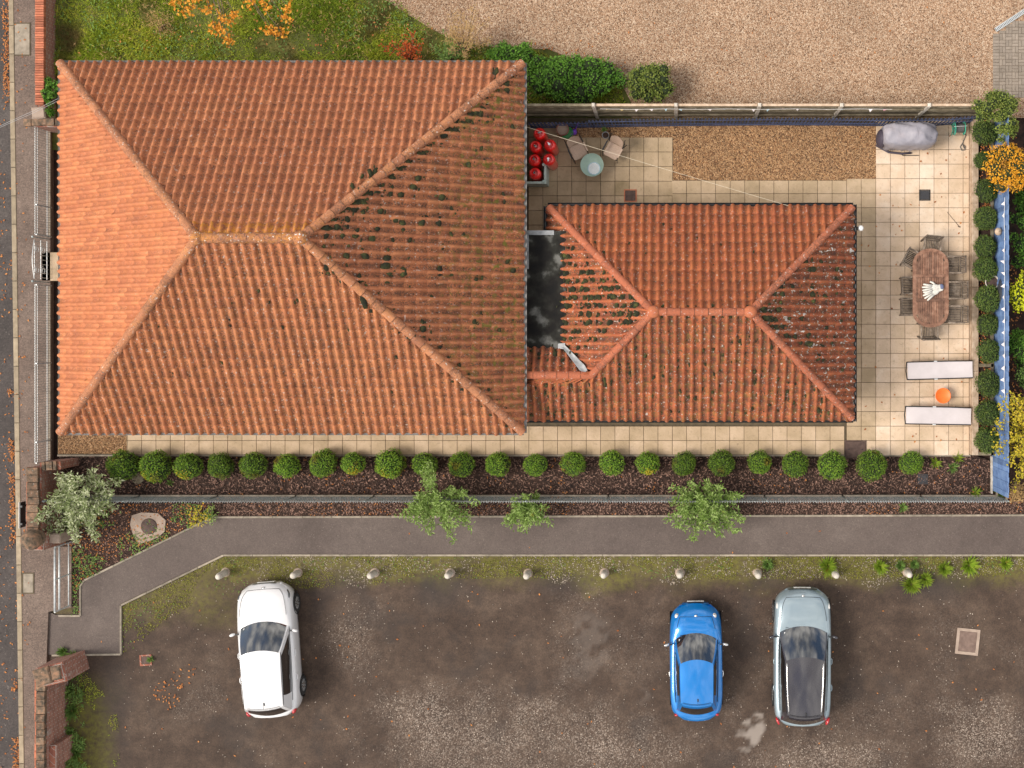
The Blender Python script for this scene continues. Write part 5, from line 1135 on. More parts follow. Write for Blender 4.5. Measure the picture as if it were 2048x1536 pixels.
mb = MB(); mb.smooth = True; q = W(65, 1079, 1.6); mb.lathe([(.24, 0), (.26, .05), (.16, .1), (.27, .22), (.31, .36), (.25, .52), (.1, .62), (0, .64)], (q[0], q[1], 1.3), 18); mb.build('ball_finial', mt['brickold'], pier)
mb = MB(); mb.box((px_ + .42, py_ + .05, .5), (.34, .3, 1.0), 0, .03); mb.build('pier_base', mt['conc'], wl)
H4 = 1.33; xa, ya = W(80, 1352, H4); xb, yb = W(80, 1700, H4)
wl = thing('ruined_wall', 'tall weathered brick wall with rough stone coping at the car park corner', 'wall', (xa, (ya + yb) / 2, 0), world=True)
mb = MB(); mb.box((xa, (ya + yb) / 2, H4 / 2 - .06), (.30, ya - yb, H4 - .12)); mb.build('brickwork', mt['oldbrick'], wl)
brick_run(wl, xa + .02, ya, xa + .02, yb, H4 - .12, .26, .23, .14, 'brickold', 'coping_stone', .025)
brick_run(wl, xa - .18, ya, xa - .18, yb, H4 - .22, .1, .23, .1, 'brick', 'edge_brick', .012)
q = W(92, 1352, H4 + .1); mb = MB(); mb.smooth = False
mb.box((q[0] + .1, q[1], .7), (.85, .6, 1.4), R(14), .10); pr = mb.build('end_pier', mt['oldbrick'], wl)
mb = MB(); mb.box((q[0] - .1, q[1] - .02, 1.42), (.5, .52, .1), R(18), .04); mb.box((q[0] + .28, q[1] + .08, 1.40), (.3, .42, .07), R(10), .03); mb.build('cement_cap', mt['brickold'], pr)
q = W(104, 1512, H4 * .75); mb = MB(); mb.box((xa + .22, q[1], .55), (.24, .7, 1.1), 0, .06); mb.build('buttress', mt['oldbrick'], wl)

# street name plate
x, y = W(50, 1028, .3); th = thing('kerbside_sign', 'low black plate on two posts between the kerb and old wall', 'sign', (x, y, .1), world=True)
mb = MB(); mb.box((x - .01, y, .42), (.03, .78, .30)); pl = mb.build('plate', mt['black'], th)
mb = MB(); mb.box((x - .03, y, .42), (.012, .80, .32)); mb.build('face', mt['white'], pl)
for s_ in (-1, 1): mb = MB(); mb.box((x + .035, y + s_ * .27, .32), (.06, .06, .5)); mb.build('post', mt['blackm'], th)

# roll-top railings along the pavement
def rolltop(name, label, px, py0, py1, hgt, group, mat='galv'):
    x, ya = W(px, py0); _, yb = W(px, py1); th = thing(name, label, 'railing', (x, (ya + yb) / 2, .1), 0, group, world=True)
    mb = MB(); n = int((ya - yb) / .078)
    for i in range(n + 1):
        y = ya - i * .078; z = .12
        mb.tube([(x, y, z), (x, y, z + hgt - .13), (x - .07, y, z + hgt - .06), (x - .02, y, z + hgt), (x + .03, y, z + hgt - .09)], .0045, 4)
        mb.tube([(x, y, z + .13), (x - .05, y, z + .05), (x + .02, y, z + .03)], .0045, 4)
    mb.build('wire_panel', mt['greenmesh'], th, kind='stuff')
    mb = MB()
    for i in range(n + 1): mb.ell((x - .045, ya - i * .078, hgt + .07), (.016, .02, .02), 0, 5, 4); mb.ell((x - .02, ya - i * .078, .2), (.014, .018, .018), 0, 5, 4)
    mb.build('rolled_loops', mt['white'], th, kind='stuff')
    for z in (.15, .25, hgt - .02, hgt + .105): mb = MB(); mb.tube([(x - (.02 if z > .3 else 0), ya, z), (x - (.02 if z > .3 else 0), yb, z)], .009, 6); mb.build('rail', mt['galv'], th)
    for k in range(int((ya - yb) / 2.4) + 2):
        y = max(yb, ya - k * 2.4); mb = MB(); mb.tube([(x + .02, y, .05), (x + .02, y, hgt + .12)], .022, 8); mb.build('post', mt['galv'], th)
    mb = MB(); mb.box((x + .02, (ya + yb) / 2, .13), (.05, ya - yb, .06)); mb.build('base_kerb', mt['edge'], th)
rolltop('railing', 'galvanised roll-top railing between the pavement and house, above the gate', 103, 262, 474, .78, 'pavement railings')
rolltop('railing', 'galvanised roll-top railing between the pavement and house, below the gate', 103, 572, 920, .78, 'pavement railings')
x, ya = W(101, 482); _, yb = W(101, 562)
gt = thing('garden_gate', 'ornate wrought iron scroll gate in the pavement railing', 'gate', (x, (ya + yb) / 2, .1), world=True)
mb = MB(); yc = (ya + yb) / 2; hw = (ya - yb) / 2
for z in (.2, .55, .9): mb.tube([(x, ya - .03, z), (x, yb + .03, z)], .013, 6)
mb.tube([(x, yc + t * hw, .9 + .12 * math.cos(t * math.pi / 2)) for t in np.linspace(-.95, .95, 9)], .013, 6)
for k in range(9): mb.tube([(x, yc + (k - 4) * hw * .22, .12), (x, yc + (k - 4) * hw * .22, .9 + .1 * math.cos((k - 4) * .22 * math.pi / 2))], .008, 5)
fr = mb.build('frame', mt['galv'], gt)
mb = MB()
for s_ in (-1, 1):
    for zc, rr in ((.38, .13), (.72, .12)):
        mb.tube([(x - .015, yc + s_ * hw * .5 + math.cos(a_) * rr * (1 - a_ / 14), zc + math.sin(a_) * rr * (1 - a_ / 14)) for a_ in np.linspace(0, 9, 26)], .010, 5)
mb.build('scroll', mt['galv'], gt)
for s_ in (-1, 1): mb = MB(); mb.tube([(x, yc + s_ * (hw + .05), .05), (x, yc + s_ * (hw + .05), .98)], .016, 8); mb.ell((x, yc + s_ * (hw + .05), 1.0), (.04, .04, .04)); mb.build('gate_post', mt['greenmesh'], gt)
mb = MB(); a0, a1 = W(103, 505), W(122, 562); mb.box(((a0[0] + a1[0]) / 2, (a0[1] + a1[1]) / 2, .06), (abs(a1[0] - a0[0]) + .5, abs(a0[1] - a1[1]), .08), 0, .01); mb.build('threshold_step', mt['slab'], gt)

# guard rail by the path
x, ya = W(144, 1083); _, yb = W(144, 1209)
th = thing('guard_rail', 'galvanised pedestrian guard rail beside the path entrance', 'railing', (x, (ya + yb) / 2, .03), world=True)
for z, r_ in ((1.0, .03), (.74, .03), (.2, .018)): mb = MB(); mb.smooth = True; mb.tube([(x, ya, z), (x, yb, z)], r_, 8); mb.build('rail', mt['galv'], th)
for k in range(3): mb = MB(); mb.tube([(x, ya - (ya - yb) * k / 2, .02), (x, ya - (ya - yb) * k / 2, 1.0)], .024, 8); mb.build('post', mt['galv'], th)

# wire mesh fence along the mulch bed
ya = W(0, 992)[1]; xs = np.linspace(W(126, 0)[0], W(1996, 0)[0], 13)
mf = thing('mesh_fence', 'long grey-green wire mesh fence between the mulch bed and path', 'fence', ((xs[0] + xs[-1]) / 2, ya, 0.02), world=True); HF = 1.15
for k in range(len(xs)):
    mb = MB(); mb.smooth = True; mb.tube([(xs[k], ya, 0), (xs[k], ya, HF + .03)], .024, 8); mb.build('post', mt['greenmesh'], mf)
    if k == len(xs) - 1: break
    xa, xb = xs[k], xs[k + 1]; mb = MB(); n = int((xb - xa) / .05); bow = random.gauss(0, .015)
    for i in range(1, n):
        x = xa + (xb - xa) * i / n; yy = ya + bow * math.sin(math.pi * i / n)
        mb.tube([(x, yy, .03), (x + .02, yy, HF * .5), (x, yy - .005, HF)], .0065, 3, False)
    for z in (.05, .25, .45, .65, .85, 1.05): mb.tube([(xa, ya - .008, z), ((xa + xb) / 2, ya + bow - .008, z), (xb, ya - .008, z)], .006, 4)
    mb.build('wire_mesh', mt['greenmesh'], mf, kind='stuff')
    mb = MB()
    for i in range(int((xb - xa) / .075)): x = xa + .04 + i * .075; mb.tube([(x, ya, HF - .06), (x + random.gauss(0, .012), ya - .04, HF + random.uniform(.0, .05))], [.02, .008], 4)
    mb.tube([(xa, ya - .01, HF - .02), (xb, ya - .01, HF - .02)], .005, 4)
    mb.build('spiked_edge', mt['galv'], mf, kind='stuff')
    mb = MB(); mb.box(((xa + xb) / 2, ya + .02, .05), (xb - xa - .05, .05, .1)); mb.build('gravel_board', mt['edge'], mf)

# timber fence behind the patio
YF = W(0, 233)[1]; HT = 1.8
tf = thing('timber_fence', 'mossy brown panel fence with concrete posts behind the patio', 'fence', (W(1500, 0)[0], YF, 0), world=True)
pxs = [1052] + [1187, 1352, 1519, 1683, 1858]; px_m = [W(1052, 0)[0]] + [W(p, 0, HT)[0] for p in pxs[1:]] + [W(1952, 0)[0]]
for k, x in enumerate(px_m):
    if 0 < k < len(px_m) - 1:
        mb = MB(); mb.box((x, YF - .01, .95), (.10, .11, 1.9), 0, .02); mb.build('concrete_post', mt['concw'], tf)
    if k == len(px_m) - 1: break
    xa, xb = x + .06, px_m[k + 1] - .06
    for j in range(6):
        mb = MB(); mb.cur = random.random(); zz = .16 + j * .29; mb.box(((xa + xb) / 2, YF + .012 * (j % 2), zz), (xb - xa, .025, .30), 0, .004, rx=R(3)); mb.build('board', mt['timber'], tf)
    mb = MB(); mb.cur = .95; mb.box(((xa + xb) / 2, YF, HT + .005), (xb - xa, .075, .035), 0, .006); mb.build('capping_rail', mt['sleeper'] if k > 0 else mt['timber'], tf)
    for z in (.5, 1.3): mb = MB(); mb.cur = .2; mb.box(((xa + xb) / 2, YF - .045, z), (xb - xa, .05, .07)); mb.build('cross_rail', mt['timber'], tf)
# navy trellis in front of it
tl = thing('trellis', 'navy blue painted lattice trellis standing along the back fence', 'trellis', (W(1500, 0)[0], W(0, 252)[1], .05), world=True)
tp = [(1062, 256), (1180, 254.5), (1300, 252.5), (1420, 251), (1540, 250), (1660, 250.5), (1780, 252), (1870, 251), (1938, 246)]
for (xa_, ya_), (xb_, yb_) in zip(tp[:-1], tp[1:]):
    a = WV(xa_, ya_); b_ = WV(xb_, yb_); n = max(2, int((b_ - a).length / .11)); d = (b_ - a) / n; mb = MB(); HTr = 1.1 if xa_ > 1150 else .85
    for i in range(n): p = a + d * (i + .5); mb.cur = random.random(); mb.box((p.x, p.y, HTr / 2 + .06), (.045, .016, HTr - .02), math.atan2(d.y, d.x))
    mb.build('lattice', mt['navy'], tl, kind='stuff')
    for z, hh in ((.14, .16), (.44, .04), (HTr - .14, .045)):
        mb = MB(); mb.cur = random.random(); mb.beam(a + Vector((0, -.018, z)), b_ + Vector((0, -.018, z)), .018, hh); mb.build('slat', mt['navy'], tl)
# blue board fence
XF = W(1983, 0)[0]; ya, yb = W(0, 240)[1], W(0, 986)[1]
bf = thing('board_fence', 'tall bright blue painted board fence on the right of the patio', 'fence', (XF, (ya + yb) / 2, 0), world=True)
n = int((ya - yb) / .15)
for i in range(n):
    mb = MB(); mb.cur = random.random(); y = ya - .075 - i * .15; mb.box((XF + .012 * (i % 2), y, .92), (.022, .158, 1.80 + random.uniform(-.012, .012)), random.gauss(0, .02), .004, rx=random.gauss(0, .004)); mb.build('board', mt['blue'], bf)
for z in (.4, 1.45): mb = MB(); mb.box((XF + .055, (ya + yb) / 2, z), (.05, ya - yb, .08)); mb.build('cross_rail', mt['timber'], bf)
mb = MB(); y9 = W(0, 912)[1]; mb.box((XF - .03, (y9 + yb) / 2, .1), (.03, y9 - yb, .16)); mb.build('gravel_board', mt['concw'], bf)
def bunting(name, label, pts, fl, cols, down, fw=.07, fh=.13):
    th = thing(name, label, 'bunting', tuple(pts[0]), world=True); mb = MB(); mb.tube(pts, .006, 4); mb.build('string', mt['white'], th)
    tot = sum((pts[i + 1] - pts[i]).length for i in range(len(pts) - 1)); n = int(tot / fl); 
    for k in range(n):
        s_ = (k + .5) / n * (len(pts) - 1); i = int(s_); p = pts[i].lerp(pts[i + 1], s_ - i); d = (pts[i + 1] - pts[i]).normalized(); w_ = fw * random.uniform(.7, 1.1); dn = down + Vector((random.gauss(0, .3), random.gauss(0, .3), random.gauss(0, .15))); dn.normalize(); nn_ = d.cross(dn).normalized() * .004
        a, b_, c_ = p - d * w_, p + d * w_, p + dn * fh * random.uniform(.8, 1.1); mb = MB(); mb.add([a - nn_, b_ - nn_, c_ - nn_, a + nn_, b_ + nn_, c_ + nn_], [(0, 1, 2), (5, 4, 3), (0, 3, 4, 1), (1, 4, 5, 2), (2, 5, 3, 0)]); mb.build('flag', mt[random.choice(cols)], th)
bunting('bunting', 'string of white bunting flags along the blue fence', [Vector((XF - .05, W(0, p, 1.6)[1], 1.62 - .06 * abs(math.sin(i * 1.57)))) for i, p in enumerate(range(395, 835, 40))], .34, ['bunt'], Vector((-.5, 0, -.8)))
bunting('bunting', 'string of faded coloured bunting flags along the back timber fence', [Vector((W(p, 0, 1.65)[0], YF - .09, 1.68 - .07 * abs(math.sin(i * 1.57)))) for i, p in enumerate(range(1200, 1850, 65))], .42, ['bunt', 'pinkcloth', 'yellowcloth', 'bluecloth', 'bunt'], Vector((0, -.35, -.9)), .06, .10)
# timber planter
pl = thing('timber_planter', 'long raised timber planter along the blue fence', 'planter', (W(1965, 0)[0], 0, 0), world=True)
xa = W(1944, 0)[0]; y_t, y_b = W(0, 243)[1], W(0, 908)[1]
nb = 4
for i in range(nb):
    y0_ = y_t + (y_b - y_t) * i / nb; y1_ = y_t + (y_b - y_t) * (i + 1) / nb
    for z, off in ((.12, 0), (.32, .0)): mb = MB(); mb.cur = random.random(); mb.box((xa, (y0_ + y1_) / 2, z), (.20, abs(y1_ - y0_) - .006, .2), 0, .012); mb.build('sleeper', mt['sleeper'], pl)
mb = MB(); mb.box(((xa + .1 + XF - .02) / 2, (y_t + y_b) / 2, .15), (XF - .02 - xa - .1, y_t - y_b, .28)); mb.build('soil', mt['soil'], pl)
for py in (560, 730, 905): y = W(0, py)[1]; mb = MB(); mb.cur = random.random(); mb.box(((xa + .1 + XF - .02) / 2, y, .33), (XF - .02 - xa - .11, .10, .12)); mb.build('cross_board', mt['timber'], pl)
mb = MB(); mb.box((XF - .08, (y_t + y_b) / 2, .34), (.08, y_t - y_b, .10)); mb.build('back_board', mt['timber'], pl)

# ------------------------------------------------------------------ patio things
def gasbottle(px, py, label):
    x, y = W(px, py, 1.25); th = thing('gas_bottle', label, 'gas bottle', (x, y, .09), random.uniform(0, 6.28), 'red gas bottles beside the large house')
    mb = MB(); mb.smooth = True; mb.lathe([(.16, 0), (.185, .02), (.187, .06), (.187, 1.0), (.175, 1.07), (.14, 1.12), (.09, 1.145), (.05, 1.155), (0, 1.155)], n=22); bd = mb.build('body', mt['red'], th)
    mb = MB(); mb.lathe([(.11, 1.10), (.112, 1.25), (.104, 1.25), (.102, 1.11)], n=18); mb.build('collar', mt['red'], th, smooth=True)
    mb = MB(); mb.tube([(0, 0, 1.14), (0, 0, 1.22)], .022, 8); mb.box((.04, 0, 1.2), (.07, .03, .03)); mb.lathe([(.035, 1.22), (.035, 1.245), (0, 1.245)], n=10); mb.build('valve', mt['chrome'], th)
for px, py, l in ((1078, 266, 'red gas bottle nearest the trellis, topmost of the cluster'), (1070, 292, 'red gas bottle against the wall, second from the trellis'), (1099, 289, 'red gas bottle in the outer row, upper of the two'), (1068, 319, 'red gas bottle against the wall, third from the trellis'), (1097, 318, 'red gas bottle in the outer row, lower of the two'), (1069, 346, 'red gas bottle inside the pale green screen, lowest of the cluster')): gasbottle(px, py, l)
x0_, y0_ = W(1050, 374); x1_, y1_ = W(1098, 341)
sc_ = thing('bin_screen', 'low pale green corner screen in front of the gas bottles', 'screen', (x1_, y0_, .09), world=True)
for j in range(7): mb = MB(); mb.cur = random.random(); xx = x0_ - .1 + (x1_ - x0_ + .05) * (j + .5) / 7; mb.box((xx, y0_, .55), ((x1_ - x0_) / 7 - .004, .025, .92), 0, .004); mb.build('board', mt['palegreen'], sc_)
for j in range(5): mb = MB(); mb.box((x1_, y0_ + (y1_ - y0_) * (j + .5) / 5, .55), (.025, (y1_ - y0_) / 5 - .004, .92), 0, .004); mb.build('board', mt['palegreen'], sc_)
for q in ((x1_, y0_), (x1_, y1_)): mb = MB(); mb.box((q[0] - .05, q[1] + .03, .58), (.08, .08, 1.0), 0, .01); mb.build('post', mt['palegreen'], sc_)
mb = MB(); mb.box(((x0_ + x1_) / 2 - .03, y0_, 1.035), (x1_ - x0_ + .12, .07, .03)); mb.build('top_rail', mt['palegreen'], sc_)
mb = MB(); mb.box((x1_, (y0_ + y1_) / 2 + .045, 1.03), (.07, y1_ - y0_ - .0, .03)); mb.build('top_rail', mt['palegreen'], sc_)
def pot(name, label, px, py, r, h, mat, cat='pot', soil=True, z0=.09, taper=.75):
    x, y = W(px, py, z0 + h); th = thing(name, label, cat, (x, y, z0)); mb = MB(); mb.smooth = True
    mb.lathe([(0, 0), (r * taper, 0), (r * .94, h * .85), (r, h * .86), (r, h), (r * .88, h), (r * .84, h * .78)], n=20); mb.build('shell', mt[mat], th)
    if soil: mb = MB(); mb.lathe([(r * .85, h * .80), (r * .4, h * .83), (0, h * .84)], n=14); mb.build('earth', mt['soil'] if soil is True else mt[soil], th)
    return th
pot('flower_pot', 'reddish brown pot with pale lid behind the green pot', 1125, 258, .20, .45, 'terra', soil='conc')
pot('flower_pot', 'round green plastic pot beside the gas bottles', 1134, 265, .19, .3, 'potgreen', soil='potgreen')
pot('flower_pot', 'grey pot holding a small flowering plant on the gravel strip', 1211, 270, .11, .2, 'lead')
pot('flower_pot', 'wide grey empty pot standing on the timber planter', 1985, 564, .22, .35, 'concw', z0=.36, soil='iron')
x, y = W(1147, 263, .3); th = thing('watering_can', 'purple plastic watering can beside the green pot', 'watering can', (x, y, .09), R(60))
mb = MB(); mb.smooth = True; mb.lathe([(0, 0), (.09, 0), (.10, .12), (.085, .2), (.05, .22), (.05, .25)], n=16); mb.build('body', mt['purple'], th)
mb = MB(); mb.tube([(.08, 0, .06), (.18, 0, .18), (.24, 0, .28)], [.02, .016, .014], 8); mb.ell((.25, 0, .29), (.04, .04, .02)); mb.build('spout', mt['purple'], th)
mb = MB(); mb.tube([(-.08, 0, .05), (-.15, 0, .12), (-.12, 0, .24), (0, 0, .29), (.05, 0, .24)], .012, 6); mb.build('handle', mt['purple'], th)
def slingchair(px, py, rz, label):
    x, y = W(px, py, .42); th = thing('garden_chair', label, 'chair', (x, y, .09), rz, 'beige patio chairs'); w_ = .22
    mb = MB(); mb.smooth = True; rows = []
    for (yy, zz, ww) in ((.26, .385, .9), (.22, .42, 1), (0, .40, 1), (-.18, .40, .98)): rows.append([(q * w_ * ww, yy, zz - .02 * (1 - q * q)) for q in (-1, -.5, 0, .5, 1)])
    mb.patch(rows); mb.patch([[(p[0], p[1], p[2] - .012) for p in reversed(r_)] for r_ in rows]); mb.build('seat', mt['beige'], th)
    mb = MB(); mb.smooth = True; rows = [[(q * w_ * ww, yy - .05 * q * q * -1, zz) for q in (-1, -.5, 0, .5, 1)] for (yy, zz, ww) in ((-.2, .42, .98), (-.28, .62, .98), (-.34, .80, .9), (-.36, .86, .75))]
    mb.patch(rows); mb.patch([[(p[0], p[1] - .012, p[2]) for p in reversed(r_)] for r_ in rows]); mb.build('backrest', mt['beige'], th)
    for s_ in (-1, 1):
        mb = MB(); mb.tube([(s_ * .25, .27, .0), (s_ * .25, .2, .6), (s_ * .26, -.05, .62), (s_ * .25, -.3, .62)], .013, 6); mb.build('arm_frame', mt['blackm'], th)
        mb = MB(); mb.tube([(s_ * .25, -.36, .0), (s_ * .245, -.18, .41), (s_ * .24, -.36, .86)], .013, 6); mb.build('leg', mt['blackm'], th)
        mb = MB(); mb.box((s_ * .262, .04, .638), (.045, .3, .018), 0, .004); mb.build('armrest', mt['blackm'] if s_ > 0 else mt['beige'], th)
    mb = MB(); mb.tube([(-.25, .24, .3), (.25, .24, .3)], .011, 6); mb.build('stretcher', mt['blackm'], th)
slingchair(1156, 301, R(180 + 25), 'beige sling chair left of the round mint table')
slingchair(1227, 300, R(180 - 28), 'beige sling chair right of the round mint table')
x, y = W(1184, 330, .6); th = thing('round_table', 'small round mint green metal table between the beige chairs', 'table', (x, y, .09)); mb = MB(); mb.smooth = True
mb.lathe([(0, .49), (.33, .49), (.355, .50), (.36, .53), (.345, .53), (.335, .505), (0, .503)], n=32); mb.build('table_top', mt['mint'], th)
for k in range(3): a_ = k * 2.094; mb = MB(); mb.tube([(math.cos(a_) * .12, math.sin(a_) * .12, .49), (math.cos(a_) * .28, math.sin(a_) * .28, 0)], .014, 6); mb.build('leg', mt['mint'], th)
x, y = W(1188, 337, .6); th = thing('ribbed_plate', 'round white ribbed mat lying off-centre on the mint table', 'mat', (x, y, .594)); mb = MB(); mb.lathe([(0, 0), (.19, 0), (.20, .015), (.17, .012), (0, .012)], n=28); mb.build('disc', mt['bluecloth'], th)
for k in range(11): s_ = (k - 5) * .031; hw = math.sqrt(max(.0, .17 ** 2 - s_ * s_)); mb = MB(); mb.box((0, s_, .018), (2 * hw, .02, .012), 0, .004); mb.build('rib', mt['white'], th)
frame_cover('drain_cover', 'square brick-filled drain cover in the slabs north of the annexe', 'cover', 1261, 392, 25, 25, .088, mt['brick'], mt['iron'], lugs=0)
frame_cover('drain_cover', 'square black drain cover in the pale terrace slabs', 'cover', 1848, 391, 22, 22, .088, mt['black'], mt['darkiron'], lugs=0)
frame_cover('manhole_cover', 'brown iron manhole cover at the patio edge between box balls', 'cover', 1710, 898, 43, 36, .088, mt['iron'], mt['iron'], lugs=2)
frame_cover('inspection_cover', 'small dark grey cover in the mulch under the last box ball', 'cover', 1845, 958, 20, 20, .03, mt['darkiron'], mt['darkiron'], lugs=0)
frame_cover('gully_cover', 'rectangular iron gully in a pale concrete surround in the car park', 'cover', 1935, 1283, 46, 52, .012, mt['conc'], mt['ironlight'], R(-6), 0, .09)
frame_cover('gully_cover', 'small sunken drain with weeds in the car park by the path', 'cover', 292, 1320, 24, 22, .008, mt['oldbrick'], mt['iron'], R(4), 0, .05)
tuft(302, 1318, 10, 'weed', 'weed growing in the small sunken drain of the car park', 50, .03, 'weed_plant')
x, y = W(297, 1052); th = thing('concrete_manhole', 'round brown lid set in a rough pale concrete pad in the bed', 'manhole', (x, y, .03), world=True)
pts = [(266, 1030), (285, 1024), (318, 1026), (333, 1040), (331, 1062), (318, 1074), (296, 1083), (280, 1087), (268, 1068), (262, 1048)]
mb = MB(); mb.prism(pw(pts), .0, .07); mb.build('pad', mt['conc'], th); mb = MB(); mb.smooth = True; c_ = W(300, 1052); mb.lathe([(.25, .07), (.25, .085), (.235, .09), (0, .088)], (c_[0], c_[1], 0), 26); lid = mb.build('lid', mt['iron'], th)
for k in range(3): a_ = k * 2.1; mb = MB(); mb.box((c_[0] + math.cos(a_) * .14, c_[1] + math.sin(a_) * .14, .092), (.06, .03, .012), a_); mb.build('lifting_slot', mt['black'], lid)
x, y = W(277, 956); mb = MB(); mb.smooth = True; mb.lathe([(.19, 0), (.19, .025), (.17, .03), (0, .03)], (x, y, .02), 20); mb.build('round_cover', mt['timber'], label='round olive brown cover in the mulch between the first two box balls', cat='cover')

# covered barbecue
x, y = W(1815, 273, .55); th = thing('covered_barbecue', 'barbecue under a creased grey weather cover against the trellis', 'barbecue', (x, y, .09)); rings = []
for i, xx in enumerate(np.linspace(-.80, .80, 25)):
    t = abs(xx) / .8; hw = .37 * (1 - .30 * t ** 5) * (1.0 if xx < .5 else 1.0); ht = (1.05 - .16 * t ** 3 + .04 * math.sin(xx * 6)); ring = []
    for k in range(28):
        a_ = 2 * math.pi * k / 28; cy, sy = math.cos(a_), math.sin(a_); yy = math.copysign(abs(cy) ** .55, cy) * hw; zz = .55 + math.copysign(abs(sy) ** .5, sy) * .5
        yy *= 1 + .10 * (1 - zz); fold = .03 * math.sin(xx * 21 + k * .9) * math.sin(xx * 4 + 1) + .03 * math.sin(xx * 9 - k * 1.7) + .015 * math.sin(xx * 37 + k * 2.3); ring.append((xx + fold * .4, yy + fold * (1.2 - zz), .08 + (zz - .05) * ht + fold * .8))
    rings.append(ring)
mb = MB(); mb.smooth = True; mb.loft(rings); mb.build('cover', mt['cover'], th)
mb = MB(); mb.smooth = True; mb.ell((-.80, -.06, .42), (.16, .29, .40), 0, 14, 8); mb.build('side_shelf_cover', mt['coverdk'], th)
mb = MB(); mb.smooth = True; mb.tube([(-.9, -.2, .04), (-.5, -.42, .05), (-.1, -.46, .04), (.2, -.44, .03)], .035, 6); mb.build('hem', mt['coverdk'], th)
mb = MB(); mb.tube([(-.15, -.44, .03), (-.05, -.52, .02), (.45, -.51, .02)], .012, 5); mb.build('strap', mt['black'], th)
for k in range(4): mb = MB(); mb.tube([((-.55, .55)[k % 2], (-.22, .22)[k // 2], 0), ((-.55, .55)[k % 2], (-.22, .22)[k // 2], .5)], .025, 6); mb.build('leg', mt['blackm'], th)
for xx in (-.66, .60):
    for q in range(3): mb = MB(); mb.ell((xx + random.gauss(0, .03), -.18 + random.gauss(0, .05), .98), (.016, .016, .012)); mb.build('vent_hole', mt['black'], th)
# hose reel
x, y = W(1917, 257, .25); th = thing('hose_reel', 'green and black garden hose reel by the planter', 'hose reel', (x, y, .09), R(3))
for s_ in (-1, 1):
    mb = MB(); mb.tube([(s_ * .15, math.cos(a_) * .2, .24 + math.sin(a_) * .2) for a_ in np.linspace(0, 2 * math.pi, 19)], .016, 6); mb.tube([(s_ * .15, -.2, .24), (s_ * .15, .2, .24)], .012, 5); mb.tube([(s_ * .15, 0, .04), (s_ * .15, 0, .44)], .012, 5); mb.build('side_wheel', mt['reel'], th)
    mb = MB(); mb.tube([(s_ * .19, -.18, 0), (s_ * .19, 0, .3), (s_ * .19, .18, 0)], .013, 5); mb.build('stand', mt['reel'], th)
mb = MB(); mb.smooth = True
for k in range(7): mb.tube([((k - 3) * .036, math.cos(a_) * .13, .24 + math.sin(a_) * .13) for a_ in np.linspace(0, 2 * math.pi, 15)], .017, 6)
mb.build('coiled_hose', mt['hose'], th); mb = MB(); mb.tube([(-.2, .02, .44), (.2, .02, .44)], .012, 6); mb.build('handle', mt['galv'], th)
mb = MB(); mb.smooth = True; mb.tube([(.14, -.06, .12), (.25, -.2, .02), (.15, -.42, .015), (.06, -.55, .015), (.10, -.66, .015), (.19, -.66, .02), (.22, -.55, .03), (.12, -.45, .04), (.2, -.62, .015)], .014, 6); mb.build('loose_hose', mt['hose'], th)
# slim stick on the slabs
a, b_ = W(1893, 425), W(1917, 454); mb = MB(); mb.tube([(a[0], a[1], .1), (b_[0], b_[1], .1)], .008, 5); mb.ell((b_[0], b_[1], .1), (.05, .02, .015), R(-20)); mb.build('garden_stick', mt['bark'], label='thin dark stick lying on the slabs above the dining table', cat='stick')

# dining set
x, y = W(1861, 576, .73); tb = thing('dining_table', 'long oval slatted teak dining table on the terrace', 'table', (x, y, .09)); TW, TL = 1.1, 2.42; rr = TW / 2
def oval(s_): # half width at y
    yy = abs(s_) - (TL / 2 - rr * .86); return rr if yy <= 0 else rr * math.sqrt(max(0, 1 - (yy / (rr * .86)) ** 2))
ns = 13
for k in range(ns):
    xc = -TW / 2 + .09 + (TW - .18) * (k + .5) / ns; wk = (TW - .18) / ns
    m_ = max(abs(xc - wk / 2), abs(xc + wk / 2)); ymax = 0
    for q in np.linspace(0, TL / 2, 200):
        if oval(q) - .08 > m_: ymax = q
    for ya_, yb_ in ((-ymax, -.42), (-.32, -.02), (.02, .32), (.42, ymax)):
        if yb_ - ya_ < .05: continue
        mb = MB(); mb.cur = random.random(); mb.box((xc, (ya_ + yb_) / 2, .655), (wk - .009, yb_ - ya_, .022), 0, .003); mb.build('slat', mt['teak'], tb)
for yy, hh in ((-.37, .09), (0, .03), (.37, .09)): mb = MB(); mb.cur = random.random(); mb.box((0, yy, .652), (TW - .15, hh, .026)); mb.build('cross_rail', mt['teak'], tb)
mb = MB(); ring = []
def rim(s_, off):
    n = 14; out = []
    for k in range(n + 1): a_ = math.pi * k / n; out.append((math.cos(a_) * (rr - off), (TL / 2 - rr * .86) + math.sin(a_) * (rr * .86 - off)))
    for k in range(n + 1): a_ = math.pi + math.pi * k / n; out.append((math.cos(a_) * (rr - off), -(TL / 2 - rr * .86) + math.sin(a_) * (rr * .86 - off)))
    return out
o_, i_ = rim(0, 0), rim(0, .10); n = len(o_)
vs = [(p[0], p[1], .64) for p in o_] + [(p[0], p[1], .668) for p in o_] + [(p[0], p[1], .668) for p in i_] + [(p[0], p[1], .64) for p in i_]
mb.cur = .7; mb.add(vs, [(k + b_ * n, (k + 1) % n + b_ * n, (k + 1) % n + ((b_ + 1) % 4) * n, k + ((b_ + 1) % 4) * n) for b_ in range(4) for k in range(n)]); mb.build('rim', mt['teak'], tb)
for sx_ in (-1, 1):
    for sy_ in (-1, 1): mb = MB(); mb.box((sx_ * .38, sy_ * .75, .32), (.07, .07, .64), 0, .004); mb.build('leg', mt['oldteak'], tb)
mb = MB(); mb.box((0, 0, .60), (.7, 1.5, .05)); mb.build('apron', mt['oldteak'], tb)
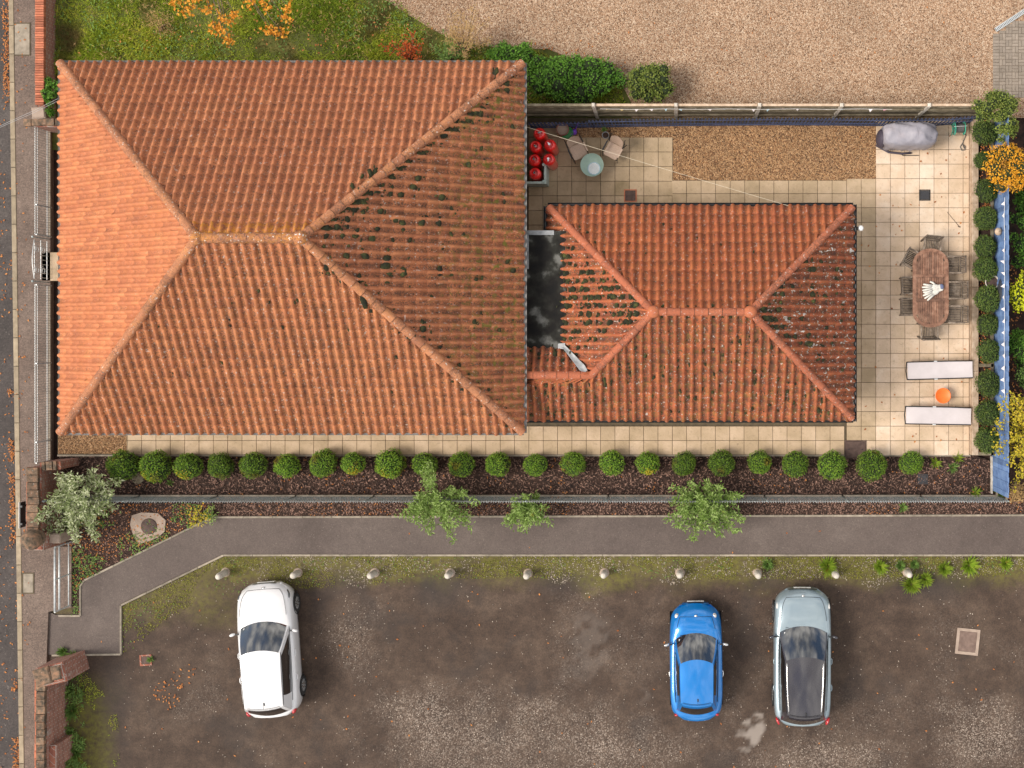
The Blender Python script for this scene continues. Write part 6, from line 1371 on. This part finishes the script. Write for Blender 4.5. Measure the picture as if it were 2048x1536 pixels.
def teakchair():
    th = thing('dining_chair', 'x', 'chair', (0, 0, .09), 0, 'slatted teak chairs around the dining table')
    for k in range(9): mb = MB(); mb.cur = random.random(); mb.box((-.20 + k * .05, .0, .43), (.036, .44, .02), 0, .003); mb.build('seat_slat', mt['oldteak'], th)
    for yy in (-.21, .21): mb = MB(); mb.cur = .3; mb.box((0, yy, .405), (.46, .04, .028)); mb.build('seat_rail', mt['oldteak'], th)
    for s_ in (-1, 1):
        mb = MB(); mb.cur = .5; mb.beam((s_ * .245, -.19, 0), (s_ * .245, -.30, .95), .035, .045); mb.build('back_leg', mt['oldteak'], th)
        mb = MB(); mb.cur = .4; mb.beam((s_ * .245, .21, 0), (s_ * .245, .17, .62), .035, .045); mb.build('front_leg', mt['oldteak'], th)
        mb = MB(); mb.cur = .9; mb.box((s_ * .252, -.03, .635), (.055, .52, .025), 0, .006); mb.build('armrest', mt['oldteak'], th)
    for zz, yy in ((.50, -.25), (.93, -.30)): mb = MB(); mb.cur = .15; mb.box((0, yy, zz), (.46, .03, .065), 0, .004); mb.build('back_rail', mt['oldteak'], th)
    for k in range(8): mb = MB(); mb.cur = random.random(); mb.beam((-.19 + k * .054, -.255, .52), (-.19 + k * .054, -.298, .91), .032, .016); mb.build('back_slat', mt['oldteak'], th)
    return th
ch0 = teakchair()
CH = [(1862, 494, R(180 - 6), 'teak chair at the head of the dining table nearest the barbecue'), (1824, 520, R(-90 - 28), 'teak chair pulled out at an angle, left side of the dining table'), (1818, 571, R(-90 + 3), 'teak chair square to the table, middle of the left side'), (1817, 614, R(-90), 'teak chair square to the table, lower left side'), (1856, 660, R(2), 'teak chair at the foot of the dining table nearest the loungers'), (1904, 530, R(90), 'teak chair on the planter side of the table, upper'), (1908, 581, R(90), 'teak chair on the planter side of the table, middle'), (1908, 629, R(90), 'teak chair on the planter side of the table, lower')]
for i, (px, py, rz, lab) in enumerate(CH):
    o = ch0 if i == 0 else copy_tree(ch0); x, y = W(px, py, .52); o.location = (x, y, .09); o.rotation_euler = (0, 0, rz); o['label'] = lab
def glove(px, py, rz, label, z):
    x, y = W(px, py, .85); th = thing('glove', label, 'glove', (x, y, z), rz); mb = MB(); mb.smooth = True
    mb.ell((0, 0, .035), (.15, .10, .035), 0, 14, 8); mb.ell((.15, 0, .03), (.10, .075, .03), 0, 12, 6)
    for k, (yy, ln, da) in enumerate(((.085, .20, .30), (.035, .25, .10), (-.02, .25, -.06), (-.075, .20, -.26))): mb.tube([(-.08, yy * .9, .035), (-.14 - ln * .5, yy + math.sin(da) * ln * .5, .05), (-.12 - ln, yy + math.sin(da) * ln, .03), (-.14 - ln, yy + math.sin(da) * ln * 1.02, .025)], [.032, .033, .028, .012], 8)
    mb.tube([(.02, .08, .035), (-.05, .16, .04), (-.11, .19, .03), (-.13, .195, .025)], [.032, .032, .026, .01], 8); mb.build('hand', mt['glove'], th)
    mb = MB(); mb.smooth = True; mb.ell((.21, 0, .035), (.07, .085, .036), 0, 12, 6); mb.build('cuff', mt['cuff'] if 'upper' in label else mt['glove'], th)
glove(1870, 575, R(8), 'upper white work glove with blue cuff on the dining table', .79); glove(1871, 583, R(28), 'lower plain white work glove fanned under the other one', .762)
# loungers
def lounger(px, py, rz, label):
    x, y = W(px, py, .35); th = thing('sun_lounger', label, 'sun lounger', (x, y, .09), rz, 'sling loungers on the terrace'); mb = MB(); mb.smooth = True; rows = []
    for (xx, zz) in ((-.98, .30), (-.93, .335), (-.5, .33), (.2, .325), (.33, .33), (.65, .37), (1.0, .42)): rows.append([(xx, q * .255, zz - .018 * (1 - q * q)) for q in (-1, -.5, 0, .5, 1)])
    mb.patch(rows); mb.patch([[(p[0], p[1], p[2] - .01) for p in reversed(r_)] for r_ in rows]); mb.build('sling', mt['sling'], th)
    for s_ in (-1, 1):
        mb = MB(); mb.smooth = True; mb.tube([(-1.0, s_ * .27, .3), (-.93, s_ * .27, .335), (.3, s_ * .27, .335), (.65, s_ * .265, .375), (1.0, s_ * .262, .425)], .018, 6); mb.build('side_frame', mt['blackm'], th)
        mb = MB(); mb.box((-.12, s_ * .275, .36), (.10, .035, .03), 0, .005); mb.build('hinge', mt['galv'], th)
        for xx in (-.8, .55): mb = MB(); mb.tube([(xx, s_ * .27, .33), (xx + .06, s_ * .27, 0)], .015, 6); mb.build('leg', mt['blackm'], th)
    mb = MB(); mb.tube([(-1.0, -.27, .3), (-1.03, 0, .3), (-1.0, .27, .3)], .018, 6); mb.build('foot_bar', mt['blackm'], th)
lounger(1878, 740, R(1.5), 'pale sling sun lounger nearest the dining table'); lounger(1875, 831, R(-1), 'pale sling sun lounger nearest the mulch bed')
x, y = W(1885, 791, .3); th = thing('side_table', 'small round bright orange table between the two loungers', 'table', (x, y, .09)); mb = MB(); mb.smooth = True; mb.lathe([(0, .26), (.2, .26), (.235, .27), (.24, .30), (.225, .30), (.21, .28), (0, .277)], n=30); mb.build('tray_top', mt['orangep'], th)
for k in range(3): a_ = k * 2.094; mb = MB(); mb.tube([(math.cos(a_) * .12, math.sin(a_) * .12, .265), (math.cos(a_) * .17, math.sin(a_) * .17, 0)], .016, 6); mb.build('leg', mt['orangep'], th)
# ornaments on the blue fence
x, y = W(2000, 463, 1.2); th = thing('wall_basket', 'round tan hanging basket on the blue fence', 'basket', (XF - .12, y, 1.1), world=True); mb = MB(); mb.smooth = True; mb.ell((XF - .12, y, 1.18), (.11, .12, .09), 0, 14, 8); mb.build('bowl', mt['sleeper'], th); mb = MB(); mb.tube([(XF - .02, y, 1.4), (XF - .12, y, 1.36), (XF - .12, y, 1.22)], .008, 5); mb.build('hook', mt['blackm'], th)
y = W(0, 580, 1.1)[1]; th = thing('wire_ornament', 'dark wire ornament hung on the blue fence behind the empty pot', 'ornament', (XF - .04, y, .8), world=True); mb = MB()
for k in range(7): zz = .85 + k * .07; hl = .16 + .17 * math.sin(math.pi * (k + .5) / 7); mb.tube([(XF - .03, y - hl, zz), (XF - .05, y, zz + .02), (XF - .03, y + hl, zz)], .009, 5)
mb.build('wire', mt['blackm'], th); mb = MB(); mb.tube([(XF - .03, y - .34, 1.06), (XF - .06, y, 1.1), (XF - .03, y + .34, 1.06)], .01, 5); mb.build('spine', mt['blackm'], th)
# lines overhead
a = WV(1053, 254, 2.5); b_ = WV(1582, 413, 2.35); mb = MB(); mb.tube([a.lerp(b_, t) + Vector((0, 0, -.10 * 4 * t * (1 - t))) for t in np.linspace(0, 1, 13)], .005, 5); mb.build('washing_line', mt['rope'], label='pale washing line stretched from the large house to the annexe eave', cat='line')
for dz, nm in ((0, 'upper of two grey cables from the roof corner over the pavement'), (.16, 'lower of two grey cables from the roof corner over the pavement')):
    a = WV(122, 194 + dz * 30, 3.0); b_ = WV(8, 248 + dz * 20, 3.6); mb = MB(); mb.tube([a, a.lerp(b_, .5) + Vector((0, 0, -.05)), b_, b_ + (b_ - a) * 1.5], .005, 5); mb.build('cable', mt['galv'], label=nm, cat='cable')
# bollards
BO = [(444, 1148), (590, 1149), (745, 1149), (897, 1149), (1054, 1150), (1208, 1149), (1360, 1149), (1516, 1149), (1670, 1149), (1818, 1148)]
bl = ['leftmost white concrete bollard on the verge, by the white car', 'white concrete bollard touching the nose corner of the white car', 'third white bollard from the left end of the verge', 'fourth white bollard from the left end of the verge', 'fifth white bollard from the left, below the smallest shrub', 'sixth white bollard from the left end of the verge', 'white bollard straight ahead of the blue car', 'white bollard just left of the silver car nose', 'white bollard in the tuft just right of the silver car nose', 'rightmost white bollard, between the green tufts']
for (px, py), l in zip(BO, bl):
    x, y = W(px, py, .28); th = thing('bollard', l, 'bollard', (x, y, 0), random.uniform(0, 6), 'white bollards along the verge'); h = random.uniform(.52, .6)
    mb = MB(); mb.smooth = True; M0 = Matrix.Rotation(random.gauss(0, .05), 4, 'X'); mb.T = M0; mb.lathe([(.10, -.02), (.105, .1), (.10, h - .12), (.088, h - .05), (.06, h - .012), (.02, h), (0, h)], n=16); mb.build('shaft', mt['concw'], th)
    mb = MB(); mb.smooth = True; mb.lathe([(.16, -.01), (.14, .02), (.107, .035)], n=14); mb.build('footing', mt['conc'], th)

# ------------------------------------------------------------------ cars
def lerp_tab(tab, t):
    for (a, va), (b_, vb) in zip(tab[:-1], tab[1:]):
        if a <= t <= b_: return va + (vb - va) * (t - a) / (b_ - a + 1e-9)
    return tab[0][1] if t < tab[0][0] else tab[-1][1]
def car(name, label, L_, Wd, H, paint, loc, rz, S):
    """y forward. S: shape tables in fractions of half length, from tail (-1) to nose (1)"""
    th = thing(name, label, 'car', (loc[0], loc[1], .008), rz); hl = L_ / 2; hw = Wd / 2
    def smooth_tab(tab, t):
        e = .035; return (lerp_tab(tab, max(-1, t - e)) + 2 * lerp_tab(tab, t) + lerp_tab(tab, min(1, t + e))) / 4
    st = [-1, -.99, -.97, -.94, -.9, -.84, -.76, -.66, -.54, -.4, -.25, -.1, .05, .2, .33, .45, .55, .64, .72, .79, .85, .9, .935, .96, .98, .992, 1.0]
    rings = []
    def sec(t):
        w_ = hw * smooth_tab(S['w'], t); zt = smooth_tab(S['top'], t); zs = min(zt - .03, smooth_tab(S['sh'], t)); zb = S['zb'] + (.10 * max(0, abs(t) - .88) / .12)
        he = smooth_tab(S['he'], t)
        half = [(0, zb), (w_ * .88, zb), (w_ * .97, zb + .10), (w_ * 1.0, zb + .28), (w_ * .995, (zb + .28 + zs) / 2), (w_ * .975, zs - .05), (w_ * .945, zs), (w_ * (.945 + he) / 2, zs + (zt - zs) * .6), (w_ * he, zt - .006), (w_ * he * .55, zt + .014), (0, zt + .022)]
        return half
    for t in st:
        h = sec(t); y = t * hl; rings.append([(x, y - S.get('bow', .10) * (abs(x) / hw) ** 2 * max(0, (abs(t) - .8) / .2) * math.copysign(1, t), z) for x, z in h] + [(-x, y - S.get('bow', .10) * (abs(x) / hw) ** 2 * max(0, (abs(t) - .8) / .2) * math.copysign(1, t), z) for x, z in reversed(h[1:-1])])
    mb = MB(); mb.smooth = True; mb.loft([list(reversed(r_)) for r_ in rings]); mb.build('body', paint, th)
    # greenhouse: base curve on the belt, roof curve above
    wsb, wst, rt, rb = S['ws']; zb_, zr = S['belt'], H - .055
    bwf, bwr, rwf, rwr = S['cab']
    def base(u, y): k = (wsb * hl - y) / ((wsb - rb) * hl); k = min(1, max(0, k)); return u * hw * (bwf + (bwr - bwf) * k)
    def patch2(name_, curve_b, curve_t, mat, parent, bulge=.03, nv=5, flip=False, sm=True):
        rows = []
        for j in range(nv + 1):
            v = j / nv; row = []
            for p, q in zip(curve_b, curve_t):
                p = Vector(p); q = Vector(q); c = p.lerp(q, v); o = Vector((c.x, c.y - (wsb + rb) / 2 * hl, 0)); o.normalize(); row.append(c + o * (bulge * 4 * v * (1 - v)))
            rows.append(row)
        if flip: rows = [list(reversed(r_)) for r_ in rows]
        mb = MB(); mb.smooth = sm; mb.patch(rows); return mb.build(name_, mat, parent)
    cw = S.get('curve', .22)
    def wsbase(u): return (u * hw * bwf, wsb * hl - cw * u * u, zb_ - .03 - .02 * u * u)
    def wstop(u): return (u * hw * rwf, wst * hl - cw * .55 * u * u, zr + .035 * (1 - u * u))
    def rrbase(u): return (u * hw * bwr, rb * hl + .16 * u * u, S.get('rz', zb_))
    def rrtop(u): return (u * hw * rwr, rt * hl + .07 * u * u, zr - .015 + .03 * (1 - u * u))
    us = np.linspace(-.93, .93, 11)
    patch2('windscreen', [wsbase(u) for u in us], [wstop(u) for u in us], mt['glass'], th, .05, 8, True)
    us2 = np.linspace(-.84, .84, 11)
    patch2('rear_window', [rrbase(u) for u in us2], [rrtop(u) for u in us2], mt['sideglass'], th, .02, 4)
    def addp(cb, ct, flip, mbx, bulge=.03, nv=5):
        rows = []
        for j in range(nv + 1):
            v = j / nv; row = []
            for p, q in zip(cb, ct):
                c = Vector(p).lerp(Vector(q), v); o = Vector((c.x, c.y - (wsb + rb) / 2 * hl, 0)); o.normalize(); row.append(c + o * (bulge * 4 * v * (1 - v)))
            rows.append(row)
        mbx.patch([list(reversed(r_)) for r_ in rows] if flip else rows)
    for s_ in (-1, 1):
        cab = MB(); cab.smooth = True
        A0, A1 = wsbase(s_ * .93), wsbase(s_ * 1.0); T0, T1 = wstop(s_ * .93), wstop(s_ * 1.0); yf, yr = A1[1], rrbase(s_)[1]; yft, yrt = T1[1], rrtop(s_)[1]
        n = 9; sb = []; stp = []
        for k in range(n + 1):
            q = k / n; sb.append((s_ * hw * (bwf + (bwr - bwf) * q + .02 * math.sin(math.pi * q)), yf + (yr - yf) * q, zb_ - .01)); stp.append((s_ * hw * (rwf + (rwr - rwf) * q + .02 * math.sin(math.pi * q)), yft + (yrt - yft) * q, zr - .01))
        sb[0] = A1; stp[0] = T1; R1b, R1t = rrbase(s_), rrtop(s_); sb[-1] = R1b; stp[-1] = R1t
        addp([A0, A1], [T0, T1], s_ < 0, cab, .02)
        def pt(q): i = min(n - 1, int(q * n)); f = q * n - i; return Vector(sb[i]).lerp(Vector(sb[i + 1]), f), Vector(stp[i]).lerp(Vector(stp[i + 1]), f)
        g0, g1 = S.get('glassq', (.06, .86)); qs = np.linspace(g0, g1, 8)
        B_ = [pt(q)[0] for q in qs]; T_2 = [pt(q)[1] for q in qs]; B2 = [b_.lerp(t_, .06) for b_, t_ in zip(B_, T_2)]; T2 = [b_.lerp(t_, .90) for b_, t_ in zip(B_, T_2)]
        patch2('side_window', B2, T2, mt['sideglass'], th, .022, 4, s_ < 0)
        o_ = Vector((s_ * -.008, 0, 0))
        q_all = np.linspace(0, 1, 14); addp([pt(q)[0] + o_ for q in q_all], [pt(q)[1] + o_ for q in q_all], s_ < 0, cab, .018)
        addp([rrbase(s_ * .84), R1b] , [rrtop(s_ * .84), R1t], s_ > 0, cab, .02)
        cab.build('pillar', S.get('pillar', paint), th)
        mb = MB(); mb.tube([pt(q)[1].lerp(pt(q)[0], .05) + Vector((s_ * .006, 0, .0)) for q in np.linspace(.02, .97, 10)], .008, 5); mb.build('roof_seam', mt['black'], th)
        mb = MB(); mb.tube([pt(q)[0] + Vector((s_ * .012, 0, .012)) for q in np.linspace(.02, .9, 10)], .010, 5); mb.build('belt_trim', mt['black'], th)
        if S.get('rails'):
            mb = MB(); mb.smooth = True; mb.tube([pt(q)[1] + Vector((-s_ * .05, 0, .045 if .06 < q < .96 else .0)) for q in np.linspace(.03, .97, 14)], .02, 6); mb.build('roof_rail', mt['chrome'], th)
    addp([(u * hw * rwr * 1, rrtop(u)[1] - .0, rrtop(u)[2]) for u in np.linspace(-1, 1, 11)], [wstop(u) for u in np.linspace(-1, 1, 11)], False, MB())
    rm = MB(); rm.smooth = True; rows = []
    for j in range(11):
        v = j / 10; rows.append([Vector(rrtop(u)).lerp(Vector(wstop(u)), v) + Vector((0, 0, .045 * math.sin(math.pi * v) * (1 - .6 * u * u))) for u in np.linspace(-1, 1, 11)])
    rm.patch(rows); rm.build('roof', S.get('roofmat', paint), th)
    # spoiler lip over the rear window
    mb = MB(); mb.smooth = True; mb.patch([[Vector(rrtop(u)) + Vector((0, 0, .012)) for u in np.linspace(-.9, .9, 9)], [Vector(rrtop(u)) + Vector((0, -S.get('lip', .1), -.01)) for u in np.linspace(-.88, .88, 9)], [Vector(rrtop(u)) + Vector((0, -S.get('lip', .1) + .02, -.035)) for u in np.linspace(-.88, .88, 9)]]); mb.build('spoiler', S.get('roofmat', paint) if S.get('darklip') else paint, th)
    mb = MB(); mb.tube([Vector(rrtop(u)) + Vector((0, .03, .018)) for u in np.linspace(-.86, .86, 9)], .005, 4); mb.build('tailgate_seam', mt['black'], th)
    mb = MB(); mb.tube([Vector(wsbase(u)) + Vector((0, .035, .004)) for u in np.linspace(-.95, .95, 11)], .018, 5); mb.build('scuttle', mt['black'], th)
    for s_ in (-1, 1):
        a_ = Vector(wsbase(s_ * .1 + .25)) + Vector((0, .0, .03)); mb = MB(); mb.tube([a_, Vector(wsbase(s_ * .5 - .25)).lerp(Vector(wstop(s_ * .5 - .25)), .06) + Vector((0, .03, .03))], .008, 4); mb.build('wiper', mt['black'], th)
    # mirrors, wheels, lamps, handles
    for s_ in (-1, 1):
        my = wsb * hl - .42; mx_ = hw * 1.0 + .085
        mb = MB(); mb.smooth = True; mb.ell((s_ * mx_, my, zb_ + .04), (.095, .05, .065), s_ * R(-16), 12, 8); mi_ = mb.build('mirror', S.get('mirror', paint), th)
        mb = MB(); mb.box((s_ * (hw - .03), my, zb_ + .02), (.14, .035, .035)); mb.build('arm', mt['black'], mi_)
        for wy in S['wheels']:
            hwl = hw * (smooth_tab(S['w'], wy) + .008); wx = hwl - .095; wr = S['wr']; wh = None
            mb = MB(); mb.smooth = True; T0 = Matrix.Translation((s_ * wx, wy * hl, wr)) @ Matrix.Rotation(s_ * math.pi / 2, 4, 'Y'); mb.T = T0
            mb.lathe([(wr * .62, .10), (wr * .9, .10), (wr, .07), (wr, -.08), (wr * .9, -.1), (wr * .5, -.1)], n=26, cap=False); wh = thing('wheel', None, None); wh.parent = th; OFF[wh] = Vector((0, 0, 0)); mb.build('tyre', mt['tyre'], wh)
            mb = MB(); mb.T = T0; mb.lathe([(wr * .64, .09), (wr * .60, .06), (wr * .2, .075), (0, .085)], n=20); mb.mi = 1
            for k in range(10): mb.box((math.cos(k * .628) * wr * .36, math.sin(k * .628) * wr * .36, .087), (wr * .5, .035, .014), k * .628)
            mb.build('rim', [mt['lead'], mt['chrome']], wh, smooth=False)
            mb = MB(); mb.smooth = True; rr_ = wr * 1.13; pts_ = [(s_ * (hwl * .985), wy * hl + math.cos(a2) * rr_, wr + math.sin(a2) * rr_) for a2 in np.linspace(-.25, math.pi + .25, 17)]
            ctr = Vector((s_ * (hwl * .90), wy * hl, wr)); rows = [[Vector(p) + Vector((s_ * .012, 0, 0)) for p in pts_], [Vector((s_ * (hwl + .004), p[1] * .0 + wy * hl + (p[1] - wy * hl) * .90, wr + (p[2] - wr) * .90)) for p in pts_], [Vector((s_ * (hwl * .86), wy * hl + (p[1] - wy * hl) * .85, wr + (p[2] - wr) * .85)) for p in pts_]]
            mb.patch(rows); mb.build('wheel_arch', S.get('arch', mt['black']), th)
        hx, hy, hz, hd, hrz = S['head']; mb = MB(); mb.smooth = True; mb.ell((s_ * hx * hw, hy * hl, hz), hd, s_ * hrz, 14, 8, S.get('headrx', R(-25))); hlm = mb.build('headlight', S.get('headmat', mt['lampc']), th)
        mb = MB(); mb.smooth = True; mb.ell((s_ * hx * hw, hy * hl + .01, hz + .01), tuple(v * .5 for v in hd[:2]) + (hd[2] * 1.06,), s_ * hrz, 10, 6, S.get('headrx', R(-25))); mb.build('bulb_unit', mt['chrome'], hlm)
        tx_, ty_, tz_, td, trz = S['tail']; mb = MB(); mb.smooth = True; mb.ell((s_ * tx_ * hw, ty_ * hl, tz_), td, s_ * trz, 12, 8); mb.build('tail_light', mt['lampr'], th)
        for hy2 in S['handles']: mb = MB(); mb.smooth = True; mb.tube([(s_ * (hw * .975), hy2 * hl + .10, zb_ - .11), (s_ * (hw * 1.005), hy2 * hl + .05, zb_ - .10), (s_ * (hw * 1.005), hy2 * hl - .05, zb_ - .10), (s_ * (hw * .975), hy2 * hl - .10, zb_ - .11)], .018, 6); mb.build('door_handle', S.get('handle', paint), th)
        # bonnet shut line
        pts_ = []
        for t in np.linspace(S['bon'][0], S['bon'][1], 9):
            h = sec(t); i8 = 8; x_ = h[i8][0] * 1.03; pts_.append((s_ * x_, t * hl - S.get('bow', .10) * (x_ / hw) ** 2 * max(0, (abs(t) - .8) / .2), h[i8][1] + .002))
        mb = MB(); mb.tube(pts_, .006, 4); mb.build('bonnet_seam', mt['black'], th)
    t = S['bon'][1]; h = sec(t); mb = MB()
    mb.tube([(u * h[8][0] * 1.03, t * hl - S.get('bow', .10) * (u * h[8][0] / hw) ** 2 * max(0, (t - .8) / .2), h[8][1] + .018 * (1 - u * u) + .006) for u in np.linspace(-1, 1, 11)], .007, 4); mb.build('bonnet_front_seam', mt['black'], th)
    h = sec(.985); gz = S['grz']; mb = MB(); mb.smooth = True
    gy = lambda u: .99 * hl - S.get('bow', .10) * (u * .5) ** 2 * .95
    mb.patch([[(u * hw * S['grw'], gy(u) + .028, gz + .05) for u in np.linspace(-1, 1, 9)], [(u * hw * S['grw'], gy(u) + .034, gz - .05) for u in np.linspace(-1, 1, 9)]]); mb.build('grille', mt['black'], th)
    mb = MB(); mb.box((0, 1.0 * hl + .012, gz - .16), (.52, .014, .11)); mb.build('number_plate', mt['white'], th)
    mb = MB(); mb.box((0, -1.0 * hl - .012, S['tail'][2] - .12), (.52, .014, .11)); mb.build('number_plate', mt['yellowcloth'], th)
    mb = MB(); mb.smooth = True; mb.lathe([(.045, 0), (.045, .012), (0, .016)], (0, (S['bon'][1] + .012) * hl, sec(S['bon'][1] + .012)[10][1] - .004), 14); mb.build('badge', mt['chrome'], th)
    a_ = Vector(rrtop(0)).lerp(Vector(wstop(0)), S.get('ant', .10)) + Vector((.03, 0, .02)); mb = MB(); mb.smooth = True; mb.ell(tuple(a_), (.022, .055, .03)); mb.tube([a_, a_ + Vector((0, -.12, .07))], [.008, .004], 5); mb.build('aerial', mt['black'], th)
    mb = MB(); mb.box(tuple(Vector(wsbase(-.78)).lerp(Vector(wstop(-.78)), .2) + Vector((0, .0, .012))), (.07, .09, .004), 0, rx=R(-25)); mb.build('windscreen_sticker', mt['white'], th)
    return th
ft = lambda *a: list(a)
WT = ft((-1, .62), (-.985, .76), (-.96, .85), (-.92, .91), (-.85, .955), (-.7, .99), (-.4, 1.0), (.3, 1.0), (.6, .985), (.75, .97), (.85, .925), (.92, .84), (.96, .74), (.985, .60), (1, .46))
hatch = dict(w=WT, top=ft((-1, .86), (-.95, .92), (-.85, .94), (0, .92), (.44, .93), (.52, .955), (.66, .92), (.82, .85), (.9, .79), (.96, .70), (1, .58)), sh=ft((-1, .72), (-.9, .86), (-.6, .89), (.3, .86), (.6, .82), (.85, .72), (.95, .62), (1, .5)), he=ft((-1, .8), (-.6, .82), (.3, .82), (.6, .80), (.85, .74), (1, .6)),
             zb=.19, belt=.92, ws=(.50, .085, -.80, -.955), cab=(.86, .80, .69, .66), wheels=(.64, -.62), wr=.315, head=(.80, .83, .70, (.09, .17, .035), R(28)), tail=(.80, -.93, .80, (.06, .10, .09), R(-30)), handles=(-.05, -.42), bon=(.54, .925), grz=.62, grw=.42, glassq=(.10, .80), ant=.10, rz=.98)
x, y = W(541, 1296, .5); car('parked_car', 'white five-door hatchback parked askew by the left bollards', 4.05, 1.75, 1.46, mt['pwhite'], (x, y), R(4.2), dict(hatch, mirror=mt['pwhite'], arch=mt['black'], headmat=mt['sideglass'], lip=.03))
mini = dict(hatch, w=ft((-1, .58), (-.985, .70), (-.95, .82), (-.9, .89), (-.8, .95), (-.6, .99), (-.3, 1.0), (.3, .995), (.55, .98), (.7, .955), (.8, .91), (.88, .83), (.94, .73), (.98, .60), (1, .48)),
            top=ft((-1, .80), (-.95, .90), (-.85, .94), (0, .93), (.50, .94), (.58, .985), (.66, .95), (.78, .87), (.87, .78), (.94, .68), (1, .52)), sh=ft((-1, .62), (-.9, .80), (-.6, .90), (.3, .88), (.6, .80), (.8, .68), (.93, .56), (1, .46)), he=ft((-1, .74), (-.6, .76), (.3, .76), (.6, .72), (.85, .62), (1, .55)),
            belt=.95, ws=(.58, .16, -.62, -.86), cab=(.80, .76, .62, .60), wheels=(.66, -.64), wr=.29, head=(.70, .80, .74, (.075, .085, .06), 0), tail=(.76, -.885, .80, (.07, .05, .09), R(-20)), handles=(-.18,), bon=(.60, .80), grz=.52, grw=.30, glassq=(.14, .80), ant=.12, curve=.26, bow=.16, rz=.99)
x, y = W(1392, 1320, .5); blue = car('parked_car', 'small bright blue rounded city car with chrome mirrors', 3.55, 1.63, 1.49, mt['pblue'], (x, y), R(0.6), dict(mini, mirror=mt['chrome'], handle=mt['chrome']))
suv = dict(hatch, top=ft((-1, .90), (-.95, .98), (-.85, 1.0), (0, .98), (.47, .99), (.55, 1.02), (.66, .99), (.82, .94), (.9, .89), (.96, .80), (1, .66)), sh=ft((-1, .80), (-.9, .93), (-.6, .95), (.3, .93), (.6, .90), (.85, .82), (.95, .70), (1, .56)), he=ft((-1, .78), (-.6, .80), (.3, .80), (.6, .78), (.85, .70), (1, .58)),
           zb=.25, belt=.98, ws=(.53, .10, -.78, -.965), cab=(.84, .78, .68, .60), wheels=(.63, -.62), wr=.335, head=(.84, .80, .80, (.06, .19, .035), R(22)), tail=(.86, -.92, .92, (.05, .13, .10), R(-24)), handles=(-.05, -.44), bon=(.56, .90), grz=.72, grw=.50, glassq=(.06, .92), rails=True, roofmat=mt['proof'], pillar=mt['proof'], darklip=True, ant=.06, curve=.24, rz=1.0)
x, y = W(1603, 1309, .5); car('parked_car', 'pale silver-blue crossover car with black roof and chrome roof rails', 4.14, 1.76, 1.55, mt['pgrey'], (x, y), R(-.3), dict(suv, mirror=mt['proof']))
